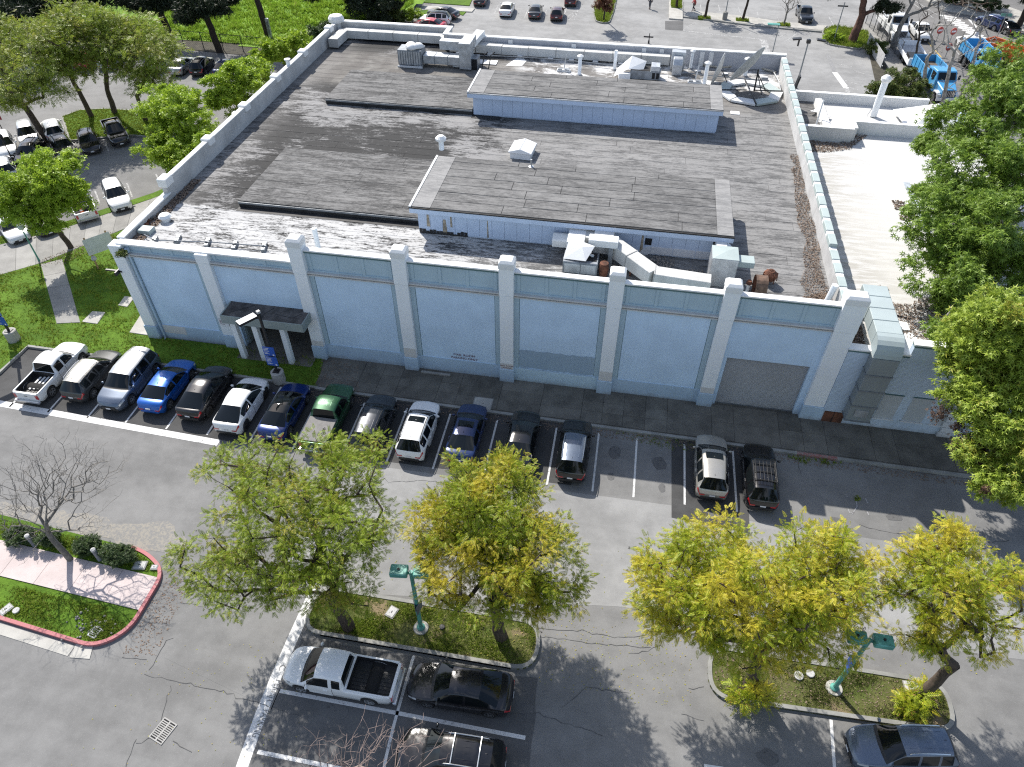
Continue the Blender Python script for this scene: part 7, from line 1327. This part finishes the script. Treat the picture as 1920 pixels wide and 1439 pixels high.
# the two big trees at the right edge
tree('broadleaf_tree', 'tall deep green tree over the annex roof, upper of the two at the right edge', (31.5, 14.5), 4.5, [blob(1850, 330, 9.5, 4.0, 3.6, 3.0), blob(1800, 260, 9.5, 2.6, 2.6, 2.2), blob(1830, 420, 8.8, 3.6, 3.0, 2.6), blob(1880, 200, 11.5, 3.4, 3.0, 2.6), blob(1780, 470, 8.0, 2.2, 2.0, 1.6), blob(1790, 530, 6.8, 2.4, 2.0, 1.6), blob(1870, 500, 8.0, 3.0, 2.6, 2.4), blob(1900, 130, 12.5, 2.2, 2.2, 2.0), blob(1748, 345, 8.2, 1.5, 1.4, 1.0), blob(1760, 600, 6.4, 1.5, 1.2, .9)], 'star', ML_BIG, M_BARKG, 'big trees at the right edge', 300, 85, .25, .95, 81, .4, .8, .2, .36)
tree('broadleaf_tree', 'lime-green tree at the right edge in front of the annex', (30.6, -1.8), 4.0, [blob(1868, 665, 8.0, 2.5, 2.3, 2.1), blob(1842, 625, 8.6, 1.8, 1.8, 1.7), blob(1880, 750, 6.8, 2.4, 2.2, 2.0), blob(1895, 840, 5.6, 2.0, 1.8, 1.6), blob(1890, 920, 4.4, 1.5, 1.3, 1.2), blob(1900, 610, 9.6, 2.0, 2.0, 1.8), blob(1812, 690, 7.4, 1.3, 1.2, 1.0), blob(1838, 745, 6.8, 1.3, 1.2, 1.1)], 'star', ML_LT, M_BARKG, 'big trees at the right edge', 200, 88, .235, .85, 82, .3, .8, .15, .36)
rng = np.random.default_rng(5); r_ = empty('seed_branch', (*at(1838, 838, 4.5), 4.5), 0, 'hanging brown seed clusters at the edge of the lime-green tree', 'seed clusters')
C = np.concatenate([np.array([*at(px, py, 4.8), 4.8]) - np.array(r_.location) + rng.normal(0, s, (k, 3)) * [1, .6, 1] for px, py, s, k in ((1818, 830, .30, 260), (1838, 845, .25, 200), (1800, 842, .22, 150), (1775, 742, .25, 120), (1765, 775, .25, 110), (1800, 800, .22, 100), (1832, 868, .18, 90), (1850, 920, .14, 50))]); leafmesh('clusters', 'spray', C, rng.normal(0, 1, C.shape), .11, rng, M_SEED, r_)
# clipped shrubs on the red-kerbed island
GSH = 'clipped shrubs in the red-kerbed island'
for px, py, rx, ry, rz, lb, sd in ((93, 1012, .62, .50, .55, 'dark clipped shrub beside the bare trunk, with twigs over it', 91), (165, 1026, .62, .55, .55, 'round dark clipped shrub right of the bare trunk', 92), (222, 1042, .95, .55, .55, 'longest dark clipped shrub at the end of the island', 93), (38, 1008, .75, .45, .45, 'greyish low shrub left of the first bollard', 94)):
    b = at(px, py, .45); tree('shrub', lb, b, .15, [(b[0], b[1], .55, rx, ry, rz * .7)], 'spray', ML_SH, M_BARKD, GSH, 46, 44, .085, .22, sd, .03, kind='shrub', z0=.1, shell=.3)
# climbing weed on the front left corner
b = (-23.45, -.1); tree('shrub', 'weed sprouting from the top of the front left corner of the blue wall', b, .1, [(b[0], b[1] - .1, 6.9, .3, .25, .3)], 'spray', ML_SH2, M_BARKD, None, 8, 14, .14, .2, 95, .02, kind='weed', z0=6.6)
# ------------------------------------------------------------------ lamps, signs, posts
def lot_lamp(p, h, label, signs, head=0.0):
    t = empty('street_lamp', (p[0], p[1], .12), head, label, 'street lamp', 'green twin-head lamps')
    MB().lathe([(.36, 0), (.34, .06), (.18, .06)], (0, 0, 0), 20).build('footing', M_CONC_L, t); MB().lathe([(.19, .05), (.19, .12), (.10, .2), (.085, h)], (0, 0, 0), 14).build('pole', M_GREENP, t); MB().tube([(-.55, 0, h - .12), (.55, 0, h - .12)], .06, 8).build('arm', M_GREENP, t)
    for s in (1, -1):
        o = MB().box(s * .12 if s > 0 else -.86, .86 if s > 0 else -.12, -.26, .26, h - .14, h + .14).build('lamp_head', M_GREENP, t, bevel=.04); MB().box(s * .25 if s > 0 else -.75, .75 if s > 0 else -.25, -.2, .2, h - .16, h - .14).build('lens', M_BOXC, o)
        MB().lathe([(.05, h + .14), (.05, h + .2)], (s * .5, 0, 0), 8).build('photocell', M_BLKMET, o)
    for (z, a, m) in signs: MB().box(-.24, .24, -.012, .012, z - .32, z + .32, Matrix.Rotation(a, 4, 'Z') @ Matrix.Translation((0, .11, 0))).build('sign_plate', m, t)
    return t
M_SIGNY = simple('yellow_sign_back', (.42, .32, .05), .5); M_SIGNS = simple('grey_sign_back', (.10, .11, .15), .5)
lot_lamp(at(790, 1180), 4.85, 'green twin-head lamp in the left tree island, with dark sign backs on its pole', [(2.0, 1.9, M_SIGNS), (2.0, -1.9, M_SIGNS)], .12)
lot_lamp(at(1562, 1293), 4.5, 'green twin-head lamp in the right tree island, with blue and yellow sign plates', [(2.35, 1.5, M_SIGNB), (2.45, -1.2, M_SIGNY)], .0)
def sign_lamp(px, py, label, h=5.4, lamp=True):
    p = at(px, py); t = empty('sign_lamp', (p[0], p[1], .05), 0, label, 'lamp post', 'lamp posts in concrete drums'); MB().lathe([(.40, 0), (.40, .82), (.36, .86)], (0, 0, 0), 22).build('concrete_drum', M_CONC_L, t); MB().box(-.2, .2, -.2, .2, .86, .9).build('base_plate', M_BLKMET, t); MB().box(-.06, .06, -.06, .06, .88, h).build('pole', M_BLKMET, t)
    for z in (2.55, 1.75):
        o = MB().box(-.42, .32, -.10, -.07, z - .36, z + .36).build('sign_plate', M_SIGNB, t, bevel=.01)
        for k in range(5): w = (.34, .28, .32, .2, .3)[k]; MB().box(-.36, -.36 + w, -.106, -.102, z + .24 - k * .11, z + .275 - k * .11).build('print_line', M_SIGNW, o)
        MB().box(.14, .24, -.106, -.102, z - .3, z - .2).build('print_symbol', M_SIGNW, o)
    if lamp:
        a = math.radians(-125); M = Matrix.Translation((0, 0, h)) @ Matrix.Rotation(a, 4, 'Z'); MB().tube([(0, 0, h - .1), (.25 * math.cos(a), .25 * math.sin(a), h)], .05, 8).build('arm', M_BLKMET, t); MB().box(.2, 1.35, -.24, .24, -.10, .06, M).build('lamp_head', M_BLKMET, t, bevel=.02); MB().box(.22, 1.33, -.225, .225, .06, .075, M).build('lamp_top', M_SIGNW, t); MB().box(-.1, .1, -.1, .1, .05, .2, M).build('photocell', M_BOXC, t)
    return t
sign_lamp(525, 716, 'black lamp post in a concrete drum with two blue signs, by the entrance canopy'); sign_lamp(29, 640, 'black lamp post in a concrete drum at the left edge of the lawn')
p = at(75, 492); t = empty('globe_lamp', (*p, .1), 0, 'slim green pole with a pale globe beside the diagonal walk', 'lamp post'); MB().lathe([(.09, 0), (.06, .3), (.045, 2.75)], (0, 0, 0), 10).build('pole', M_GREENP, t); MB().lathe([(.1, 2.72), (.24, 2.85), (.28, 3.0), (.22, 3.16), (.05, 3.26)], (0, 0, 0), 16).build('globe', simple('milky_globe', (.62, .66, .64), .3), t, smooth=True)
p = at(205, 500); t = empty('notice_sign', (*p, .1), .9, 'blank pale sign board on two timber posts at the front left corner of the building', 'sign')
for s in (-.75, .75): MB().box(s - .06, s + .06, -.06, .06, 0, 2.7).build('post', M_WOOD, t)
MB().box(-.95, .95, -.10, -.06, 1.3, 2.6).build('panel', simple('pale_sign_panel', (.50, .55, .54), .6, 0, .1), t); MB().lathe([(.12, 0), (.2, .1), (.15, .3)], (-.75, -.2, .9), 10).build('floodlight', M_BOXC, t)
p = at(222, 489); tag(MB().box(-.9, .2, -.05, .05, 0, .1).box(-.05, .05, -.4, .1, -.05, .2).build('wall_bracket', M_BLKMET), 'black bracket arm sticking out of the front left corner of the blue wall', 'bracket').location = (-24.4, .0, 5.4)
def pole(px, py, h, label, r=.09, mat=None, extra=None, tip=0):
    t = empty('light_pole', at3(px, py), 0, label, 'light pole', 'light poles behind the building'); MB().lathe([(r * 1.9, 0), (r * 1.6, .35), (r, .4), (r * .75, h)], (0, 0, 0), 10).build('pole', mat or M_STEEL, t)
    if extra == 'twin':
        for s in (1, -1): MB().box(s * .15 if s > 0 else -1.05, 1.05 if s > 0 else -.15, -.28, .28, h - .05, h + .1, Matrix.Translation((0, 0, 0)) @ Matrix.Rotation(s * .12, 4, 'Y')).build('lamp_head', M_BLKMET, t, bevel=.03)
        MB().box(-.2, .2, -.2, .2, h - .45, h - .1).build('bracket', M_BLKMET, t); MB().box(-1.05, -.9, -.1, .1, h - .8, h).build('camera', M_BLKMET, t)
    elif extra == 'flat': MB().box(-1.3, .1, -.3, .3, h, h + .12).build('lamp_head', M_GREENP, t, bevel=.02)
    elif extra == 'block': MB().box(-.3, .3, -.3, .3, 0, 1.0).build('plinth', M_CONC, t, bevel=.03)
    elif extra == 'panel': MB().box(-.7, .5, -.03, .03, h - .5, h - .35).build('sign_arm', M_BLKMET, t)
    return t
pole(1492, 166, 5.2, 'tall steel pole with twin black lamp heads behind the right rear parapet', .09, None, 'twin'); pole(1447, 104, 3.4, 'slim pole with one flat green lamp head behind the rear parapet', .06, None, 'flat'); pole(1358, 38, 6.0, 'pole on a concrete block on the rear kerb', .07, None, 'block'); pole(1562, 80, 4.6, 'pole with a thin cross arm in the rear corner bed', .07, None, 'panel')
pole(1216, 82, 1.2, 'short black post peeping over the rear parapet', .06, M_BLKMET, 'panel'); pole(1859, 92, 4.0, 'green street-name pole by the orange container', .07, M_STEEL, None)
MB().box(-.6, .6, -.02, .02, 3.7, 4.0).build('street_sign', M_GREENP, bpy.data.objects['light_pole.005'])
p = at(8, 250); t = empty('road_sign', (*p, 0), .3, 'red rectangular sign on a post at the far left edge', 'sign'); MB().tube([(0, 0, 0), (0, 0, 2.2)], .04, 6).build('post', M_BLKMET, t); MB().box(-.3, .45, -.05, -.02, 1.35, 2.0).build('panel', simple('red_sign', (.35, .03, .04), .5), t)
p = at(29, 310); t = empty('lot_post', (*p, 0), 0, 'dark thin lamp post between the cars at the left edge', 'lamp post'); MB().lathe([(.12, 0), (.05, .3), (.05, 2.6)], (0, 0, 0), 8).build('pole', M_BLKMET, t); MB().lathe([(.12, 2.55), (.2, 2.8), (.05, 3.0)], (0, 0, 0), 10).build('lantern', M_BLKMET, t)
p = at(255, 217); t = empty('lot_post', (*p, .12), 0, 'thin leaning stake with a white cap on the grass island', 'post'); MB().tube([(0, 0, 0), (-.2, 0, 1.0)], .03, 6).build('post', M_STEEL, t); MB().lathe([(.12, 0), (.14, .1), (.05, .2)], (.35, -.2, 0), 10).build('cap', M_BOXC, t)
p = at(480 + 26, 68); t = empty('utility_box', (-40.3, 55.8, .4), 0, 'grey box fixed to the dark trunk in the meadow', 'box'); MB().box(-.2, .2, -.15, .15, 0, 2.2).build('box', M_GALV, t, bevel=.02); MB().box(-.15, .15, -.17, -.15, .3, 1.9).build('door', M_GALVD, t)
# bollards and covers of the red-kerbed island
for px, py, lb in ((66, 1024, 'grey bollard light between the shrubs, left'), (188, 1050, 'grey bollard light by the longest shrub, right')):
    t = empty('bollard', at3(px, py, .1), 0, lb, 'bollard', 'bollard lights by the pink walk'); MB().lathe([(.115, 0), (.105, .75), (.105, .82)], (0, 0, 0), 16).build('post', simple('grey_bollard', (.19, .20, .22), .5), t); MB().lathe([(.105, .82), (.12, .83), (.115, .93), (.03, .97)], (0, 0, 0), 16).build('cap', M_BOXC, t)
def cover(px, py, w, l, rot, label, round_=False, mat=None, z=.12, h=.08):
    t = empty('utility_cover', at3(px, py, z), rot, label, 'utility cover')
    if round_: MB().lathe([(w, 0), (w, h - .01), (w - .02, h)], (0, 0, 0), 18).build('lid', mat or M_BOXC, t)
    else:
        MB().box(-l / 2 - .04, l / 2 + .04, -w / 2 - .04, w / 2 + .04, -.03, h - .02).build('frame', M_CONC, t); MB().box(-l / 2, l / 2, -w / 2, w / 2, -.02, h).build('lid', mat or M_BOXC, t, bevel=.02); MB().box(-.06, .06, -.02, .02, h, h + .004).build('keyhole', M_DARK, t)
    return t
cover(12, 1144, .32, .5, 1.15, 'white oblong cover in the grass at the lower left edge'); cover(31, 1146, .16, 0, 0, 'white round cover beside the oblong one', True); cover(263, 1061, .40, .58, .15, 'pale rectangular lid in the grass by the shrub end'); cover(290, 1065, .2, .26, .15, 'small pale lid by the red kerb tip')
cover(735, 1149, .38, .50, 1.25, 'pale oblong lid in the grass of the left tree island'); cover(1497, 1268, .2, 0, 0, 'white round cap lying in the right tree island, left one', True); cover(1519, 1264, .18, 0, 0, 'white round cap lying in the right tree island, right one', True); cover(1708, 1288, .40, .55, .1, 'white lid by the leaning trunk in the right tree island')
cover(829, 1177, .13, 0, 0, 'black open pipe end in the grass of the left tree island', True, M_BLKMET)
cover(905, 757, .95, 1.1, 0, 'paler square of concrete with a round lid set in the front pavement', mat=M_CONC_L, z=.125, h=.02); 
def grate(px, py, w, l, rot, n, cols, label, z=0.0, mat=None):
    t = empty('drain_grate', at3(px, py, z), rot, label, 'drain grate'); MB().box(-w / 2, w / 2, -l / 2, l / 2, -.05, .012).build('pit', M_DARK, t); MB().box(-w / 2 - .05, w / 2 + .05, -l / 2 - .05, -l / 2, -.05, .03).box(-w / 2 - .05, w / 2 + .05, l / 2, l / 2 + .05, -.05, .03).box(-w / 2 - .05, -w / 2, -l / 2, l / 2, -.05, .03).box(w / 2, w / 2 + .05, -l / 2, l / 2, -.05, .03).build('frame', mat or M_GALV, t)
    for k in range(cols - 1): x = -w / 2 + (k + 1) * w / cols; MB().box(x - .035, x + .035, -l / 2, l / 2, 0, .028).build('spine', mat or M_GALV, t)
    me = None
    for k in range(n):
        y = -l / 2 + (k + 1) * l / (n + 1)
        o = MB().box(-w / 2, w / 2, -.022, .022, 0, .026).build('bar', mat or M_GALV, t) if me is None else link('bar', me, mat or M_GALV, t); me = o.data; o.location = (0, y, 0)
grate(306, 1371, .62, .80, -.28, 9, 2, 'steel drain grate in the asphalt near the bottom left', 0.0, simple('grate_steel', (.24, .24, .235), .6, .3, .2)); grate(178, 1186, .34, .40, -.2, 4, 1, 'small drain grate among pale stones in the red-kerbed island', .12, M_GALVD)
rg = random.Random(4); mb = MB()
for k in range(60):
    q = at(168 + rg.gauss(0, 20), 1180 + rg.gauss(0, 14)); s = rg.uniform(.5, 1.0); mb.lathe([(.02 * s, 0), (.075 * s, .02), (.06 * s, .07 * s), (.01, .09 * s)], (q[0], q[1], .1), 6)
stuff(mb.build('pebbles', M_CONC, smooth=True))
tag(MB().box(-.95, .95, -.09, .09, 0, .14).build('wheel_stop', M_CONC, bevel=.02), 'loose concrete wheel stop on the pavement against the plinth', 'wheel stop').location = (-4.5, -.2, .125)
# ------------------------------------------------------------------ fences
def wire_fence(a, b, h, n, label, mat, step=.3, name='chain_link_fence'):
    a = Vector((*a, 0)); b = Vector((*b, 0)); d = b - a; L = d.length; t = empty(name, a, math.atan2(d.y, d.x), label, 'fence', None); me = None
    for k in range(n + 1):
        if me is None: o = MB().tube([(0, 0, 0), (0, 0, h + .05)], .05, 6).build('post', mat, t); me = o.data
        else: o = link('post', me, mat, t)
        o.location = (k * L / n, 0, 0)
    MB().tube([(0, 0, h), (L, 0, h)], .03, 5).build('top_rail', mat, t); mb = MB()
    k = 0
    while k * step < L + h:
        x = k * step
        for s in (1, -1):
            x0, x1 = (x - h, x) if s > 0 else (x, x - h); z0, z1 = 0.05, h; c = lambda q: max(0, min(L, q))
            ta, tb = (c(x0) - x0) / (x1 - x0), (c(x1) - x0) / (x1 - x0)
            if abs(tb - ta) > .02: mb.add([(c(x0), -.006, z0 + (z1 - z0) * ta), (c(x0), .006, z0 + (z1 - z0) * ta + .012), (c(x1), .006, z0 + (z1 - z0) * tb + .012), (c(x1), -.006, z0 + (z1 - z0) * tb)], [(0, 1, 2, 3)])
        k += 1
    stuff(mb.build('wire_mesh', mat, t, fix=False)); return t
wire_fence((-66, 52.6), (-28.5, 50.6), 1.9, 14, 'dark wire fence between the left lot and the meadow', M_FENCE, .3)
wire_fence(at(1622, 46), at(1684, 112), 2.0, 8, 'grey wire fence along the street pavement', M_FENCEG, .3)
a = Vector((*at(1624, 86), 0)); b = Vector((*at(1652, 130), 0)); d = b - a; t = empty('slat_fence', a, math.atan2(d.y, d.x), 'low grey slatted fence at the end of the rear lot', 'fence'); me = None; n = int(d.length / .28)
for k in range(n):
    if me is None: o = MB().box(0, .25, -.02, .02, .05, 1.5).build('slat', M_BOXC, t); me = o.data
    else: o = link('slat', me, M_BOXC, t)
    o.location = (k * .28, 0, 0)
MB().box(0, d.length, .02, .08, .3, .38).box(0, d.length, .02, .08, 1.2, 1.28).build('rail', M_BOXC, t)
# ------------------------------------------------------------------ people at the top of the picture
def person(p, head, label, top_m, leg_m, skin=(.35, .22, .16), hair=(.03, .02, .015), stride=.28):
    root = empty('person', p, head, label, 'person', 'people walking in the rear lot')
    J = dict(pel=(0, 0, .92), spine=(0, 0, 1.15), chest=(.02, 0, 1.36), neck=(.03, 0, 1.49), head=(.05, 0, 1.64), crown=(.05, 0, 1.74), hl=(0, .1, .88), kl=(.16, .1, .49), al=(.12, .1, .08), tl=(.28, .1, .04), hr=(0, -.1, .88), kr=(.02, -.1, .48), ar=(-stride, -.1, .12), tr=(-stride + .14, -.1, .04),
             sl=(.02, .2, 1.40), el=(-.10, .26, 1.14), wl=(.02, .27, .90), fl=(.06, .27, .82), sr=(.02, -.2, 1.40), er=(.10, -.26, 1.15), wr=(.28, -.25, 1.0), fr=(.35, -.24, .96))
    E = [('pel', 'spine'), ('spine', 'chest'), ('chest', 'neck'), ('neck', 'head'), ('head', 'crown'), ('pel', 'hl'), ('hl', 'kl'), ('kl', 'al'), ('al', 'tl'), ('pel', 'hr'), ('hr', 'kr'), ('kr', 'ar'), ('ar', 'tr'), ('chest', 'sl'), ('sl', 'el'), ('el', 'wl'), ('wl', 'fl'), ('chest', 'sr'), ('sr', 'er'), ('er', 'wr'), ('wr', 'fr')]
    Rr = dict(pel=.14, spine=.13, chest=.15, neck=.06, head=.10, crown=.07, hl=.09, kl=.06, al=.045, tl=.04, hr=.09, kr=.06, ar=.045, tr=.04, sl=.065, el=.045, wl=.033, fl=.035, sr=.065, er=.045, wr=.033, fr=.035)
    def skinned(name, edges, grow, mat):
        ks = []; [ks.append(k) for e in edges for k in e if k not in ks]; me = bpy.data.meshes.new(name); me.from_pydata([J[k] for k in ks], [(ks.index(a_), ks.index(b_)) for a_, b_ in edges], []); o = link(name, me, None, root)
        m = o.modifiers.new('skin', 'SKIN'); m.use_smooth_shade = True
        for k, v in zip(ks, me.skin_vertices[0].data): v.radius = (Rr[k] + grow,) * 2
        me.skin_vertices[0].data[0].use_root = True; s_ = o.modifiers.new('sub', 'SUBSURF'); s_.levels = s_.render_levels = 1
        bpy.context.view_layer.update(); ev = o.evaluated_get(bpy.context.evaluated_depsgraph_get()); m2 = bpy.data.meshes.new_from_object(ev); o.modifiers.clear(); o.data = m2; m2.materials.clear(); m2.materials.append(mat); return o
    skinned('body', E, 0, simple('skin_%d' % int(p[0] * 10), skin, .6, 0, .1)); skinned('shirt', [('spine', 'chest'), ('pel', 'spine'), ('chest', 'sl'), ('sl', 'el'), ('el', 'wl'), ('chest', 'sr'), ('sr', 'er'), ('er', 'wr')], .018, top_m); skinned('trousers', [('pel', 'hl'), ('hl', 'kl'), ('kl', 'al'), ('pel', 'hr'), ('hr', 'kr'), ('kr', 'ar')], .018, leg_m)
    MB().lathe([(.02, 1.80), (.085, 1.78), (.125, 1.70), (.12, 1.62)], (.03, 0, 0), 12).build('hair', simple('dark_hair', hair, .7), root, smooth=True)
    for x, y in ((.2, .1), (-stride + .07, -.1)): MB().box(x - .14, x + .13, y - .05, y + .05, 0, .09).build('shoe', M_BLKMET, root, bevel=.02)
    MB().box(.135, .155, -.045, .045, 1.655, 1.675).box(.14, .175, -.012, .012, 1.6, 1.65).box(.135, .15, -.03, .03, 1.56, 1.575).build('face', simple('dark_hair', hair, .7), root)
person(at3(1300, 21), math.radians(200), 'person in a red top walking left beside the young tree at the top', simple('red_shirt', (.42, .03, .035), .8, 0, .1), simple('dark_trousers', (.03, .03, .035), .8, 0, .1))
person(at3(1218, 17), math.radians(250), 'person in dark clothes walking at the top edge with a long shadow', simple('dark_jacket', (.05, .05, .055), .8, 0, .1), simple('grey_trousers', (.10, .10, .11), .8, 0, .1), stride=.2)
